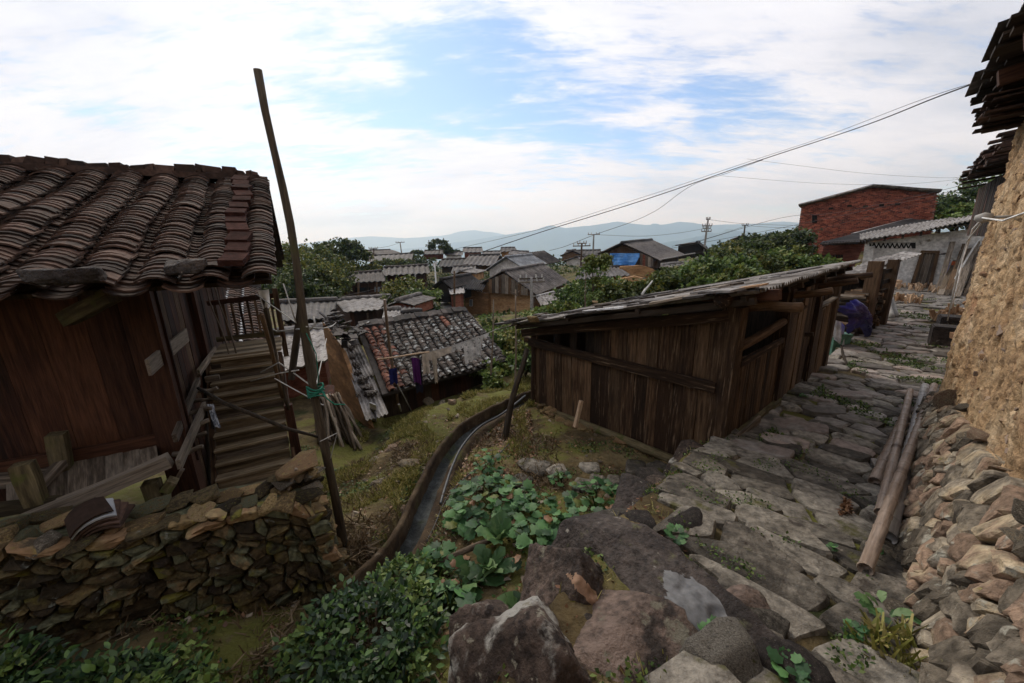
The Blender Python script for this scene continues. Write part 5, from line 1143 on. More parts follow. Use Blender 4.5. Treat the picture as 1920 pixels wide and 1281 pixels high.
for k in range(6): beam('slat', s1_+Z*(.2+k*.25), s1_-WD*.6+Z*(.2+k*.25), .03, .10, M_['wood_dark'], ws)
lg = [mb_ for mb_ in ()]
def log_mesh(r, L, m):
    mb = MB(); n = random.choice([5, 6, 7]); mb.tube([V((0, 0, 0)), V((0, 0, L))], r, n); return mb.mesh('firewood', M_[m])
FW = [log_mesh(R(.03, .055), R(.35, .5), random.choice(['wood_pale', 'bark', 'stick', 'wood_shed'])) for _ in range(12)]
FWRot = Matrix((WD, Z, WQ)).transposed().to_4x4()
for i in range(15):
    for j in range(11):
        p = s1_-WD*(.35+i*.115+R(-.03, .03))-WQ*.45+Z*(.02+j*.095+R(-.02, .02)); o = link('firewood', random.choice(FW), Matrix.Translation(p+WQ*R(-.04, .05)) @ FWRot @ Matrix.Rotation(R(-.08, .08), 4, 'X'))
        tag(o, 'split firewood log in the stack inside the open wood store', 'firewood', 'firewood stacked in the wood store')
# navy tarp draped over part of the stack
mb = MB(); tp_ = [(1574, 572), (1592, 566), (1604, 563), (1616, 570), (1622, 590), (1627, 622)]; n_ = 20
Pt = WQ; base_t = s1_+WQ*.12
outl = [(1572, 576), (1590, 566), (1600, 560), (1612, 570), (1621, 585), (1626, 600), (1627, 618), (1622, 640), (1616, 628), (1609, 606), (1602, 603), (1594, 612), (1584, 626), (1582, 612), (1588, 596), (1575, 586)]
C0 = onv(1604, 590, base_t, WQ); fo = []
for i in range(len(outl)):
    for k in range(5):
        a, b = outl[i], outl[(i+1) % len(outl)]; fo.append((a[0]+(b[0]-a[0])*k/5+R(-.6, .6), a[1]+(b[1]-a[1])*k/5+R(-.6, .6)))
L_ = len(fo); NRg = 11
for r in range(NRg):
    s_ = 1-r/NRg; h_ = .16*(1-s_**3)
    for i, (x, y) in enumerate(fo):
        q = lerp(C0, onv(x, y, base_t, WQ), s_); fd = abs(noise.noise(V((q.x*7, q.y*7, q.z*2.2))))*.13+.05*abs(noise.noise(q*19)); mb.v.append(tuple(q+WQ*(h_+.02-fd+.05)))
mb.v.append(tuple(C0+WQ*.16))
for r in range(NRg-1):
    for i in range(L_): mb.f.append((r*L_+i, r*L_+(i+1) % L_, (r+1)*L_+(i+1) % L_, (r+1)*L_+i))
for i in range(L_): mb.f.append(((NRg-1)*L_+i, (NRg-1)*L_+(i+1) % L_, len(mb.v)-1))
tag(mb.build('navy_tarp', M_['tarp_navy'], None, True), 'crumpled navy blue plastic sheet draped over the firewood stack', 'tarp')
# pale green bin under a white sack, with a stick
bw = at(1568, 655, Y=8.2); bn = thing('green_bin', 'pale green bin under a white sack between shed and wood store', 'bin', V((bw.x, bw.y, -2.3)))
mb = MB(); B0 = at(1562, 656, Y=8.1); sz = .19
for z_, s_ in ((0, .85), (.42, 1.0), (.42, 1.06), (.47, 1.06)):
    for a, b in ((-1, -1), (1, -1), (1, 1), (-1, 1)): mb.v.append((B0.x+a*sz*s_, B0.y+b*sz*s_, B0.z-.08+z_))
for r in range(3):
    for k in range(4): mb.f.append((r*4+k, r*4+(k+1) % 4, r*4+4+(k+1) % 4, r*4+4+k))
mb.f += [(3, 2, 1, 0), (12, 13, 14, 15)]; mb.build('bin_body', M_['bin_green'], bn)
cloth('white_sack', 'torn white plastic sack hung over the green bin', [at(1556, 602, Y=8.0), at(1566, 600, Y=7.85), at(1578, 604, Y=7.85), at(1584, 612, Y=8.0)], (.30, .50), 'bag_white', None, .07, 8, 'sack')
cloth('white_scrap', 'small white scrap of plastic hung above the sack', [at(1560, 576, Y=8.3), at(1564, 575, Y=8.3)], .2, 'bag_white', None, .01, 4, 'plastic')
tag(beam('blue_carton', at(1590, 633, Y=8.9), at(1594, 622, Y=8.9), .06, .07, M_['tarp_blue'], None), 'small blue and white carton on the firewood', 'carton')
tag(log('thin_stick', zpp(1589, 688, .0), at(1577, 648, Y=7.8), .022, .02, M_['pole'], None, 6), 'thin dark stick propping the white sack on the path edge', 'stick')
# pale poles, crate, blocks, heaps at the far end of the path
for lab, a, b in [('left pale barkless log leaning at the path edge beyond the wood store', (1672, 597), (1661, 549)), ('right pale barkless log leaning at the path edge beyond the wood store', (1680, 594), (1669, 549))]:
    p = at(*a, z=-2.28); tag(log('pale_log', p, at(*b, Y=p.y+.9), .07, .06, M_['cord_pale'], None, 8), lab, 'log', 'pale logs by the far path')
for lab, x, y, w_, h_, zz_ in [('square dark stone block on the path beside the earth house, nearer of two', 1768, 648, .22, .42, -2.3), ('darker stone block behind the nearer square block', 1782, 626, .24, .42, -2.3)]:
    c = at(x, y, z=zz_); mb = MB(); mb.box((0, 0, h_/2), V((w_, 0, 0)), V((0, w_, 0)), V((0, 0, h_/2))); bm = bmesh.new(); me = mb.mesh('stone_block', M_['rock_dark']); bm.from_mesh(me); bmesh.ops.bevel(bm, geom=bm.edges[:], offset=.02, segments=2, affect='EDGES'); bm.to_mesh(me); bm.free()
    tag(link('stone_block', me, Matrix.Translation(c) @ Matrix.Rotation(-.75+R(-.1, .1), 4, 'Z')), lab, 'stone block', 'stone blocks on the path')
chip = [beam('x', V((0, 0, 0)), V((.22, 0, 0)), .07, .03, M_['wood_pale'], None, Z, .3, 2).data for _ in range(4)]
for o in [o for o in bpy.data.objects if o.name.startswith('x')]: bpy.data.objects.remove(o)
def heap(label, px, py, zz_, n, r, h, group, name='firewood_piece', L=1.0):
    c = at(px, py, z=zz_)
    for i in range(n):
        d = math.sqrt(R(0, 1))*r; a = R(0, 6.28); p = c+V((math.cos(a)*d, math.sin(a)*d, h*(1-d/r)*R(.3, 1)+.02))
        tag(link(name, random.choice(chip), Matrix.Translation(p) @ Matrix.Rotation(R(0, 6), 4, 'Z') @ Matrix.Rotation(R(-.5, .5), 4, 'Y') @ Matrix.Scale(R(.7, 1.4)*L, 4)), label, 'firewood', group)
heap('reddish split firewood piece in the heap against the earth house beside the far path', 1793, 606, -2.3, 70, .45, .4, 'firewood heap by the earth house')
heap('pale split wood piece in the litter before the leaning planks', 1755, 545, -2.3, 110, 1.2, .05, 'split wood before the white house', L=.7)
heap('split wood piece on the small pile at the grassy path edge', 1697, 568, -2.28, 24, .4, .05, 'small split wood pile at the path edge')

# ------------------------------------------------------------------ helpers: houses
def prism(name, pts, back, m, parent):
    """A wall: an outline given in the world, given depth by the vector back."""
    mb = MB(); n = len(pts); P = [V(p) for p in pts]; mb.v = [tuple(p) for p in P]+[tuple(p+back) for p in P]
    mb.f = [tuple(range(n)), tuple(reversed(range(n, 2*n)))]+[(k, n+k, n+(k+1) % n, (k+1) % n) for k in range(n)]
    return mb.build(name, m if not isinstance(m, str) else M_[m], parent)
def window(parent, x0, y0, x1, y1, P, n, pane='glass', frame_='white_paint', bars=1, name='window'):
    c = [onv(x, y, P+n*.02, n) for x, y in ((x0, y1), (x1, y1), (x1, y0), (x0, y0))]; ex = (c[1]-c[0]); ey = (c[3]-c[0]); w, h = ex.length, ey.length; t = min(w, h)*.09; ex.normalize(); ey.normalize()
    mb = MB()
    def bar(p, q, th):
        d = (q-p); L = d.length; d.normalize(); s = d.cross(n).normalized(); mb.box((p+q)/2, d*(L/2), s*th/2, n*.035)
    bar(c[0], c[1], t); bar(c[3], c[2], t); bar(c[0]+ey*t*.5, c[3]-ey*t*.5, t*.98); bar(c[1]+ey*t*.5, c[2]-ey*t*.5, t*.98)
    for k in range(bars): a = lerp(c[0], c[1], (k+1)/(bars+1)); b = lerp(c[3], c[2], (k+1)/(bars+1)); bar(a+ey*t*.5, b-ey*t*.5, t*.6)
    f = mb.build(name, M_[frame_], parent)
    mb = MB(); mb.box((c[0]+c[2])/2, ex*(w/2-t*.3), ey*(h/2-t*.3), n*.008); mb.build('pane', M_[pane], f)
def hole(parent, x0, y0, x1, y1, P, n, name='opening', m='dark'):  # flat panel on the wall; its dark colour paints the shade of an opening
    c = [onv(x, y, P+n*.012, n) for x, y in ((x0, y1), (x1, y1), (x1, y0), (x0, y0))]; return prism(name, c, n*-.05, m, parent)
def roof_side(parent, e0, e1, r0, r1, mt, pitch, amp, rows=1, sg=.0, name='roof_slope', th=.03):
    nw = max(4, int((e1-e0).length/pitch)); return corr(name, e0, e1, r0, nw, amp, mt, parent, th, 4, rows, sg) if (e1-e0-(r1-r0)).length < 1e-3 else quadroof(parent, e0, e1, r0, r1, mt, nw, amp, name, th)
def quadroof(parent, e0, e1, r0, r1, mt, nw, amp, name, th):
    mb = MB(); seg = 4; m = nw*seg+1; n = (e1-e0).cross(r0-e0).normalized(); n = n if n.z > 0 else -n; se = R(0, 50)
    for q in (0, -th):
        for j in range(4):
            for k in range(m):
                a, b = lerp(e0, e1, k/(m-1)), lerp(r0, r1, k/(m-1)); p = lerp(a, b, j/3)
                mb.v.append(tuple(p+n*(amp*math.cos(2*math.pi*k/seg)+q)+Z*(.05*noise.noise(V((k/m*4, j*.7, se))) if 0 < j < 4 else 0)))
    L_ = 4*m
    for o_ in (0, L_):
        for j in range(3):
            for k in range(m-1): mb.f.append((o_+j*m+k, o_+j*m+k+1, o_+(j+1)*m+k+1, o_+(j+1)*m+k))
    for k in range(m-1): mb.f += [(k, k+1, L_+k+1, L_+k), (3*m+k, 3*m+k+1, L_+3*m+k+1, L_+3*m+k)]
    for j in range(3): mb.f += [(j*m, (j+1)*m, L_+(j+1)*m, L_+j*m), (j*m+m-1, (j+1)*m+m-1, L_+(j+1)*m+m-1, L_+j*m+m-1)]
    return mb.build(name, M_[mt], parent, True)
def house_body(label, r0, r1, a0, a1, b0, b1, zb, wall, roof, pitch=.28, amp=.05, gable=None, inset=.86, roof_b=None, over=.35, group='village houses below the path', name='village_house', cap=True, cat='house'):
    """r: ridge ends; a, b: eave ends of the two slopes; zb: foot of the walls."""
    c = (a0+a1+b0+b1)/4; h = thing(name, label, cat, V((c.x, c.y, zb)), group)
    quadroof(h, a0, a1, r0, r1, roof, max(4, int((a1-a0).length/pitch)), amp, 'roof_slope', .05)
    quadroof(h, b1, b0, r1, r0, roof_b or roof, max(4, int((b1-b0).length/pitch)), amp, 'roof_slope', .05)
    if cap:
        mb = MB(); mb.tube([lerp(r0, r1, k/6)+Z*(.05+R(-.02, .02)) for k in range(7)], .13, 6); mb.build('ridge_cap', M_[roof], h, True)
    d = (r1-r0).normalized(); o = min(over, (r1-r0).length*.1)
    def ins(e, r): return r+(e-r)*inset
    for s, (r, a, b, sg) in enumerate(((r0, a0, b0, 1), (r1, a1, b1, -1))):
        dd = d*sg*o; A, B = ins(a, r)+dd, ins(b, r)+dd; P = [V((A.x, A.y, zb)), V((B.x, B.y, zb)), B-Z*.12, r+dd-Z*.12, A-Z*.12]
        prism('gable_wall', P, d*sg*.22, gable or wall, h)
    for (p, q, rp, rq) in ((a0, a1, r0, r1), (b0, b1, r0, r1)):
        A, B = ins(p, rp)+d*(o+.22), ins(q, rq)-d*(o+.22); nn = (rp-p); nn.z = 0; nn.normalize(); prism('wall', [V((A.x, A.y, zb)), V((B.x, B.y, zb)), B-Z*.12, A-Z*.12], nn*.22, wall, h)
    return h
def gable_house(label, A, L, Rr, by, Y, yaw, length, wall, roof, slope=0.0, **k):
    """Gable turned to us: apex, left and right eave pixels; the ridge runs away along yaw."""
    d = V((math.sin(yaw), math.cos(yaw), slope)); n = V((math.sin(yaw), math.cos(yaw), 0)); P = at(A[0], A[1], Y=Y)
    a, b = onv(L[0], L[1], P, n), onv(Rr[0], Rr[1], P, n); zb = onv(A[0], by, P, n).z
    return house_body(label, P, P+d*length, a, a+d*length, b, b+d*length, zb, wall, roof, **k), P, n
def side_house(label, RL, RR, EL, ER, by, wall, roof, **k):
    """Eaves turned to us: ridge and near eave as (x, y, Y)."""
    r0, r1 = at(RL[0], RL[1], Y=RL[2]), at(RR[0], RR[1], Y=RR[2]); a0, a1 = at(EL[0], EL[1], Y=EL[2]), at(ER[0], ER[1], Y=ER[2])
    zb = at((EL[0]+ER[0])/2, by, Y=(EL[2]+ER[2])/2).z
    b0, b1 = V((2*r0.x-a0.x, 2*r0.y-a0.y, a0.z)), V((2*r1.x-a1.x, 2*r1.y-a1.y, a1.z)); e = (a1-a0); n = V((-e.y, e.x, 0)).normalized(); n = n if n.y > 0 else -n
    h = house_body(label, r0, r1, a0, a1, b0, b1, zb, wall, roof, **k); ins = k.get('inset', .86); return h, r0+(a0-r0)*ins, n

# ------------------------------------------------------------------ white house, brick house
P_w = at(1720, 538, z=-2.32); n_w = V((.72, .69, 0)).normalized()
wf = lambda x, y, o=0: onv(x, y, P_w-n_w*o, n_w)
white = thing('white_house', 'low white plastered house with a plank door and lattice vent at the path end', 'house', P_w)
prism('front_wall', [wf(1608, 560), wf(1842, 560), wf(1852, 425), wf(1622, 455)], n_w*.25, 'plaster', white)
sl = wf(1622, 455); prism('side_wall', [wf(1608, 560)+n_w*.25, sl+n_w*.25, sl+n_w*5, wf(1608, 560)+n_w*5], V((.2, 0, 0)), 'earth_far', white)
x = 1632
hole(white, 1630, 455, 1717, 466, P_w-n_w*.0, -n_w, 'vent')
for k in range(10):
    x0 = 1631+k*8.6; y0 = 455.2+k*.15
    for tri in (((x0, y0-.6), (x0+7.2, y0-.4), (x0+3.6, y0+6.5)), ((x0+4.2, y0+11), (x0+11, y0+11.2), (x0+7.8, y0+4))) if k < 9 else ():
        prism('vent_brick', [wf(a, b, .03) for a, b in tri], n_w*.06, 'plaster', white)
dr = [(1731, 474), (1756, 474), (1738, 540), (1711, 539)]
dp = wf(1733, 506)
for k in range(4):
    t0, t1 = k/4+.01, (k+1)/4-.01; top = lambda t: (lerp(V((1731, 474, 0)), V((1756, 474, 0)), t)); bot = lambda t: lerp(V((1711, 539, 0)), V((1738, 540, 0)), t)
    prism('door_plank', [wf(bot(t0).x, bot(t0).y, .03), wf(bot(t1).x, bot(t1).y, .03), wf(top(t1).x, top(t1).y, .03), wf(top(t0).x, top(t0).y, .03)], n_w*.05, 'wood_grey', white)
for a, b in (((1730, 471), (1708, 540)), ((1759, 472), (1742, 541)), ((1727, 472), (1762, 473))): beam('door_frame', wf(*a, .05), wf(*b, .05), .11, .11, M_['wood_shed'], white, n_w)
beam('wall_stub', wf(1757, 478, .03), wf(1780, 474, .03), .10, .05, M_['wood_shed'], white, Z)
quadroof(white, wf(1612, 450, .8), wf(1846, 416, .8), wf(1612, 438, -3.6), wf(1780, 408, -3.6), 'sheet', 22, .03, 'roof_slope', .04)
quadroof(white, wf(1735, 436, 1.1)+Z*.12, wf(1846, 413, 1.1)+Z*.12, wf(1745, 428, -.8)+Z*.18, wf(1850, 406, -.8)+Z*.2, 'sheet', 12, .035, 'roof_sheet', .04)
for k in range(7): beam('rafter', wf(1625+k*34, 453-k*5, .75)-Z*.05, wf(1625+k*34, 453-k*5, -1)+Z*.02, .08, .10, M_['wood_dark'], white)
prism('side_block', [wf(1604, 560, .3), wf(1621, 560, .3), wf(1640, 462, .3), wf(1622, 462, .3)], n_w*1.2, 'plaster', white)
# planks leaning on its right end, clothes on a line
lp = ['thick brown plank', 'grey plank', 'thin dark pole', 'long pale pole', 'broad weathered plank']
for i in range(17):
    xb = 1758+i*3.6+R(-4, 4); p = at(xb, 552+R(-4, 6), z=-2.3); q = wf(1790+i*3.4+R(-8, 8), R(452, 500), .15)
    tag(beam('leaning_plank', p, q, R(.07, .2), R(.04, .07), M_[random.choice(['wood_grey', 'wood_shed', 'bark', 'wood_grey'])], None, Z, .05), 'weathered plank or pole leaning against the right end of the white house', 'plank', 'planks leaning on the white house')
tag(log('pale_pole', at(1772, 552, z=-2.3), wf(1836, 448, .2), .035, .03, M_['cord_pale'], None, 6), 'long pale grey pole leaning among the planks at the white house', 'pole')
tag(wire('clothes_line', sag(wf(1762, 478, .6), wf(1832, 487, .6), .05), .012, M_['cord_pale']), 'clothes line strung before the right end of the white house', 'line')
cloth('lilac_towel', 'lilac checked towel on the line by the white house, left of two', [wf(1770, 489, .6), wf(1783, 488, .6)], .50, 'cloth_lilac', None, .03, 6, 'towel')
cloth('orange_towel', 'orange towel on the line by the white house, right of two', [wf(1785, 490, .6), wf(1800, 491, .6)], .42, 'cloth_orange', None, .03, 6, 'towel')
pal = thing('wooden_pallet', 'small wooden pallet leaning on the low wall left of the white house door', 'pallet', wf(1670, 540, .8))
for k in range(6): beam('slat', wf(1661+k*4.4, 542-k*.3, .9-.0*k), wf(1668+k*4.4, 525, .5), .07, .03, M_['wood_pale'], pal)
for y_ in (528, 539): beam('rail', wf(1660+(539-y_)*.4, y_, .8), wf(1688+(539-y_)*.4, y_+1, .8), .06, .05, M_['wood_pale'], pal)
lw = thing('low_wall', 'low rubble wall along the front of the white house', 'wall', wf(1690, 545, .3))
for k in range(60): put(random.choice(stone_pool('foot', None, 8, 3)), 'stone', wf(1650+k*1.3+R(-2, 2), 544+R(-6, 4), .35+R(-.1, .2)), (R(.1, .2), R(.1, .16), R(.06, .12)), lw)

P_b = at(1500, 470, Y=33); n_b = V((.64, .77, 0)).normalized()
bfp = lambda x, y, o=0: onv(x, y, P_b-n_b*o, n_b)
brickh = thing('brick_house', 'tall red brick house with a small window under a low grey gable roof', 'house', bfp(1560, 500))
OUT = [(1487, 500), (1742, 470), (1757, 361), (1637, 350), (1503, 386)]
prism('gable_wall', [bfp(x, y) for x, y in OUT], n_b*.3, 'mortar', brickh)
ex = V((n_b.y, -n_b.x, 0)); B0 = bfp(1487, 500); c2 = [((bfp(x, y)-B0).dot(ex), bfp(x, y).z) for x, y in OUT]
def inside(p, poly):
    o = False; n = len(poly)
    for i in range(n):
        (x1, y1), (x2, y2) = poly[i], poly[(i+1) % n]
        if (y1 > p[1]) != (y2 > p[1]) and p[0] < (x2-x1)*(p[1]-y1)/(y2-y1)+x1: o = not o
    return o
holes = []
for (x0, y0, x1, y1) in ((1523, 404, 1532, 418), (1509, 462, 1528, 486)):
    a, b = bfp(x0, y1), bfp(x1, y0); holes.append(((a-B0).dot(ex), (b-B0).dot(ex), a.z, b.z))
mb = MB(); zmin = min(c[1] for c in c2); r = 0; z = zmin
while z < max(c[1] for c in c2):
    x = min(c[0] for c in c2)-(.13 if r % 2 else 0)
    while x < max(c[0] for c in c2):
        cc = (x+.125, z+.04)
        if inside(cc, c2) and not any(h0 < cc[0] < h1 and z0 < cc[1] < z1 for h0, h1, z0, z1 in holes):
            d = R(.008, .03); b = len(mb.v); x1, z1 = x+.243, z+.076
            p = [B0+ex*a+V((0, 0, c-B0.z))-n_b*d for a, c in ((x, z), (x1, z), (x1, z1), (x, z1))]; q = [v+n_b*.04 for v in p]
            mb.v += [tuple(v) for v in p+q]; mb.f += [(b, b+1, b+2, b+3), (b, b+4, b+5, b+1), (b+1, b+5, b+6, b+2), (b+2, b+6, b+7, b+3), (b+3, b+7, b+4, b)]
        x += .258
    z += .088; r += 1
tag(mb.build('bricks', M_['brick'], brickh), kind='stuff')
L0, A0, R0 = bfp(1497, 384, .6), bfp(1637, 347, .6), bfp(1767, 356, .6); dN = n_b*9
quadroof(brickh, L0, L0+dN, A0, A0+dN, 'sheet', 26, .05, 'roof_slope', .10); quadroof(brickh, R0+dN, R0, A0+dN, A0, 'sheet', 26, .05, 'roof_slope', .10)
prism('side_wall', [bfp(1487, 500)+n_b*.3, bfp(1503, 388)+n_b*.3, bfp(1503, 388)+n_b*8.5, bfp(1487, 500)+n_b*8.5], ex*.3, 'brick_far', brickh); prism('side_wall', [bfp(1742, 470)+n_b*.3, bfp(1757, 363)+n_b*.3, bfp(1757, 363)+n_b*8.5, bfp(1742, 470)+n_b*8.5], ex*-.3, 'brick_far', brickh)
window(brickh, 1523, 404, 1532, 418, P_b, -n_b, 'dark', 'wood_dark', 1)
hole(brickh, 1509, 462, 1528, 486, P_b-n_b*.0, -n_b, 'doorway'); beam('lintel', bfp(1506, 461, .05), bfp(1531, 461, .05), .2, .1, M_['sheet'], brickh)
for x, y in ((1558, 391), (1593, 386), (1623, 387), (1653, 385), (1683, 383)): beam('joist_end', bfp(x, y, -.1), bfp(x, y, .12), .28, .16, M_['wood_dark'], brickh)
# low tiled annexe before the brick house
an = thing('brick_annexe', 'low annexe with a black tiled roof between the brick house and the white house', 'house', at(1600, 500, Y=24))
quadroof(an, at(1540, 456, Y=23), at(1625, 452, Y=21.5), at(1704, 411, Y=29), at(1760, 414, Y=27), 'tile_black', 16, .05, 'roof_slope', .12)
prism('wall', [at(1535, 500, Y=24), at(1600, 505, Y=23), at(1622, 455, Y=23), at(1545, 460, Y=24)], V((0, .3, 0)), 'brick_far', an)
beam('ridge', at(1600, 440, Y=26), at(1706, 412, Y=29), .3, .16, M_['sheet'], an)
for k in range(9): beam('eave_tile', at(1542+k*8, 458-k*.4, Y=22.9-k*.15), at(1548+k*8, 453-k*.4, Y=23.4-k*.15), .25, .07, M_['tile_black'], an)
for k in range(8):
    for r in range(2): hole(an, 1541+k*5.2, 478+r*5, 1544+k*5.2, 482+r*5, at(1570, 480, Y=23.4), V((0, -1, 0)), 'vent_hole')

# ------------------------------------------------------------------ the mossy tiled mud house in the middle
TR0, TR1, TE0, TE1 = at(674, 618, Y=9.45), at(872, 591, Y=11.45), at(722, 740, Y=7.40), at(939, 683, Y=9.40)
TR1.z = TR0.z; TE1 = TE0+(TR1-TR0)*1.0
tU = (TR1-TR0).normalized(); tS = (TR0-TE0); tL = tS.length; tSn = tS.normalized(); tN = tU.cross(tSn).normalized(); tN = tN if tN.z > 0 else -tN; TW = (TR1-TR0).length
print('T', TR0, TR1, TE0, TE1, TW, tL)
th_ = thing('mud_house', 'small mud house with lichen spotted tiled roof below the ditch bank', 'house', V((TE0.x, TE0.y, -3.9)))
def tpt(a, b, n=0): return TE0+tU*a+tSn*b+tN*n
tcov = [tile_mesh('cover_tile', .15+R(-.008, .012), .20, .022, rad(62), M_['tile_t']) for _ in range(4)]; tred = [tile_mesh('cover_tile', .15, .20, .022, rad(62), M_['tile_red']) for _ in range(2)]
tp2 = MB(); ptile = tile_mesh('pan_tile', .16, .22, .012, rad(40), M_['tile_t'], True); NR_ = 16; sp = TW/NR_; NCo = int(tL/.135)
TB = Matrix((tU, tSn, tN)).transposed().to_4x4()
for i in range(NR_):
    for j in range(NCo):
        sg_ = .03*noise.noise(V((i*.5, j*.3, 3))); wob = .02*noise.noise(V((i*2.1, j*.5, 8)))
        M = Matrix.Translation(tpt(.16+i*sp+wob, j*.135+R(-.012, .012), .075+sg_)) @ TB @ Matrix.Rotation(R(-.08, .08), 4, 'Z') @ Matrix.Rotation(-.13+R(-.05, .04), 4, 'X')
        red = i < 2 or (i == 2 and R(0, 1) < .4) or (i == 11 and j > NCo-5)
        link('cover_tile', random.choice(tred if red else tcov), M, th_)
        M2 = Matrix.Translation(tpt(.16+(i+.5)*sp+wob, j*.135, .045+sg_)) @ TB @ Matrix.Rotation(-.10, 4, 'X'); o_ = len(tp2.v)
        tp2.v += [tuple(M2 @ v.co) for v in ptile.vertices]; tp2.f += [tuple(o_+q for q in p.vertices) for p in ptile.polygons]
M_['tile_ti'] = mat('lichen_spotted_pans', [(.018, .013, .010), (.036, .027, .022), (.06, .048, .04)], 8, rough=.75, bump=.5, bscale=50, bdist=.006, rnd=.3, pick=.55, rand='island', layers=[((.34, .34, .32), 7, .54, .64)])
tag(tp2.build('pan_tiles', M_['tile_ti'], th_), kind='stuff')
mb = MB(); c = [tpt(-.05, .02), tpt(TW, .02), tpt(TW, tL), tpt(-.05, tL)]; mb.hexa([p-Z*.05 for p in c]+c); back = TR0*2-TE0; bk = [tpt(-.05, tL), tpt(TW, tL), V((TR1.x*2-TE1.x, TR1.y*2-TE1.y, TE0.z)), V((back.x, back.y, TE0.z))]; mb.hexa([p-Z*.05 for p in bk]+bk); mb.build('roof_deck', M_['tile_black'], th_)
t = 0
while t < TW:
    w = R(.09, .2); mb = MB(); mb.box(tpt(t+w/2, tL, 0)+Z*(.11+R(-.015, .02)), tU*(w/2)+Z*R(-.01, .01), tSn*.12, Z*R(.03, .05)); mb.build('ridge_tile', M_['tile_black'], th_); t += w
for k in range(26):
    mb = MB(); mb.box(tpt(TW-.02+R(-.05, .03), k*.1, .06+R(-.01, .02)), tU*.10, tSn*.055, tN*.02); mb.build('verge_tile', M_['tile_black'], th_)
rp_ = lambda x, y, n=.06: onv(x, y, tpt(0, 0, n), tN)
corr('verge_sheet', rp_(686, 790), rp_(728, 776), rp_(634, 640), 6, .022, 'sheet', th_, .012, 6, 6, .03)
corr('verge_sheet', rp_(664, 715, .085), rp_(702, 703, .085), rp_(632, 637, .085), 6, .022, 'sheet', th_, .012, 6, 4, .03)
VL = ['topmost', 'second from the top', 'third from the top', 'fourth from the top', 'fifth from the top', 'sixth from the top', 'lowest and largest', 'lone small one left of the row']
for i, (x, y, s_) in enumerate([(657, 652, .10), (661, 668, .10), (667, 685, .11), (672, 698, .09), (681, 711, .13), (687, 727, .12), (694, 737, .14), (671, 741, .07)]):
    o = put(random.choice(stone_pool('cap3', M_['rock_lichen'], 5, 3)), 'roof_stone', rp_(x, y, .12), (s_*1.2, s_*.8, s_*.6)); tag(o, 'lichen covered stone on the mud house cement sheets, '+VL[i], 'stone', 'stones on the mud house verge')
mg = tpt(-.45, 0); 
gw = lambda x, y: onv(x, y, mg, tU)
prism('mud_wall', [gw(604, 602), gw(636, 645), gw(690, 792), V((gw(690, 792).x, gw(690, 792).y, -4.1)), V((gw(604, 602).x, gw(604, 602).y, -4.1))], tU*.12-Z*.2, 'earth_far', th_)
for k in range(75):
    t_ = R(0, 1); q = lerp(gw(612, 598), gw(640, 640), t_) if k % 3 else lerp(gw(640, 640), tpt(0, tL), R(0, 1)); p = q+tU*R(-.05, .30)+Z*R(.0, .16)+tSn*R(-.1, .1)
    beam('broken_tile', p, p+V((R(-1, 1), R(-1, 1), R(-.4, .4))).normalized()*R(.1, .22), R(.1, .17), R(.015, .03), M_[random.choice(['tile_black', 'tile_t', 'tile_far'])], th_, Z, .2, 2)
wb0, wb1 = tpt(.0, .42, -.08), tpt(TW-.25, .42, -.08); a = 0; Wl = (wb1-wb0).length
while a < Wl:
    w = R(.16, .26); p = wb0+tU*(a+w/2); beam('wall_board', V((p.x, p.y, -4.0)), p, w*.97, .03, M_['wood_red'] if R(0, 1) < .6 else M_['wood_dark'], th_, tU.cross(Z), .02); a += w
beam('corner_post', V((wb1.x, wb1.y, -4.0)), wb1, .12, .12, M_['wood_dark'], th_)
beam('eave_beam', tpt(-.1, .08, -.07), tpt(TW, .08, -.07), .08, .09, M_['wood_dark'], th_)
prism('end_wall', [V((wb1.x, wb1.y, -4.0)), wb1, tpt(TW-.25, tL, -.08), V((tpt(TW-.25, tL).x, tpt(TW-.25, tL).y, -4.0))], tU*-.2, 'earth_far', th_)
tag(beam('white_board', gp(700, 786, -3.2)-Z*.05, at(699, 757, Y=6.55), .13, .02, M_['white_paint'], None, V((0, -1, 0)), .03), 'white board standing against the end of the mud house sheets', 'board')
tag(beam('white_stake', gp(752, 772, -3.1), at(748, 758, Y=6.7), .03, .02, M_['white_paint'], None), 'thin white stake at the foot of the bamboo laundry pole', 'stake')
tag(put(stone_pool('srub2', M_['stone_r'], 4, 3)[0], 'bank_stone', gp(803, 758, -3)+Z*.05, (.18, .13, .17)), 'pointed grey stone on the bank before the mud house, leftmost of three', 'stone', 'stones along the bank top')
tag(put(stone_pool('srub2', None, 4, 3)[1], 'bank_stone', gp(829, 757, -3)+Z*.05, (.13, .10, .15)), 'narrow grey stone in the middle of the three on the bank top', 'stone', 'stones along the bank top')
tag(put(stone_pool('srub2', None, 4, 3)[2], 'bank_stone', gp(848, 757, -3)+Z*.03, (.10, .09, .08)), 'smallest grey stone on the bank top, rightmost of three', 'stone', 'stones along the bank top')
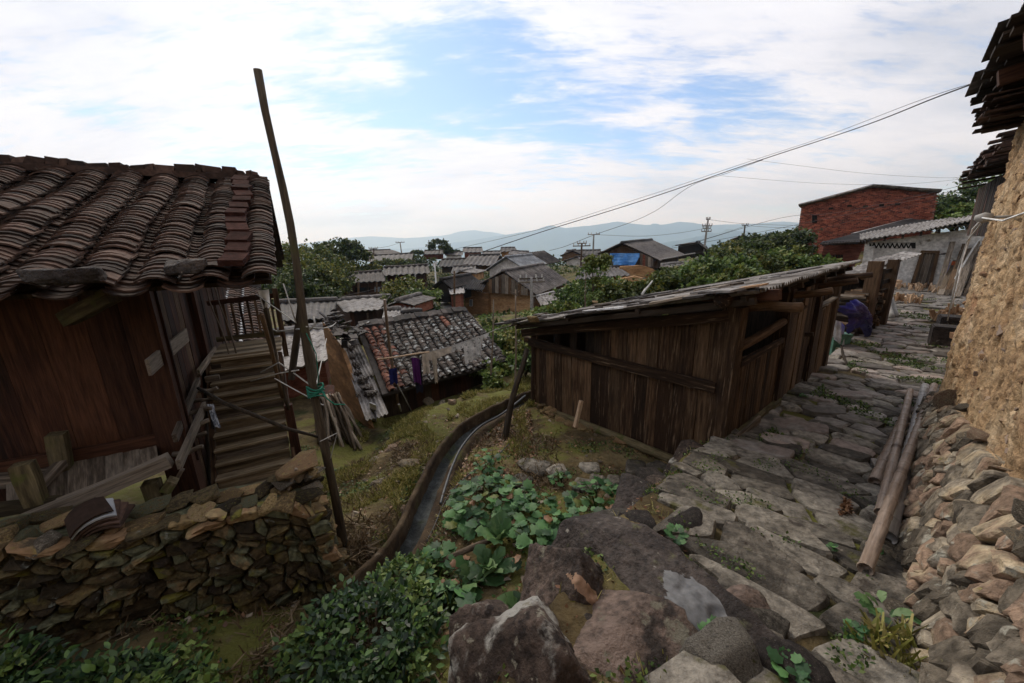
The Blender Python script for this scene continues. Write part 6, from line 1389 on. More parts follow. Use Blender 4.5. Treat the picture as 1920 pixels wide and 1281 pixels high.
# bundle of poles standing in the yard
for i in range(46):
    k = i/45; b = gp(600+80*k+R(-6, 6), 800+R(0, 38)+8*k, -3.4); q = at(592+42*k+R(-4, 4), 742+R(-6, 4), Y=6.9+R(-.15, .15)); tag(log('yard_pole', b, q, R(.024, .034), R(.018, .026), M_['stick'], None, 6, R(.02, .06), 5), 'barked pole in the bundle leaning on the mud gable wall', 'pole', 'poles leaning on the mud gable')
mb = MB(); 
for i in range(7):
    for j in range(4):
        p = at(588+i*6.5, 745-j*7+3*math.sin(i), Y=6.8+.12*j); mb.v.append((p.x, p.y, p.z+.03*noise.noise(V((i, j, 3)))))
for i in range(6):
    for j in range(3): mb.f.append((i*4+j, i*4+j+1, i*4+4+j+1, i*4+4+j))
tag(mb.build('brown_sheet', M_['tile_red'], None, True), 'rusty brown sheet thrown over the tops of the leaning poles', 'sheet')
# ------------------------------------------------------------------ laundry
lb = gp(747, 770, -3.1); tag(log('laundry_pole', lb-Z*.1, at(721, 562, Y=6.75), .034, .024, M_['bamboo'], None, 8, .02, 8), 'upright bamboo pole holding the left end of the laundry line', 'pole')
LY = 6.62
tag(log('laundry_rod', at(708, 674, Y=LY), at(805, 660, Y=LY), .017, .015, M_['wood_pale'], None, 7, .01), 'pale bamboo rod crossing the upright laundry pole', 'rod')
tag(wire('laundry_line', [at(800, 661, Y=LY), at(845, 650, Y=LY), at(905, 629, Y=LY), at(930, 618, Y=LY), at(975, 606, Y=6.5)], .007, M_['cord_pale']), 'laundry line running from the rod to the plank shed', 'line')
tag(log('tie_stick', at(730, 690, Y=6.6), gp(771, 770, -3.0), .012, .011, M_['cord_pale'], None, 6, .01), 'thin pale stick slanting down behind the laundry pole', 'stick')
def lt(x, y): return at(x, y, Y=LY)
def k_(px): return px/720*6.9
cloth('purple_jacket', 'purple jacket hanging from the laundry rod', [lt(771, 671), lt(778, 670), lt(786, 673)], k_(50), 'cloth_purple', 'laundry', .03, 8, 'jacket')
cloth('navy_trousers', 'dark navy trousers hanging behind the purple jacket', [at(774, 675, Y=LY+.08), at(789, 674, Y=LY+.08)], k_(66), 'cloth_navy', 'laundry', .02, 8, 'trousers')
cloth('blue_shirt', 'dark blue shirt hung on the laundry pole', [lt(729, 692), lt(744, 690)], k_(30), 'cloth_blue', 'laundry', .03, 6, 'shirt')
cloth('beige_trousers', 'pale beige trousers folded over the laundry line', [lt(795, 661), lt(820, 657), lt(846, 649)], (k_(18), k_(12)), 'cloth_beige', 'laundry', .02, 6, 'trousers')
cloth('beige_trousers', 'beige trouser leg hanging long and narrow from the laundry line', [lt(809, 664), lt(819, 662)], k_(58), 'cloth_beige', 'laundry', .015, 8, 'trousers', .4)
cloth('beige_shirt', 'beige striped shirt crumpled beside the purple jacket', [lt(791, 664), lt(803, 663)], k_(38), 'cloth_beige', 'laundry', .04, 6, 'shirt')
cloth('printed_blouse', 'grey patterned blouse spread on the laundry line', [lt(868, 643), lt(885, 637), lt(903, 630)], (k_(44), k_(36)), 'cloth_print', 'laundry', .03, 8, 'blouse', .15)
cloth('printed_blouse', 'small patterned sleeve at the right end of the laundry', [lt(896, 633), lt(916, 624)], (k_(14), k_(4)), 'cloth_print', 'laundry', .02, 5, 'blouse')
cloth('printed_blouse', 'patterned strip left of the grey blouse on the line', [lt(846, 650), lt(868, 643)], k_(10), 'cloth_print', 'laundry', .01, 4, 'blouse')

# ------------------------------------------------------------------ the village
h1, P1, n1_ = gable_house('ochre mud house with plank gable and ribbed grey roof left of centre', (942, 509), (893, 537), (1004, 553), 592, 30, .42, 9.5, 'earth_far', 'tile_far', gable='earth_far', pitch=.55, amp=.07, over=.5)
w1 = lambda x, y: onv(x, y, P1-n1_*.0, n1_)
window(h1, 880.5, 562, 886, 574, P1, -n1_, 'glass', 'plaster')
for k in range(13):
    x = 917+k*6.1; yt = lerp(V((0, 517, 0)), V((0, 512, 0)), 0).y
    yt = 523-(x-917)*.42 if x < 942 else 512+(x-942)*.66; prism('gable_plank', [w1(x, 549+(x-917)*.07)-n1_*.06, w1(x+5.7, 549.3+(x-917)*.07)-n1_*.06, w1(x+5.7, max(512, yt)+1)-n1_*.06, w1(x, max(512, yt)+1)-n1_*.06], n1_*.05, 'wood_grey' if k % 3 else 'wood_shed', h1)
prism('side_block', [w1(871, 590), w1(915, 592), w1(915, 552), w1(871, 540)], n1_*4, 'earth_far', h1)
quadroof(h1, at(866, 540, Y=29), at(905, 545, Y=29), at(880, 524, Y=32), at(916, 526, Y=32), 'tile_black', 9, .06, 'side_roof', .08)
quadroof(h1, at(1015, 574, Y=27.5), at(1058, 562, Y=29), at(1003, 554, Y=29.5), at(1048, 544, Y=31), 'sheet', 10, .04, 'lean_to_roof', .06)
prism('lean_to_wall', [at(1018, 592, Y=28), at(1050, 585, Y=29.2), at(1050, 566, Y=29.2), at(1018, 575, Y=28)], n1_*2, 'plaster', h1); hole(h1, 1020, 577, 1052, 586, at(1030, 580, Y=28), V((0, -1, 0)))
log('gutter', at(1000, 556, Y=29.2), at(1046, 545, Y=30.8), .06, .06, M_['white_paint'], h1, 6); log('pale_plank', at(1045, 549, Y=30), at(1079, 563, Y=30), .06, .06, M_['white_paint'], h1, 6)
sw_ = thing('retaining_wall', 'rubble retaining wall with moss below the ochre mud house', 'wall', w1(930, 600))
for k in range(110): put(random.choice(stone_pool('foot', None, 8, 3)), 'stone', w1(874+k*.8+R(-2, 2), R(590, 615)+(k*.03))-n1_*R(.2, .7), (R(.2, .4), R(.2, .3), R(.12, .22)), sw_)
h2, P2, n2_ = gable_house('white gabled house with a blue grey roof behind the ochre mud house', (947, 482), (908, 508), (978, 502), 520, 42, .48, 7, 'plaster', 'sheet_blue', pitch=.5, amp=.05, over=.5)
quadroof(h2, P2+V((4.2, 6.5, .0))-Z*1.35, P2+V((7.6, 12.5, 0))-Z*1.2, P2+V((1.7, 6.5, .15)), P2+V((5.2, 12.6, .3)), 'tile_black', 14, .06, 'rear_roof', .1)
side_house('dark timber house with a wide grey tiled roof left of the white gable', (880, 479, 50), (938, 478, 51), (867, 495, 46), (927, 499, 45), 510, 'wood_shed', 'tile_far', pitch=.5)
h3, P3, n3_ = gable_house('large timber house with a bright blue tarpaulin across its gable', (1165, 456), (1120, 476), (1236, 489), 503, 34, .62, 9, 'wood_shed', 'tile_far', slope=.02, gable='wood_shed', pitch=.5, amp=.06, over=.6, inset=.9)
w3 = lambda x, y, o=0: onv(x, y, P3-n3_*o, n3_)
def tarp(parent, c, m, name='tarpaulin'):
    mb = MB()
    for j in range(9):
        for i in range(15): 
            a = lerp(V((*c[0], 0)), V((*c[1], 0)), i/14); b = lerp(V((*c[3], 0)), V((*c[2], 0)), i/14); q = lerp(a, b, j/8); mb.v.append(tuple(w3(q.x, q.y, .1+.10*noise.noise(V((i*.7, j*.9, 1)))+.02*(i % 4 == 0))))
    for j in range(8):
        for i in range(14): mb.f.append((j*15+i, j*15+i+1, j*15+16+i, j*15+15+i))
    return mb.build(name, M_[m], parent, True)
tarp(h3, [(1144, 475), (1199, 475), (1199, 483), (1143, 483)], 'tarp_blue'); tarp(h3, [(1146, 483), (1198, 483), (1190, 498), (1150, 497)], 'tarp_blue')
for k in range(5): prism('gable_plank', [w3(1200+k*5, 500, .03), w3(1204.6+k*5, 500.5, .03), w3(1204.6+k*5, 476+k*2.3, .03), w3(1200+k*5, 474+k*2.3, .03)], n3_*.04, 'wood_grey' if k != 1 else 'brick_far', h3)
log('gutter', at(1237, 487, Y=33), at(1303, 475, Y=38), .07, .07, M_['grey_post'], h3, 6)
prism('chimney', [at(1210, 473, Y=36), at(1215, 472.5, Y=36), at(1215, 467, Y=36), at(1210, 467, Y=36)], V((.3, .3, 0)), 'brick_far', h3)
hole(h3, 1236, 492, 1285, 503, at(1250, 495, Y=34), V((-.3, -.95, 0)).normalized())
gable_house('dark tiled house end behind the timber house with the tarpaulin', (1306, 455), (1266, 460), (1338, 478), 492, 46, .5, 6, 'wood_dark', 'tile_black', pitch=.5)
h5, P5, n5 = side_house('dark two storey timber house with open gallery, left of a matching pair', (636, 515, 36.5), (717, 508, 37.5), (630, 531, 34), (723, 527, 34.8), 562, 'wood_red', 'tile_black', pitch=.42, cap=True)
for i in range(5): x = 640+i*17; beam('gallery_post', onv(x, 560, P5, n5)-n5*.5, onv(x, 529, P5, n5)-n5*.5, .14, .14, M_['wood_shed'] if i else M_['wood_pale'], h5, n5)
hole(h5, 666, 539, 694, 552, P5, -n5); hole(h5, 702, 538, 712, 548, P5, -n5, 'window', 'glass'); beam('gallery_rail', onv(640, 553, P5, n5)-n5*.5, onv(718, 551, P5, n5)-n5*.5, .1, .5, M_['wood_shed'], h5)
prism('mud_base', [onv(640, 575, P5, n5), onv(718, 574, P5, n5), onv(718, 556, P5, n5)-n5*.1, onv(640, 560, P5, n5)-n5*.1], n5*.2, 'wood_dark', h5)
h5b, P5b, n5b = side_house('dark timber house with a grey ribbed roof, right of a matching pair', (719, 502, 39), (803, 497, 40), (718, 517, 36.5), (807, 512, 37.3), 541, 'wood_red', 'tile_far', pitch=.5, amp=.07)
hole(h5b, 752, 527, 780, 538, P5b, -n5b); beam('white_post', onv(780, 530, P5b, n5b)-n5b*.6, onv(779, 513, P5b, n5b)-n5b*.6, .12, .12, M_['grey_post'], h5b)
prism('mud_base', [onv(720, 556, P5b, n5b), onv(760, 558, P5b, n5b), onv(760, 540, P5b, n5b)-n5b*.3, onv(720, 538, P5b, n5b)-n5b*.3], n5b*.2, 'earth_far', h5b)
h6, P6, n6 = side_house('house under a broad ribbed grey cement roof below the dark timber pair', (627, 563, 24), (732, 555, 25.5), (645, 585, 21), (713, 580, 22), 612, 'wood_red', 'sheet', pitch=.30, amp=.035)
hole(h6, 660, 590, 690, 606, P6, -n6); beam('post', onv(687, 612, P6, n6)-n6*.5, onv(686, 585, P6, n6)-n6*.5, .10, .10, M_['wood_shed'], h6)
gable_house('tiny red walled hut with pale roof edges beside the cement roof', (742, 565), (713, 579), (775, 573), 592, 21.5, .25, 3, 'brick_far', 'sheet', pitch=.4, amp=.02, over=.2)
side_house('low patched grey roof of loose sheets just behind the mud house', (745, 588, 18), (790, 584, 19), (737, 602, 16), (797, 596, 17.5), 612, 'wood_dark', 'tile_far', pitch=.3, amp=.03)
side_house('small lean-to with patched pale tiles behind the bamboo laundry pole', (720, 583, 17.5), (750, 580, 18), (716, 598, 16), (752, 596, 16.4), 610, 'wood_dark', 'sheet', pitch=.3, amp=.03)
h7, P7, n7 = side_house('grey tiled house behind the tall pole, upper of two', (515, 570, 16), (632, 563, 18), (520, 602, 13.5), (625, 596, 15), 640, 'wood_dark', 'tile_far', pitch=.22, amp=.025)
for k in range(3): beam('post', onv(530+k*14, 640, P7, n7)-n7*.4, onv(528+k*14, 605, P7, n7)-n7*.4, .09, .09, M_['wood_grey'], h7)
h7b, P7b, n7b = side_house('brick walled shed with a ribbed cement roof between stair and mud house, lower of two', (508, 628, 10.8), (618, 612, 11.6), (512, 700, 8.6), (615, 674, 9.4), 745, 'brick_far', 'sheet', pitch=.16, amp=.02, inset=.9, over=.1)
h17, P17, n17 = side_house('old house with a dark curved tile roof seen through the stair railing', (384, 538, 10.2), (486, 542, 11.4), (330, 665, 7.2), (500, 664, 8.2), 740, 'wood_dark', 'tile_black', pitch=.34, amp=.05, inset=.9, over=.1)
a0, a1, r0_, r1_ = at(330, 665, Y=7.2), at(500, 664, Y=8.2), at(384, 538, Y=10.2), at(486, 542, Y=11.4)
cv = [tile_mesh('cover_tile', .24, .2, .018, rad(52), M_['tile']) for _ in range(3)]; pale = tile_mesh('cover_tile', .10, .22, .012, rad(50), M_['sheet_blue'])
for i in range(11):
    for j in range(26):
        e_, r__ = lerp(a0, a1, (i+.5)/11), lerp(r0_, r1_, (i+.5)/11); s_ = (r__-e_).normalized(); u__ = (a1-a0).normalized(); n__ = u__.cross(s_).normalized()
        M = Matrix.Translation(lerp(e_, r__, (j+R(-.1, .1))/26)+n__*.07) @ Matrix((u__, s_, n__)).transposed().to_4x4() @ Matrix.Rotation(-.16, 4, 'X'); link('cover_tile', random.choice(cv) if i not in (4, 7) else pale, M, h17)
FARR = 'village houses below the path'
side_house('long low grey roof at the far edge of the village with pale patches', (690, 480, 66), (776, 475, 67), (689, 491, 61), (772, 488, 62), 497, 'wood_dark', 'tile_far', pitch=.7)
gable_house('dark gable roof at the far left beside the tall round trees', (684, 470), (676, 480), (712, 479), 486, 76, .6, 6, 'wood_dark', 'tile_black', pitch=.7)
side_house('dull red brick house with a grey roof far off, left of the lone tree', (796, 470, 74), (834, 469, 74.5), (789, 477, 71), (835, 476, 71.5), 487, 'brick_far', 'tile_far', pitch=.7)
side_house('small far roof of grey tiles on a pale wall, left of two alike', (868, 465, 78), (904, 464.5, 78), (867, 473, 75), (906, 473, 75), 484, 'brick_far', 'tile_far', pitch=.7)
side_house('small far roof of grey tiles on a pale wall, right of two alike', (939, 464.5, 80), (966, 464, 80), (937, 472, 77), (970, 471, 77), 482, 'earth_far', 'tile_far', pitch=.7)
side_house('low pale walled far house between the two small grey roofs', (905, 472, 76), (940, 471, 76), (903, 478, 73), (939, 478, 73), 486, 'plaster', 'tile_far', pitch=.7)
side_house('far house with a pale wall and pillars just left of the small grey roofs', (836, 474, 72), (868, 472.5, 73), (833, 479, 70), (868, 478, 70), 488, 'plaster', 'tile_far', pitch=.7)
side_house('low long far roof right of the small grey roofs', (958, 470, 70), (992, 472, 71), (952, 476, 67), (990, 479, 68), 488, 'earth_far', 'tile_far', pitch=.7)
gable_house('pale gabled house with a tiny window far behind the yellow green tree', (1078, 482), (1056, 489), (1092, 490), 498, 52, .9, 6, 'plaster', 'tile_far', pitch=.6)
side_house('long grey roofed house behind the two utility poles', (1062, 470.5, 60), (1126, 469, 62), (1052, 481, 56), (1122, 482, 57), 492, 'wood_shed', 'tile_far', pitch=.6)
gable_house('broad tiled roof end left of the long grey roofed house', (1072, 470), (1050, 480), (1090, 478), 490, 55, .3, 4, 'wood_shed', 'tile_far', pitch=.6)
side_house('dark roofed house among the roofs above the little street', (828, 487, 53), (882, 485, 54), (822, 500, 49), (876, 500, 49), 512, 'wood_dark', 'tile_black', pitch=.5)
side_house('wooden shack with a mixed tile roof above the street hut', (850, 500, 44), (892, 499, 44), (845, 513, 40), (893, 515, 40), 530, 'wood_shed', 'tile_far', pitch=.45)
gable_house('small ochre shed with a pale flat roof by the lamp post', (862, 509), (850, 516), (892, 513), 528, 37, .2, 4, 'earth_far', 'sheet', pitch=.6, amp=.03)
h13, P13, n13 = gable_house('rickety tile roofed cart shed by the village stair', (826, 525), (804, 545), (845, 541), 568, 28, .35, 5, 'wood_dark', 'tile_black', pitch=.35, amp=.06)
hole(h13, 828, 548, 843, 566, P13-n13*.1, -n13)
side_house('red brick hut with a sagging grey sheet roof beside the cart shed', (840, 538, 29), (868, 536, 30), (844, 552, 26.5), (872, 549, 27.5), 582, 'brick_far', 'sheet', pitch=.4, amp=.03)
side_house('brown patched low roof before the ochre wall in the middle distance', (1085, 503, 31), (1158, 501, 33), (1078, 525, 26), (1181, 516, 27), 540, 'earth_far', 'tile_far', pitch=.4, amp=.05)
ow = thing('mud_wall', 'broken ochre mud wall below the house with the tarpaulin', 'wall', at(1180, 520, Y=31))
prism('wall', [at(1158, 522, Y=31), at(1235, 522, Y=31), at(1226, 505, Y=31), at(1212, 500, Y=31), at(1198, 498, Y=31), at(1163, 500, Y=31)], V((.1, .5, 0)), 'earth_far', ow)
prism('wall', [at(1160, 570, Y=26), at(1225, 560, Y=26), at(1215, 524, Y=26), at(1190, 518, Y=26), at(1160, 524, Y=26)], V((.1, .5, 0)), 'earth_far', ow)
gable_house('dark roof peak just showing above the trees on the right', (1394, 441), (1369, 450), (1404, 446), 456, 48, .5, 4, 'wood_dark', 'tile_far', pitch=.6)
side_house('low pale roofed wall at the foot of the bushes by the tarpaulin house', (1240, 497, 31), (1300, 492, 32), (1236, 503, 29.5), (1298, 499, 30), 512, 'plaster', 'sheet', pitch=.4, amp=.03)
side_house('small dark hut among the trees above the dark timber pair', (627, 493, 50), (645, 492, 50), (624, 498, 48), (648, 497, 48), 507, 'wood_dark', 'tile_far', pitch=.5)
side_house('dark low shed beside the far long roof', (778, 490, 58), (800, 488, 58), (772, 497, 55), (800, 496, 55), 505, 'wood_dark', 'tile_black', pitch=.5)
# village stair and street
vs = tag(link('village_stair', None, Matrix.Translation(at(808, 590, Y=26))), kind='structure')
for k in range(15):
    y = 594-k*2.7; Yd = 24.5+k*.42; p = at(810-k*.75, y, Y=Yd); beam('step', p-V((.55, 0, 0)), p+V((.45, .1, 0)), .45, .16, M_['paving_far'], vs, Z, .08)
beam('stair_kerb', at(823, 594, Y=24.5), at(809, 556, Y=31), .25, .2, M_['grey_post'], vs)
mb = MB(); mb.poly(*[at(x, y, Y=Y_)+Z*.05 for x, y, Y_ in ((822, 592, 25), (870, 588, 25.5), (872, 580, 27), (846, 574, 28.5), (838, 566, 30), (826, 567, 30))]); o = mb.build('village_street', M_['grey_post']); o['kind'] = 'structure'

# ------------------------------------------------------------------ poles and lines
def upole(label, x0, y0, x1, y1, Y, r, m, arms=(), ins=True, group='utility poles in the village', name='utility_pole', extra=None):
    b, t_ = at(x0, y0, Y=Y), at(x1, y1, Y=Y); p = thing(name, label, 'pole', b, group); log('shaft', b-Z*1.0, t_, r, r*.7, M_[m], p, 8, .01)
    for fy, w_ in arms:
        c = lerp(b, t_, fy); beam('crossarm', c-V((w_, .1, 0)), c+V((w_, .1, 0)), .10, .10, M_['wood_grey'], p)
        if ins:
            for s in (-.9, -.4, .4, .9): mb = MB(); mb.tube([c+V((w_*s, 0, .05)), c+V((w_*s, 0, .25))], .05, 6); mb.build('insulator', M_['cord_pale'], p)
    return p
upole('pale concrete utility pole with a single crossarm right of the long grey roof', 1112, 478, 1113.5, 439, 52, .13, 'grey_post', ((.98, .8),))
upole('brown wooden utility pole with two crossarms and pale insulators', 1089, 500, 1091, 456, 40, .12, 'wood_shed', ((.99, .5), (.88, .9)))
pp = upole('tall pale utility pole with equipment brackets above the far dark roof', 1321, 458, 1328, 410, 46, .14, 'grey_post', ((.97, .25), (.72, .6), (.62, .5), (.5, .6)))
upole('dark utility pole on the tree covered rise at right', 1394, 448, 1397, 422, 52, .12, 'pole', ((.98, .45),))
upole('leaning far utility pole beyond the long low roof, taller of two', 754, 478, 750, 454, 72, .12, 'wood_grey', ((.97, .8),))
upole('far utility pole with a double crossarm beside the round trees, shorter of two', 701, 475, 700, 465, 74, .12, 'wood_shed', ((.97, .9), (.80, .7)))
upole('concrete utility pole with insulators standing before the ribbed roof', 998, 594, 996, 520, 26, .13, 'grey_post', ((.97, .8), (.88, .9)))
upole('bare wooden utility pole in the village street', 851, 587, 852, 508, 27, .09, 'wood_shed', ())
lp_ = upole('white street lamp post with a bent head above the cart shed', 817, 530, 815, 496, 33, .08, 'white_paint', (), name='street_lamp'); lp_['category'] = 'lamp'
q = at(815, 496, Y=33); beam('lamp_head', q, q+V((.28, -.1, .25)), .16, .08, M_['white_paint'], lp_); beam('lamp_panel', q+V((-.15, 0, -.1)), q+V((.15, 0, .05)), .02, .3, M_['white_paint'], lp_)
upole('weathered timber post in the yard behind the short dark pole', 592, 690, 570, 592, 7.8, .07, 'wood_grey', (), group=None, name='yard_post')
def line(label, pts, r, m='cable'):
    P = spline([at(x, y, Y=Y) for x, y, Y in pts], 8); tag(wire('power_line', P, [r*max(1, p.y/9) for p in P], M_[m], None, 4), label, 'cable', None)
line('thick black cable sweeping from the right eave down across the sky', [(1905, 130, 4.6), (1880, 138, 5), (1760, 181, 6), (1600, 243, 8.5), (1400, 309, 13), (1180, 384, 22), (1000, 440, 38), (900, 474, 58)], .009)
line('thin wire running just above the thick black cable', [(1845, 150, 5.2), (1720, 190, 6.5), (1530, 262, 9.5), (1390, 308, 13.5), (1180, 378, 22), (1000, 433, 38), (850, 468, 62)], .004)
line('wire branching from the thick cable to the concrete pole', [(1430, 300, 12.5), (1360, 326, 15), (1290, 352, 20), (1228, 396, 32), (1180, 418, 42), (1113, 441, 52), (1060, 462, 58), (1030, 470, 62)], .005)
line('faint wire high on the right dipping toward the second eave, upper of two', [(1400, 298, 12), (1500, 311, 11), (1620, 325, 10), (1750, 333, 9), (1845, 333, 8.5)], .003)
line('faint wire high on the right sagging toward the second eave, lower of two', [(1355, 330, 15), (1450, 338, 13), (1560, 345, 11), (1700, 345, 9.6), (1845, 331, 8.4)], .003)
line('power line passing before the brick house, upper of three', [(1303, 455, 44), (1450, 412, 30), (1560, 400, 22), (1700, 372, 15), (1850, 336, 9)], .0045)
line('power line passing before the brick house, middle of three', [(1235, 470, 46), (1400, 440, 34), (1540, 412, 24), (1700, 378, 15), (1850, 343, 9)], .0045)
line('power line passing before the brick house, lower of three', [(1210, 493, 40), (1340, 468, 32), (1480, 443, 24), (1650, 400, 15), (1840, 352, 9)], .003)
line('far line strung between the two pale poles', [(1114, 440, 52), (1200, 443, 50), (1265, 438, 48), (1325, 428, 46)], .004)
line('far line from the tall pale pole over the trees, upper of two', [(1330, 412, 46), (1400, 420, 50), (1500, 423, 50)], .0035)
line('far line from the dark pole on the rise behind the brick house', [(1397, 423, 52), (1440, 426, 50), (1500, 428, 48)], .0035)
line('far line from the village roofs up to the dark pole on the rise', [(1260, 462, 56), (1330, 446, 52), (1397, 424, 52)], .0035)
line('far line between the two leaning far poles', [(702, 466, 74), (728, 462, 73), (750, 455, 72)], .003)
line('low line from the timber pair to the tall pole', [(720, 538, 36), (660, 552, 20), (580, 566, 9), (540, 562, 4)], .004)
line('slack line crossing above the cement roof to the yard', [(735, 560, 24), (650, 562, 16), (590, 560, 8), (555, 556, 4)], .003)

# ------------------------------------------------------------------ trees and bushes
G1, G2, G3, G4 = 'bamboo grove left of the village', 'round trees behind the bamboo', 'bushes on the slope behind the plank shed', 'trees above the brick house'
BL = ['feathery bamboo clump beside the tall pole, yellowish at the tips', 'dark bamboo clump in the lower part of the grove', 'tall bamboo clump at the crest of the grove', 'light yellow green bamboo clump facing the village', 'bamboo clump at the foot of the grove by the timber house', 'rounded bamboo clump between pole and grove crest', 'small dark leaved bamboo clump beside the ribbed roof', 'drooping bamboo clump at the right edge of the grove', 'dark leaved bamboo clump low behind the stair railing', 'broad bamboo clump in the middle of the grove']
for i, (x, y0, y1, Y, rx, lm) in enumerate([(548, 555, 455, 26, 2.0, 'leaf_bamboo'), (560, 575, 500, 23, 1.8, 'leaf_dark'), (600, 540, 462, 30, 2.3, 'leaf_tree'), (610, 560, 490, 27, 1.7, 'leaf_bamboo'), (622, 565, 515, 26, 1.3, 'leaf_tree'), (575, 560, 470, 28, 2.0, 'leaf_bamboo'), (600, 575, 530, 22, 1.2, 'leaf_dark'), (632, 548, 478, 33, 1.7, 'leaf_tree'), (520, 585, 515, 20, 1.6, 'leaf_dark'), (585, 565, 490, 25, 1.6, 'leaf_tree')]):
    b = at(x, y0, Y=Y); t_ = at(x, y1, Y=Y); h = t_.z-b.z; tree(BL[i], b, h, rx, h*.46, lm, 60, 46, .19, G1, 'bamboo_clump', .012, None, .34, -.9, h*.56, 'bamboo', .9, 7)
for i, (x, y0, y1, Y, rx, lm, lab) in enumerate([(645, 505, 448, 44, 2.6, 'leaf_dark', 'tall round dark tree on the knoll above the timber pair'), (612, 505, 456, 46, 1.9, 'leaf_dark', 'dark tree just left of the tall round tree'), (672, 500, 464, 46, 1.7, 'leaf_tree', 'lower tree right of the tall round tree'), (663, 502, 458, 45, 1.7, 'leaf_dark', 'dark tree joined to the right of the tall round tree'),
    (823, 477, 449, 70, 2.0, 'leaf_dark', 'lone spreading tree against the mountains'), (842, 479, 464, 72, 1.0, 'leaf_dark', 'small palm-like tree right of the lone spreading tree'), (783, 479, 470, 70, 1.2, 'leaf_dark', 'small round tree at the end of the long far roof'), (856, 476, 470, 74, .7, 'leaf_dark', 'tiny round tree before the far red house')]):
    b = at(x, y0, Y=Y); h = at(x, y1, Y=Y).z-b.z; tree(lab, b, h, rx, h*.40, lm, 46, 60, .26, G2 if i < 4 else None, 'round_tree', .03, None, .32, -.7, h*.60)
for i, (x, y0, y1, Y, rx, lm, lab) in enumerate([(730, 506, 488, 52, 2.6, 'leaf_tree', 'low bushy tree above the right timber house, left'), (785, 500, 483, 53, 2.4, 'leaf_dark', 'low dark bushy tree above the right timber house, right'), (760, 500, 491, 54, 1.6, 'leaf_hedge', 'patch of light green crops between the bushy trees'), (775, 572, 532, 27, 2.0, 'leaf_bamboo', 'yellowish overgrown bush below the right timber house'), (795, 590, 548, 25, 1.2, 'leaf_bush', 'green bush beside the village stair'), (740, 582, 560, 25, 1.2, 'leaf_tree', 'shrub between the mud base and the red hut'),
    (660, 512, 500, 44, 1.6, 'leaf_tree', 'shrub on the bare knoll'), (690, 512, 498, 46, 2.0, 'leaf_tree', 'shrub at the foot of the round trees')]):
    b = at(x, y0, Y=Y); h = at(x, y1, Y=Y).z-b.z; bush(lab, b, rx, rx, h, lm, 34, 60, .2, None, cz=.3)
# slope behind the shed
HB_ = [(1080, 585, 535, 17, .9, 'leaf_bush'), (1125, 580, 520, 15, 1.0, 'leaf_bush'), (1165, 585, 525, 14, 1.1, 'leaf_tree'), (1205, 575, 530, 14.5, .9, 'leaf_bamboo'), (1245, 570, 515, 15, 1.0, 'leaf_tree'), (1285, 560, 498, 15, 1.0, 'leaf_hedge'), (1330, 550, 480, 15.5, 1.1, 'leaf_bush'), (1375, 545, 478, 16, 1.1, 'leaf_bush'), (1420, 535, 470, 17, 1.1, 'leaf_tree'), (1460, 525, 462, 18, 1.0, 'leaf_hedge'), (1500, 520, 478, 17, .9, 'leaf_hedge'), (1350, 520, 462, 24, 1.5, 'leaf_tree'), (1400, 510, 448, 26, 1.6, 'leaf_dark'), (1450, 500, 440, 28, 1.7, 'leaf_dark'), (1480, 500, 428, 27.5, 1.5, 'leaf_dark'), (1260, 540, 505, 21, 1.2, 'leaf_bamboo'), (1310, 530, 492, 22, 1.2, 'leaf_bamboo'), (1060, 600, 570, 14, .7, 'leaf_hedge'), (1030, 605, 575, 14, .7, 'leaf_hedge'), (1430, 510, 478, 20, 1.1, 'leaf_bush'), (1540, 505, 485, 17, .8, 'leaf_hedge'), (1390, 530, 500, 14, .8, 'leaf_hedge'), (1340, 545, 520, 12.5, .7, 'leaf_hedge'), (1445, 470, 436, 40, 2.4, 'leaf_dark'), (1410, 475, 442, 42, 2.2, 'leaf_dark'), (1370, 478, 450, 40, 1.8, 'leaf_tree'), (1485, 470, 428, 40, 2.0, 'leaf_dark')]
HL = ['low shrub at the roof corner of the ochre mud house', 'leafy shrub under the yellow green tree', 'bushy shrub rising just behind the low roof end of the shed', 'yellowish thicket before the broken mud wall', 'green shrub before the broken mud wall', 'light green shrub right of the broken mud wall', 'bushy green shrub on the slope behind the shed, middle', 'green shrub above the loose boards of the shed roof', 'shrub below the dark trees on the slope', 'light green shrub near the brick house doorway', 'low light green shrub at the foot of the brick house', 'tree clump upper middle of the slope', 'dark leafy tree upper right of the slope', 'dark leafy tree touching the brick house, lower', 'dark leafy tree beside the brick house corner', 'yellow brown thicket below the tarpaulin house', 'reedy thicket right below the tarpaulin house', 'small garden shrub beside the lean-to of the mud house', 'leafy garden shrub right of the mud house retaining wall', 'shrub between the dark trees and the shed roof', 'low hedge of pale leaves before the annexe', 'pale creeping shrub just above the shed roof', 'pale creeper spilling toward the shed roof middle', 'rounded dark tree on the skyline left of the brick house', 'dark skyline tree farther left of the brick house', 'lowest skyline tree at the left end of the rise', 'tallest skyline tree against the brick house']
for i, (x, y0, y1, Y, rx, lm) in enumerate(HB_):
    b = at(x, y0, Y=Y); h = at(x, y1, Y=Y).z-b.z; bush(HL[i], b, rx*1.1, rx, h*.72, lm, 42, 62, .075+.0045*Y, G3, cz=.42, low=-.5, name='slope_bush')
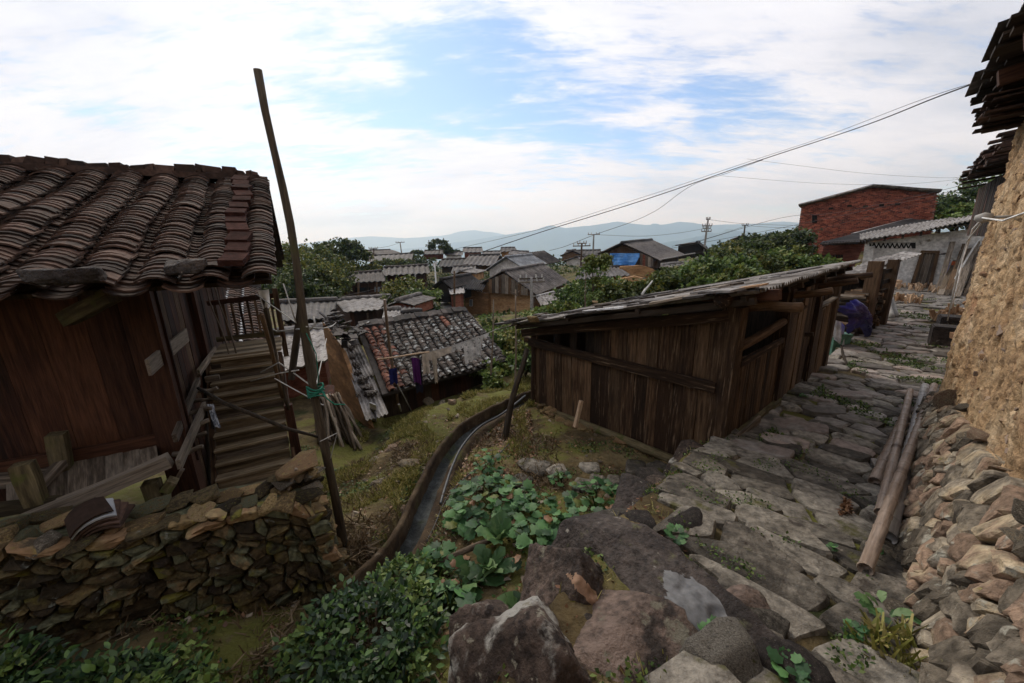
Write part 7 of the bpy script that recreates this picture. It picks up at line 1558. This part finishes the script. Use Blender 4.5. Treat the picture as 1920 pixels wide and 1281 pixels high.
# taller trees above the brick house at right
for i, (x, y0, y1, Y, rx, lm, lab) in enumerate([(1790, 425, 352, 32, 2.6, 'leaf_bush', 'leafy tree filling the gap right of the brick house'), (1830, 420, 340, 30, 2.4, 'leaf_bush', 'leafy tree against the ragged eaves at right'), (1765, 420, 372, 36, 1.8, 'leaf_dark', 'darker tree tucked behind the brick house corner'), (1815, 425, 385, 26, 1.6, 'leaf_hedge', 'brighter green tree just above the white house roof')]):
    b = at(x, y0, Y=Y); h = at(x, y1, Y=Y).z-b.z; tree(lab, b-Z*2.5, h+2.5, rx, h*.6, lm, 60, 70, .22, G4, 'leafy_tree', .03, None, .3, -.9, h*.45+2.5)
# young tree with bright tufts
yt = tree('slender young tree with two bright yellow green tufts before the tarpaulin house', at(1112, 575, Y=13), 2.4, .5, .45, 'leaf_hedge', 16, 40, .10, None, 'young_tree', .012, None, .4, -1, 1.1)
leaf_cloud('tuft', crown_points(at(1108, 491, Y=13), .24, .24, .20, 14, 60, .5), .085, M_['leaf_yellow'], yt, .5); leaf_cloud('tuft', crown_points(at(1135, 490, Y=13), .22, .22, .26, 14, 50, .5), .085, M_['leaf_yellow'], yt, .5)
log('limb', at(1112, 560, Y=13), at(1109, 485, Y=13), .022, .012, M_['bark'], yt); log('limb', at(1114, 545, Y=13), at(1136, 488, Y=13), .016, .009, M_['bark'], yt)
leaf_cloud('side_leaves', crown_points(at(1100, 545, Y=12.8), .5, .5, .4, 14, 36, .35), .09, M_['leaf_hedge'], yt, .4)
for lab, xa, ya, xb, yb, Y, br in [('bare pale sapling with cut branches standing left of the plank shed', 964, 770, 967, 543, 7.2, [(545, 560, 957, 546), (547, 560, 976, 545), (596, 606, 977, 592), (640, 650, 978, 634)]), ('thin bare bamboo cane standing before the vegetable patch', 920, 726, 925, 562, 8.2, [(600, 610, 931, 590)]), ('thin bare pole before the yellow green tree', 1097, 585, 1099, 510, 11, [(545, 552, 1104, 538)])]:
    t_ = thing('bare_sapling', lab, 'sapling', at(xa, ya, Y=Y)); log('stem', at(xa, ya+18, Y=Y), at(xb, yb, Y=Y), .026, .013, M_['stick'], t_, 6, .02, 8)
    for y0, _, x2, y2 in br: k = (ya-y0)/(ya-yb); log('branch', at(xa+(xb-xa)*k, y0, Y=Y)-Z*.08, at(x2, y2, Y=Y), .011, .006, M_['stick'], t_, 5)
tag(log('fallen_branch', at(1204, 553, Y=11), at(1223, 527, Y=11.5), .04, .02, M_['cord_pale'], None, 6, .03), 'pale dead branch leaning on the slope behind the shed roof', 'branch')
# vegetable patch and cover beyond the ditch
for i, (x, y, Y, rx, rz, lm, lab) in enumerate([(915, 700, 9.3, .55, .32, 'leaf_hedge', 'broad leafed vegetable clump beside the mud house roof'), (950, 690, 9.6, .5, .3, 'leaf_hedge', 'broad leafed vegetable clump left of the prop pole'), (900, 650, 13, .7, .4, 'leaf_hedge', 'light green shrub below the retaining wall'), (945, 662, 11.5, .6, .4, 'leaf_bamboo', 'yellowish weedy shrub in the middle of the vegetable patch'), (920, 665, 11, .7, .45, 'leaf_bush', 'weedy bush above the vegetable clumps'), (970, 665, 11, .6, .6, 'leaf_bamboo', 'weedy bush against the shed corner'), (985, 700, 8.4, .35, .3, 'leaf_bush', 'small weed clump at the shed corner post'), (930, 720, 8.3, .5, .2, 'leaf_hedge', 'low vegetable clump at the top of the bank')]):
    b = at(x, y, Y=Y); bush(lab, b, rx, rx, rz, lm, 26, 46, .10, 'plants in the vegetable patch', cz=.3, name='vegetable_bush')

# the wooded rim of the plateau beyond the last roofs
P = []
while len(P) < 9000:
    x, y = R(-75, 75), R(78, 108); z = g1(x, y) if len(P) % 3 == 0 else z
    P.append((x, y, -6.2+R(0, 3.4)*abs(noise.noise(V((x*.11, y*.2, 2))))**.5*1.2))
tag(leaf_cloud('far_wood', P, .75, M_['leaf_dark'], None, .2), kind='stuff')
P = []
while len(P) < 7000:
    x, y = R(-24, 16), R(38, 78)
    if noise.noise(V((x*.16, y*.16, 6))) > .0: P.append((x, y, -6.3+R(0, 1.5)))
tag(leaf_cloud('village_shrubbery', P, .42, M_['leaf_tree'], None, .2), kind='stuff')

# ------------------------------------------------------------------ near plants
LOBE = [(0, 0, 0)]+[(r*math.sin(a), .42-r*math.cos(a)*(.95), .05*(-1)**k) for k, (a, r) in enumerate([(rad(d), (.50 if i % 2 == 0 else .40)) for i, d in enumerate(range(30, 331, 25))])]
def leaf_mesh(name, m, shape, cup=.12):
    mb = MB(); n = len(shape); cx, cy = 0, .42; mb.v = [(x, y, z-cup*(x*x+(y-.4)**2)*2) for x, y, z in shape]+[(cx, cy, .0)]
    for k in range(n): mb.f.append((k, (k+1) % n, n))
    return mb.mesh(name, m, True)
ML = [leaf_mesh('leaf', M_['leaf_mallow'], [(x*R(.9, 1.1), y*R(.9, 1.1), z) for x, y, z in LOBE], R(.05, .25)) for _ in range(5)]
DEADL = [leaf_mesh('leaf', m_, [(x*R(.8, 1.1), y*R(.8, 1.1), z*1.6) for x, y, z in LOBE], R(.3, .6)) for m_ in (M_['litter'], M_['leaf_yellow'])]
CABL = [(0, 0, 0), (.10, .15, .03), (.22, .35, .0), (.30, .55, .06), (.26, .72, -.02), (.30, .85, .05), (.16, .95, 0), (0, 1.0, -.08), (-.16, .95, .03), (-.28, .84, -.03), (-.25, .70, .05), (-.31, .52, 0), (-.2, .35, .05), (-.10, .15, .0)]
CL = [leaf_mesh('leaf', M_['leaf_cabbage'], CABL, R(.2, .45)) for _ in range(3)]
OV = [(0, 0, 0), (.17, .22, .02), (.24, .45, .03), (.18, .72, .01), (0, 1, -.05), (-.18, .72, .01), (-.24, .45, .03), (-.17, .22, .02)]
OL = [leaf_mesh('leaf', M_['leaf_near_o'], OV, .15) for _ in range(3)]
def place_leaf(me, p, d, size, parent, tilt=.0):
    d = V(d).normalized(); side = d.cross(Z); side = side.normalized() if side.length > .1 else V((1, 0, 0)); up = side.cross(d)
    M = Matrix.Translation(p) @ Matrix((side, d, up)).transposed().to_4x4() @ Matrix.Rotation(R(-.5, .5), 4, 'Y') @ Matrix.Scale(size, 4); return link('leaf', me, M, parent)
def mallow(label, px, py, h, rx, n, size, group='broad leafed plants in the garden', meshes=None, base=None):
    b = gp(px, py) if base is None else base; t = thing('leafy_plant', label, 'plant', b, group)
    mb = MB()
    for i in range(9):
        a = R(0, 6.28); r = rx*R(.3, .9); q = b+V((math.cos(a)*r, math.sin(a)*r, h*R(.5, .95))); mb.tube([b-Z*.03, lerp(b, q, .5)+Z*.05, q], [.008, .006, .003], 5)
    mb.build('stem', M_['weed'], t)
    for i in range(n):
        a = R(0, 6.28); r = rx*math.sqrt(R(0, 1)); z = h*(1-.65*(r/rx)**2)*R(.45, 1.0); p = b+V((math.cos(a)*r, math.sin(a)*r, z)); d = V((math.cos(a+R(-.7, .7)), math.sin(a+R(-.7, .7)), R(-.5, .25)))
        place_leaf(random.choice(DEADL) if R(0, 1) < .07 else random.choice(meshes or ML), p, d, size*R(.6, 1.25), t)
    return t
mallow('big clump of lobed dark green leaves in the middle of the garden, largest of them', 925, 960, .34, .44, 190, .115)
mallow('taller lobed leaf stem at the top of the large clump', 915, 905, .50, .16, 46, .08)
mallow('lobed leaf plants trailing from the large clump toward the boulders', 1005, 985, .30, .26, 80, .10)
mallow('lobed leafy clump against the dark boulders by the path', 1120, 955, .26, .34, 110, .10)
mallow('small lobed leafy plant squeezed beside the long dark slab', 1075, 1010, .22, .20, 46, .09)
mallow('lobed leafy plant above the squat boulder', 1000, 1035, .26, .20, 40, .105)
mallow('lobed leafy plants left of the cabbages above the dark bush', 815, 1095, .26, .30, 80, .11)
mallow('pair of round lobed leaves at the edge of the dark bush', 845, 1150, .22, .16, 16, .14)
mallow('small leafy weed against the short flat stones', 1050, 905, .18, .10, 22, .07)
def cabbage(label, px, py, n, L_):
    b = gp(px, py); t = thing('cabbage_plant', label, 'plant', b, 'leafy cabbages in the garden')
    for i in range(n):
        a = i*2.4+R(-.3, .3); e_ = R(.35, 1.3); place_leaf(random.choice(CL), b+V((math.cos(a)*.01, math.sin(a)*.01, .02)), (math.cos(a)*math.cos(e_), math.sin(a)*math.cos(e_), math.sin(e_)), L_*R(.7, 1.15), t)
cabbage('upright pale ribbed cabbage plant at the foot of the large leafy clump', 935, 1015, 11, .21)
cabbage('cabbage plant with yellowing outer leaves beside the dead stick', 890, 1095, 11, .21)
cabbage('small cabbage plant close to the squat boulder', 920, 1075, 8, .20)
cabbage('narrow leaved rosette at the edge of the white streaked boulder', 975, 1165, 12, .19)
tag(log('dead_branch', gp(800, 1080)+Z*.08, gp(925, 1020)+Z*.06, .022, .03, M_['bark'], None, 7, .03), 'broken dead branch lying among the cabbages', 'branch')
# glossy bush in the bottom middle, shoots bottom left
def near_bush(label, c, rx, ry, rz, nobj, nst, size, stuff='leaf_near', group='glossy leaved bushes in the foreground', nclump=46):
    t = thing('glossy_bush', label, 'bush', c, group); mb = MB()
    for i in range(14):
        a = R(0, 6.28); q = c+V((math.cos(a)*rx*.8, math.sin(a)*ry*.8, rz*R(.4, .95))); mb.tube([c-Z*.1, lerp(c, q, .5)+Z*rz*.15, q], [.008, .006, .003], 5)
    mb.build('stem', M_['bark'], t)
    pts = crown_points(c+Z*rz*.25, rx, ry, rz*.75, nclump, nst//nclump, .28, .7, -.2)
    tag(leaf_cloud('leaves', pts, size, M_[stuff], t, .15, shape=np.array([(0, 0, 0), (.25, .4, .03), (.16, .75, .0), (0, 1, -.06), (-.16, .75, .0), (-.25, .4, .03)]), up=.7), kind='stuff')
    tag(leaf_cloud('young_leaves', crown_points(c+Z*rz*.32, rx*1.02, ry*1.02, rz*.78, max(6, nclump//4), nst//nclump, .16, .85, .1), size*.85, M_['leaf_hedge'], t, .1, up=.7), kind='stuff')
    cc = c+Z*rz*.3
    for i in range(nobj):
        a = R(0, 6.28); el = math.asin(R(-.1, 1)); d = V((math.cos(a)*math.cos(el), math.sin(a)*math.cos(el), math.sin(el))); p = cc+V((d.x*rx, d.y*ry, d.z*rz*.75))*R(.85, 1.12); place_leaf(random.choice(OL), p, d+V((R(-.8, .8), R(-.8, .8), R(-.3, .3))), size*R(.8, 1.5), t)
    return t
near_bush('dense bush of small glossy dark leaves at the bottom centre', gp(700, 1235)+Z*-.05, .52, .40, .42, 240, 3200, .050)
near_bush('spreading glossy bush between the ditch end and the cabbages', gp(770, 1110)+Z*-.05, .36, .26, .26, 120, 1400, .048, 'leaf_hedge')
near_bush('dark glossy shoots in the bottom left corner below the stone wall', V((-2.15, 1.50, -2.5)), .50, .22, .44, 190, 2200, .044)
near_bush('dark glossy shoots at the left edge against the stone wall foot', V((-2.75, 1.45, -2.35)), .45, .25, .40, 150, 1700, .044)
near_bush('light green sprig with rounded leaves at the bottom left', V((-1.12, 1.36, -2.52)), .20, .14, .24, 70, 200, .06, 'leaf_hedge', nclump=14)
# weeds, grass, litter and moss tufts: ground cover
def scatter(name, n, region, size, m, hgt=.02, up=.3, droop=-.6, shape=LEAF4, mask=None, wide=1.0, clumpy=0):
    P = []
    while len(P) < n:
        x, y = region()
        if mask and not mask(x, y): continue
        if clumpy and noise.noise(V((x*clumpy, y*clumpy, 3))) < .05: continue
        P.append((x, y))
    P = np.array(P); z = gz(P[:, 0], P[:, 1]); pts = np.column_stack([P, z+np.random.rand(len(P))*hgt+.0])
    o = leaf_cloud(name, pts, size, M_[m], None, droop, up=up, shape=shape, wide=wide); return tag(o, kind='stuff')
BLADE = np.array([(-.09, 0, 0), (.09, 0, 0), (.03, 1, .12), (-.03, 1, .12)])
def rect(x0, x1, y0, y1): return lambda: (R(x0, x1), R(y0, y1))
def off_path(x, y): u, w = x*PU.x+y*PU.y, x*PN.x+y*PN.y; return w > float(interp(u, WLT))+.05 and u < 30
def off_ditch(x, y):
    p = V((x, y, 0)); return off_path(x, y) and min((V((d.x, d.y, 0))-p).length for d in DS[::2]) > .24
def bank(x, y): return off_ditch(x, y)
scatter('grass', 26000, rect(-3.2, .2, 3.4, 8.2), .055, 'grass', .0, .2, -.9, BLADE, bank, 1.0, 1.3)
scatter('grass', 6000, rect(-1.2, .4, 6.3, 8.4), .09, 'grass', .0, .2, -.8, BLADE, bank, 1.0, 1.0)
def ditch_side():
    d = random.choice(DS); a = R(0, 6.28); r = R(.17, .30); return d.x+math.cos(a)*r, d.y+math.sin(a)*r
scatter('ditch_grass', 3800, ditch_side, .06, 'grass', .0, .2, -.7, BLADE, lambda x, y: min((V((d.x, d.y, 0))-V((x, y, 0))).length for d in DS) > .14, 1.0, 2.0)
scatter('ditch_weeds', 1800, ditch_side, .03, 'weed', .04, .6, -.2, LEAF4, lambda x, y: min((V((d.x, d.y, 0))-V((x, y, 0))).length for d in DS) > .14, 1.0, 2.0)
scatter('dead_grass', 7000, rect(-2.6, .6, 1.5, 5.5), .085, 'straw', .02, .2, -.25, BLADE, bank, .7, 1.6)
scatter('dead_grass', 3500, rect(-1.9, -.9, 1.6, 3.1), .10, 'straw', .03, .2, -.2, BLADE, off_ditch, .6, 1.2)
scatter('ground_weeds', 4200, rect(-1.4, 1.6, 1.5, 5.0), .028, 'weed', .03, .6, -.2, LEAF4, off_ditch, 1.0, 2.2)
scatter('ground_weeds', 2200, rect(-2.6, -.6, 1.25, 2.5), .032, 'weed', .05, .6, -.2, LEAF4, off_ditch, 1.0, 2.0)
scatter('leaf_litter', 2600, rect(-2.4, 1.8, 1.5, 6.5), .034, 'litter', .012, .8, .0, LEAF4, off_ditch)
scatter('leaf_litter', 1500, rect(-.7, .3, 4.0, 6.2), .045, 'litter', .012, .8, .0, LEAF4, off_ditch)
scatter('lower_yard_moss', 4500, rect(-4, -1.9, 4.2, 7.4), .03, 'weed', .01, .7, -.3, LEAF4, None, 1.0, 1.2)
scatter('meadow_weeds', 9000, rect(-2, 9, 8.5, 24), .12, 'leaf_hedge', .2, .3, -.5, LEAF4, off_path, 1.0, .5)
scatter('village_weeds', 16000, rect(-16, 12, 15, 60), .28, 'leaf_tree', .2, .3, -.5, LEAF4, off_path, 1.0, .2)
def path_scatter(name, n, u0__, u1__, size, m, side=None, clumpy=2.2, h=.02):
    P = []
    while len(P) < n:
        u = R(u0__, u1__); wl, wr = float(interp(u, WLP))-.04, float(interp(u, WRT)); k = random.random(); k = k if side is None else side(k); w = wr+(wl-wr)*k; p = PU*u+PN*w
        if noise.noise(V((p.x*clumpy, p.y*clumpy, 8))) < .22: continue
        P.append((p.x, p.y, float(zpath(u))+.012+R(0, h)))
    return tag(leaf_cloud(name, P, size, M_[m], None, -.3, up=.65), kind='stuff')
def by_boulders(x, y):
    u, w = x*PU.x+y*PU.y, x*PN.x+y*PN.y; return float(interp(u, WLP))-.05 < w < float(interp(u, WLT))+.5
scatter('boulder_weeds', 3000, rect(-.4, 2.2, .9, 4.2), .022, 'weed', .03, .6, -.3, LEAF4, by_boulders, 1.0, 2.6)
scatter('boulder_litter', 500, rect(-.4, 2.2, .9, 4.2), .026, 'litter', .012, .8, .0, LEAF4, by_boulders)
scatter('boulder_grass', 1500, rect(-.4, 2.2, .9, 4.2), .045, 'grass', .0, .2, -.8, BLADE, by_boulders, .6, 3.0)
path_scatter('path_weeds', 1700, 1.2, 5, .018, 'weed', None, 2.6, .035)
path_scatter('path_weeds', 3800, 4.5, 10, .030, 'weed', lambda k: k*.85, 1.6, .03)
path_scatter('path_weeds', 2600, 9, 20, .04, 'weed', None, 1.0, .03)
path_scatter('path_litter', 260, 1.4, 5, .03, 'litter', lambda k: k*.25, .5, .02)
# small plants rooted between the slabs
for i, (x, y, s_, lab) in enumerate([(1268, 1008, .07, 'small dark leaved plant growing beside the long dark slab'), (1335, 1195, .06, 'leafy seedling at the lower end of the long dark slab'), (1640, 1035+0, .05, 'tiny seedling by the bamboo ends'), (1600, 1190, .05, 'low seedling in a joint of the lower path'), (1655, 1165, .10, 'bushy weed at the foot of the rubble base'), (1555, 1032, .05, 'seedling between the middle slabs of the path'), (1290, 1092, .05, 'seedling right of the long dark slab'), (1480, 1265, .08, 'small fern frond at the bottom of the path'), (1505, 745, .06, 'weed at the foot of the shed front')]):
    c = zpp(x, y, .02); t = thing('path_seedling', lab, 'plant', c, 'small plants between the path slabs')
    for k in range(14): a = k*2.4; place_leaf(random.choice(ML if i != 4 else CL), c+V((math.cos(a)*s_*.5*R(.2, 1), math.sin(a)*s_*.5*R(.2, 1), s_*R(.1, .7))), (math.cos(a), math.sin(a), R(-.1, .7)), s_*R(.5, .9), t)
t = thing('grass_tuft', 'tuft of long grass blades at the foot of the rubble base', 'grass', zpp(1690, 1235, 0)); P = [tuple(zpp(1690, 1235, 0)+V((R(-.12, .12), R(-.12, .12), 0))) for _ in range(160)]
leaf_cloud('blades', P, .085, M_['grass'], t, -1.2, up=.1, shape=BLADE)
gmb = MB()
for i in range(260):                                     # gravel on the bank and soil
    x, y = R(-2.4, 1.5), R(2.0, 6.8)
    if not off_ditch(x, y): continue
    r = R(.010, .045); me = random.choice(stone_pool('strayp', M_['gravel'], 6, 2)); Mg = Matrix.Translation(V((x, y, g1(x, y)+r*.2))) @ Matrix.Rotation(R(0, 6), 4, 'Z') @ Matrix.Diagonal((r*1.3, r, r*.6, 1)); o_ = len(gmb.v); gmb.v += [tuple(Mg @ v.co) for v in me.vertices]; gmb.f += [tuple(o_+q for q in p.vertices) for p in me.polygons]
tag(gmb.build('gravel', M_['gravel']), kind='stuff')
BR = ['leftmost', 'beside the ditch bend', 'nearest the ditch rim', 'highest on the left', 'near the ditch top', 'lowest', 'above the log bundle', 'in the middle of the bank']
for i, (x, y, r) in enumerate([(712, 905, .10), (768, 870, .13), (790, 882, .09), (700, 865, .10), (825, 830, .09), (752, 955, .08), (735, 840, .11), (785, 845, .08)]):
    tag(put(random.choice(stone_pool('strayb', M_['stone_r'], 6, 3)), 'bank_rock', gp(x, y, -2.8)+Z*.0, (r*1.4, r, r*.5)), 'half buried grey rock in the grassy bank, '+BR[i], 'stone', 'rocks in the bank')
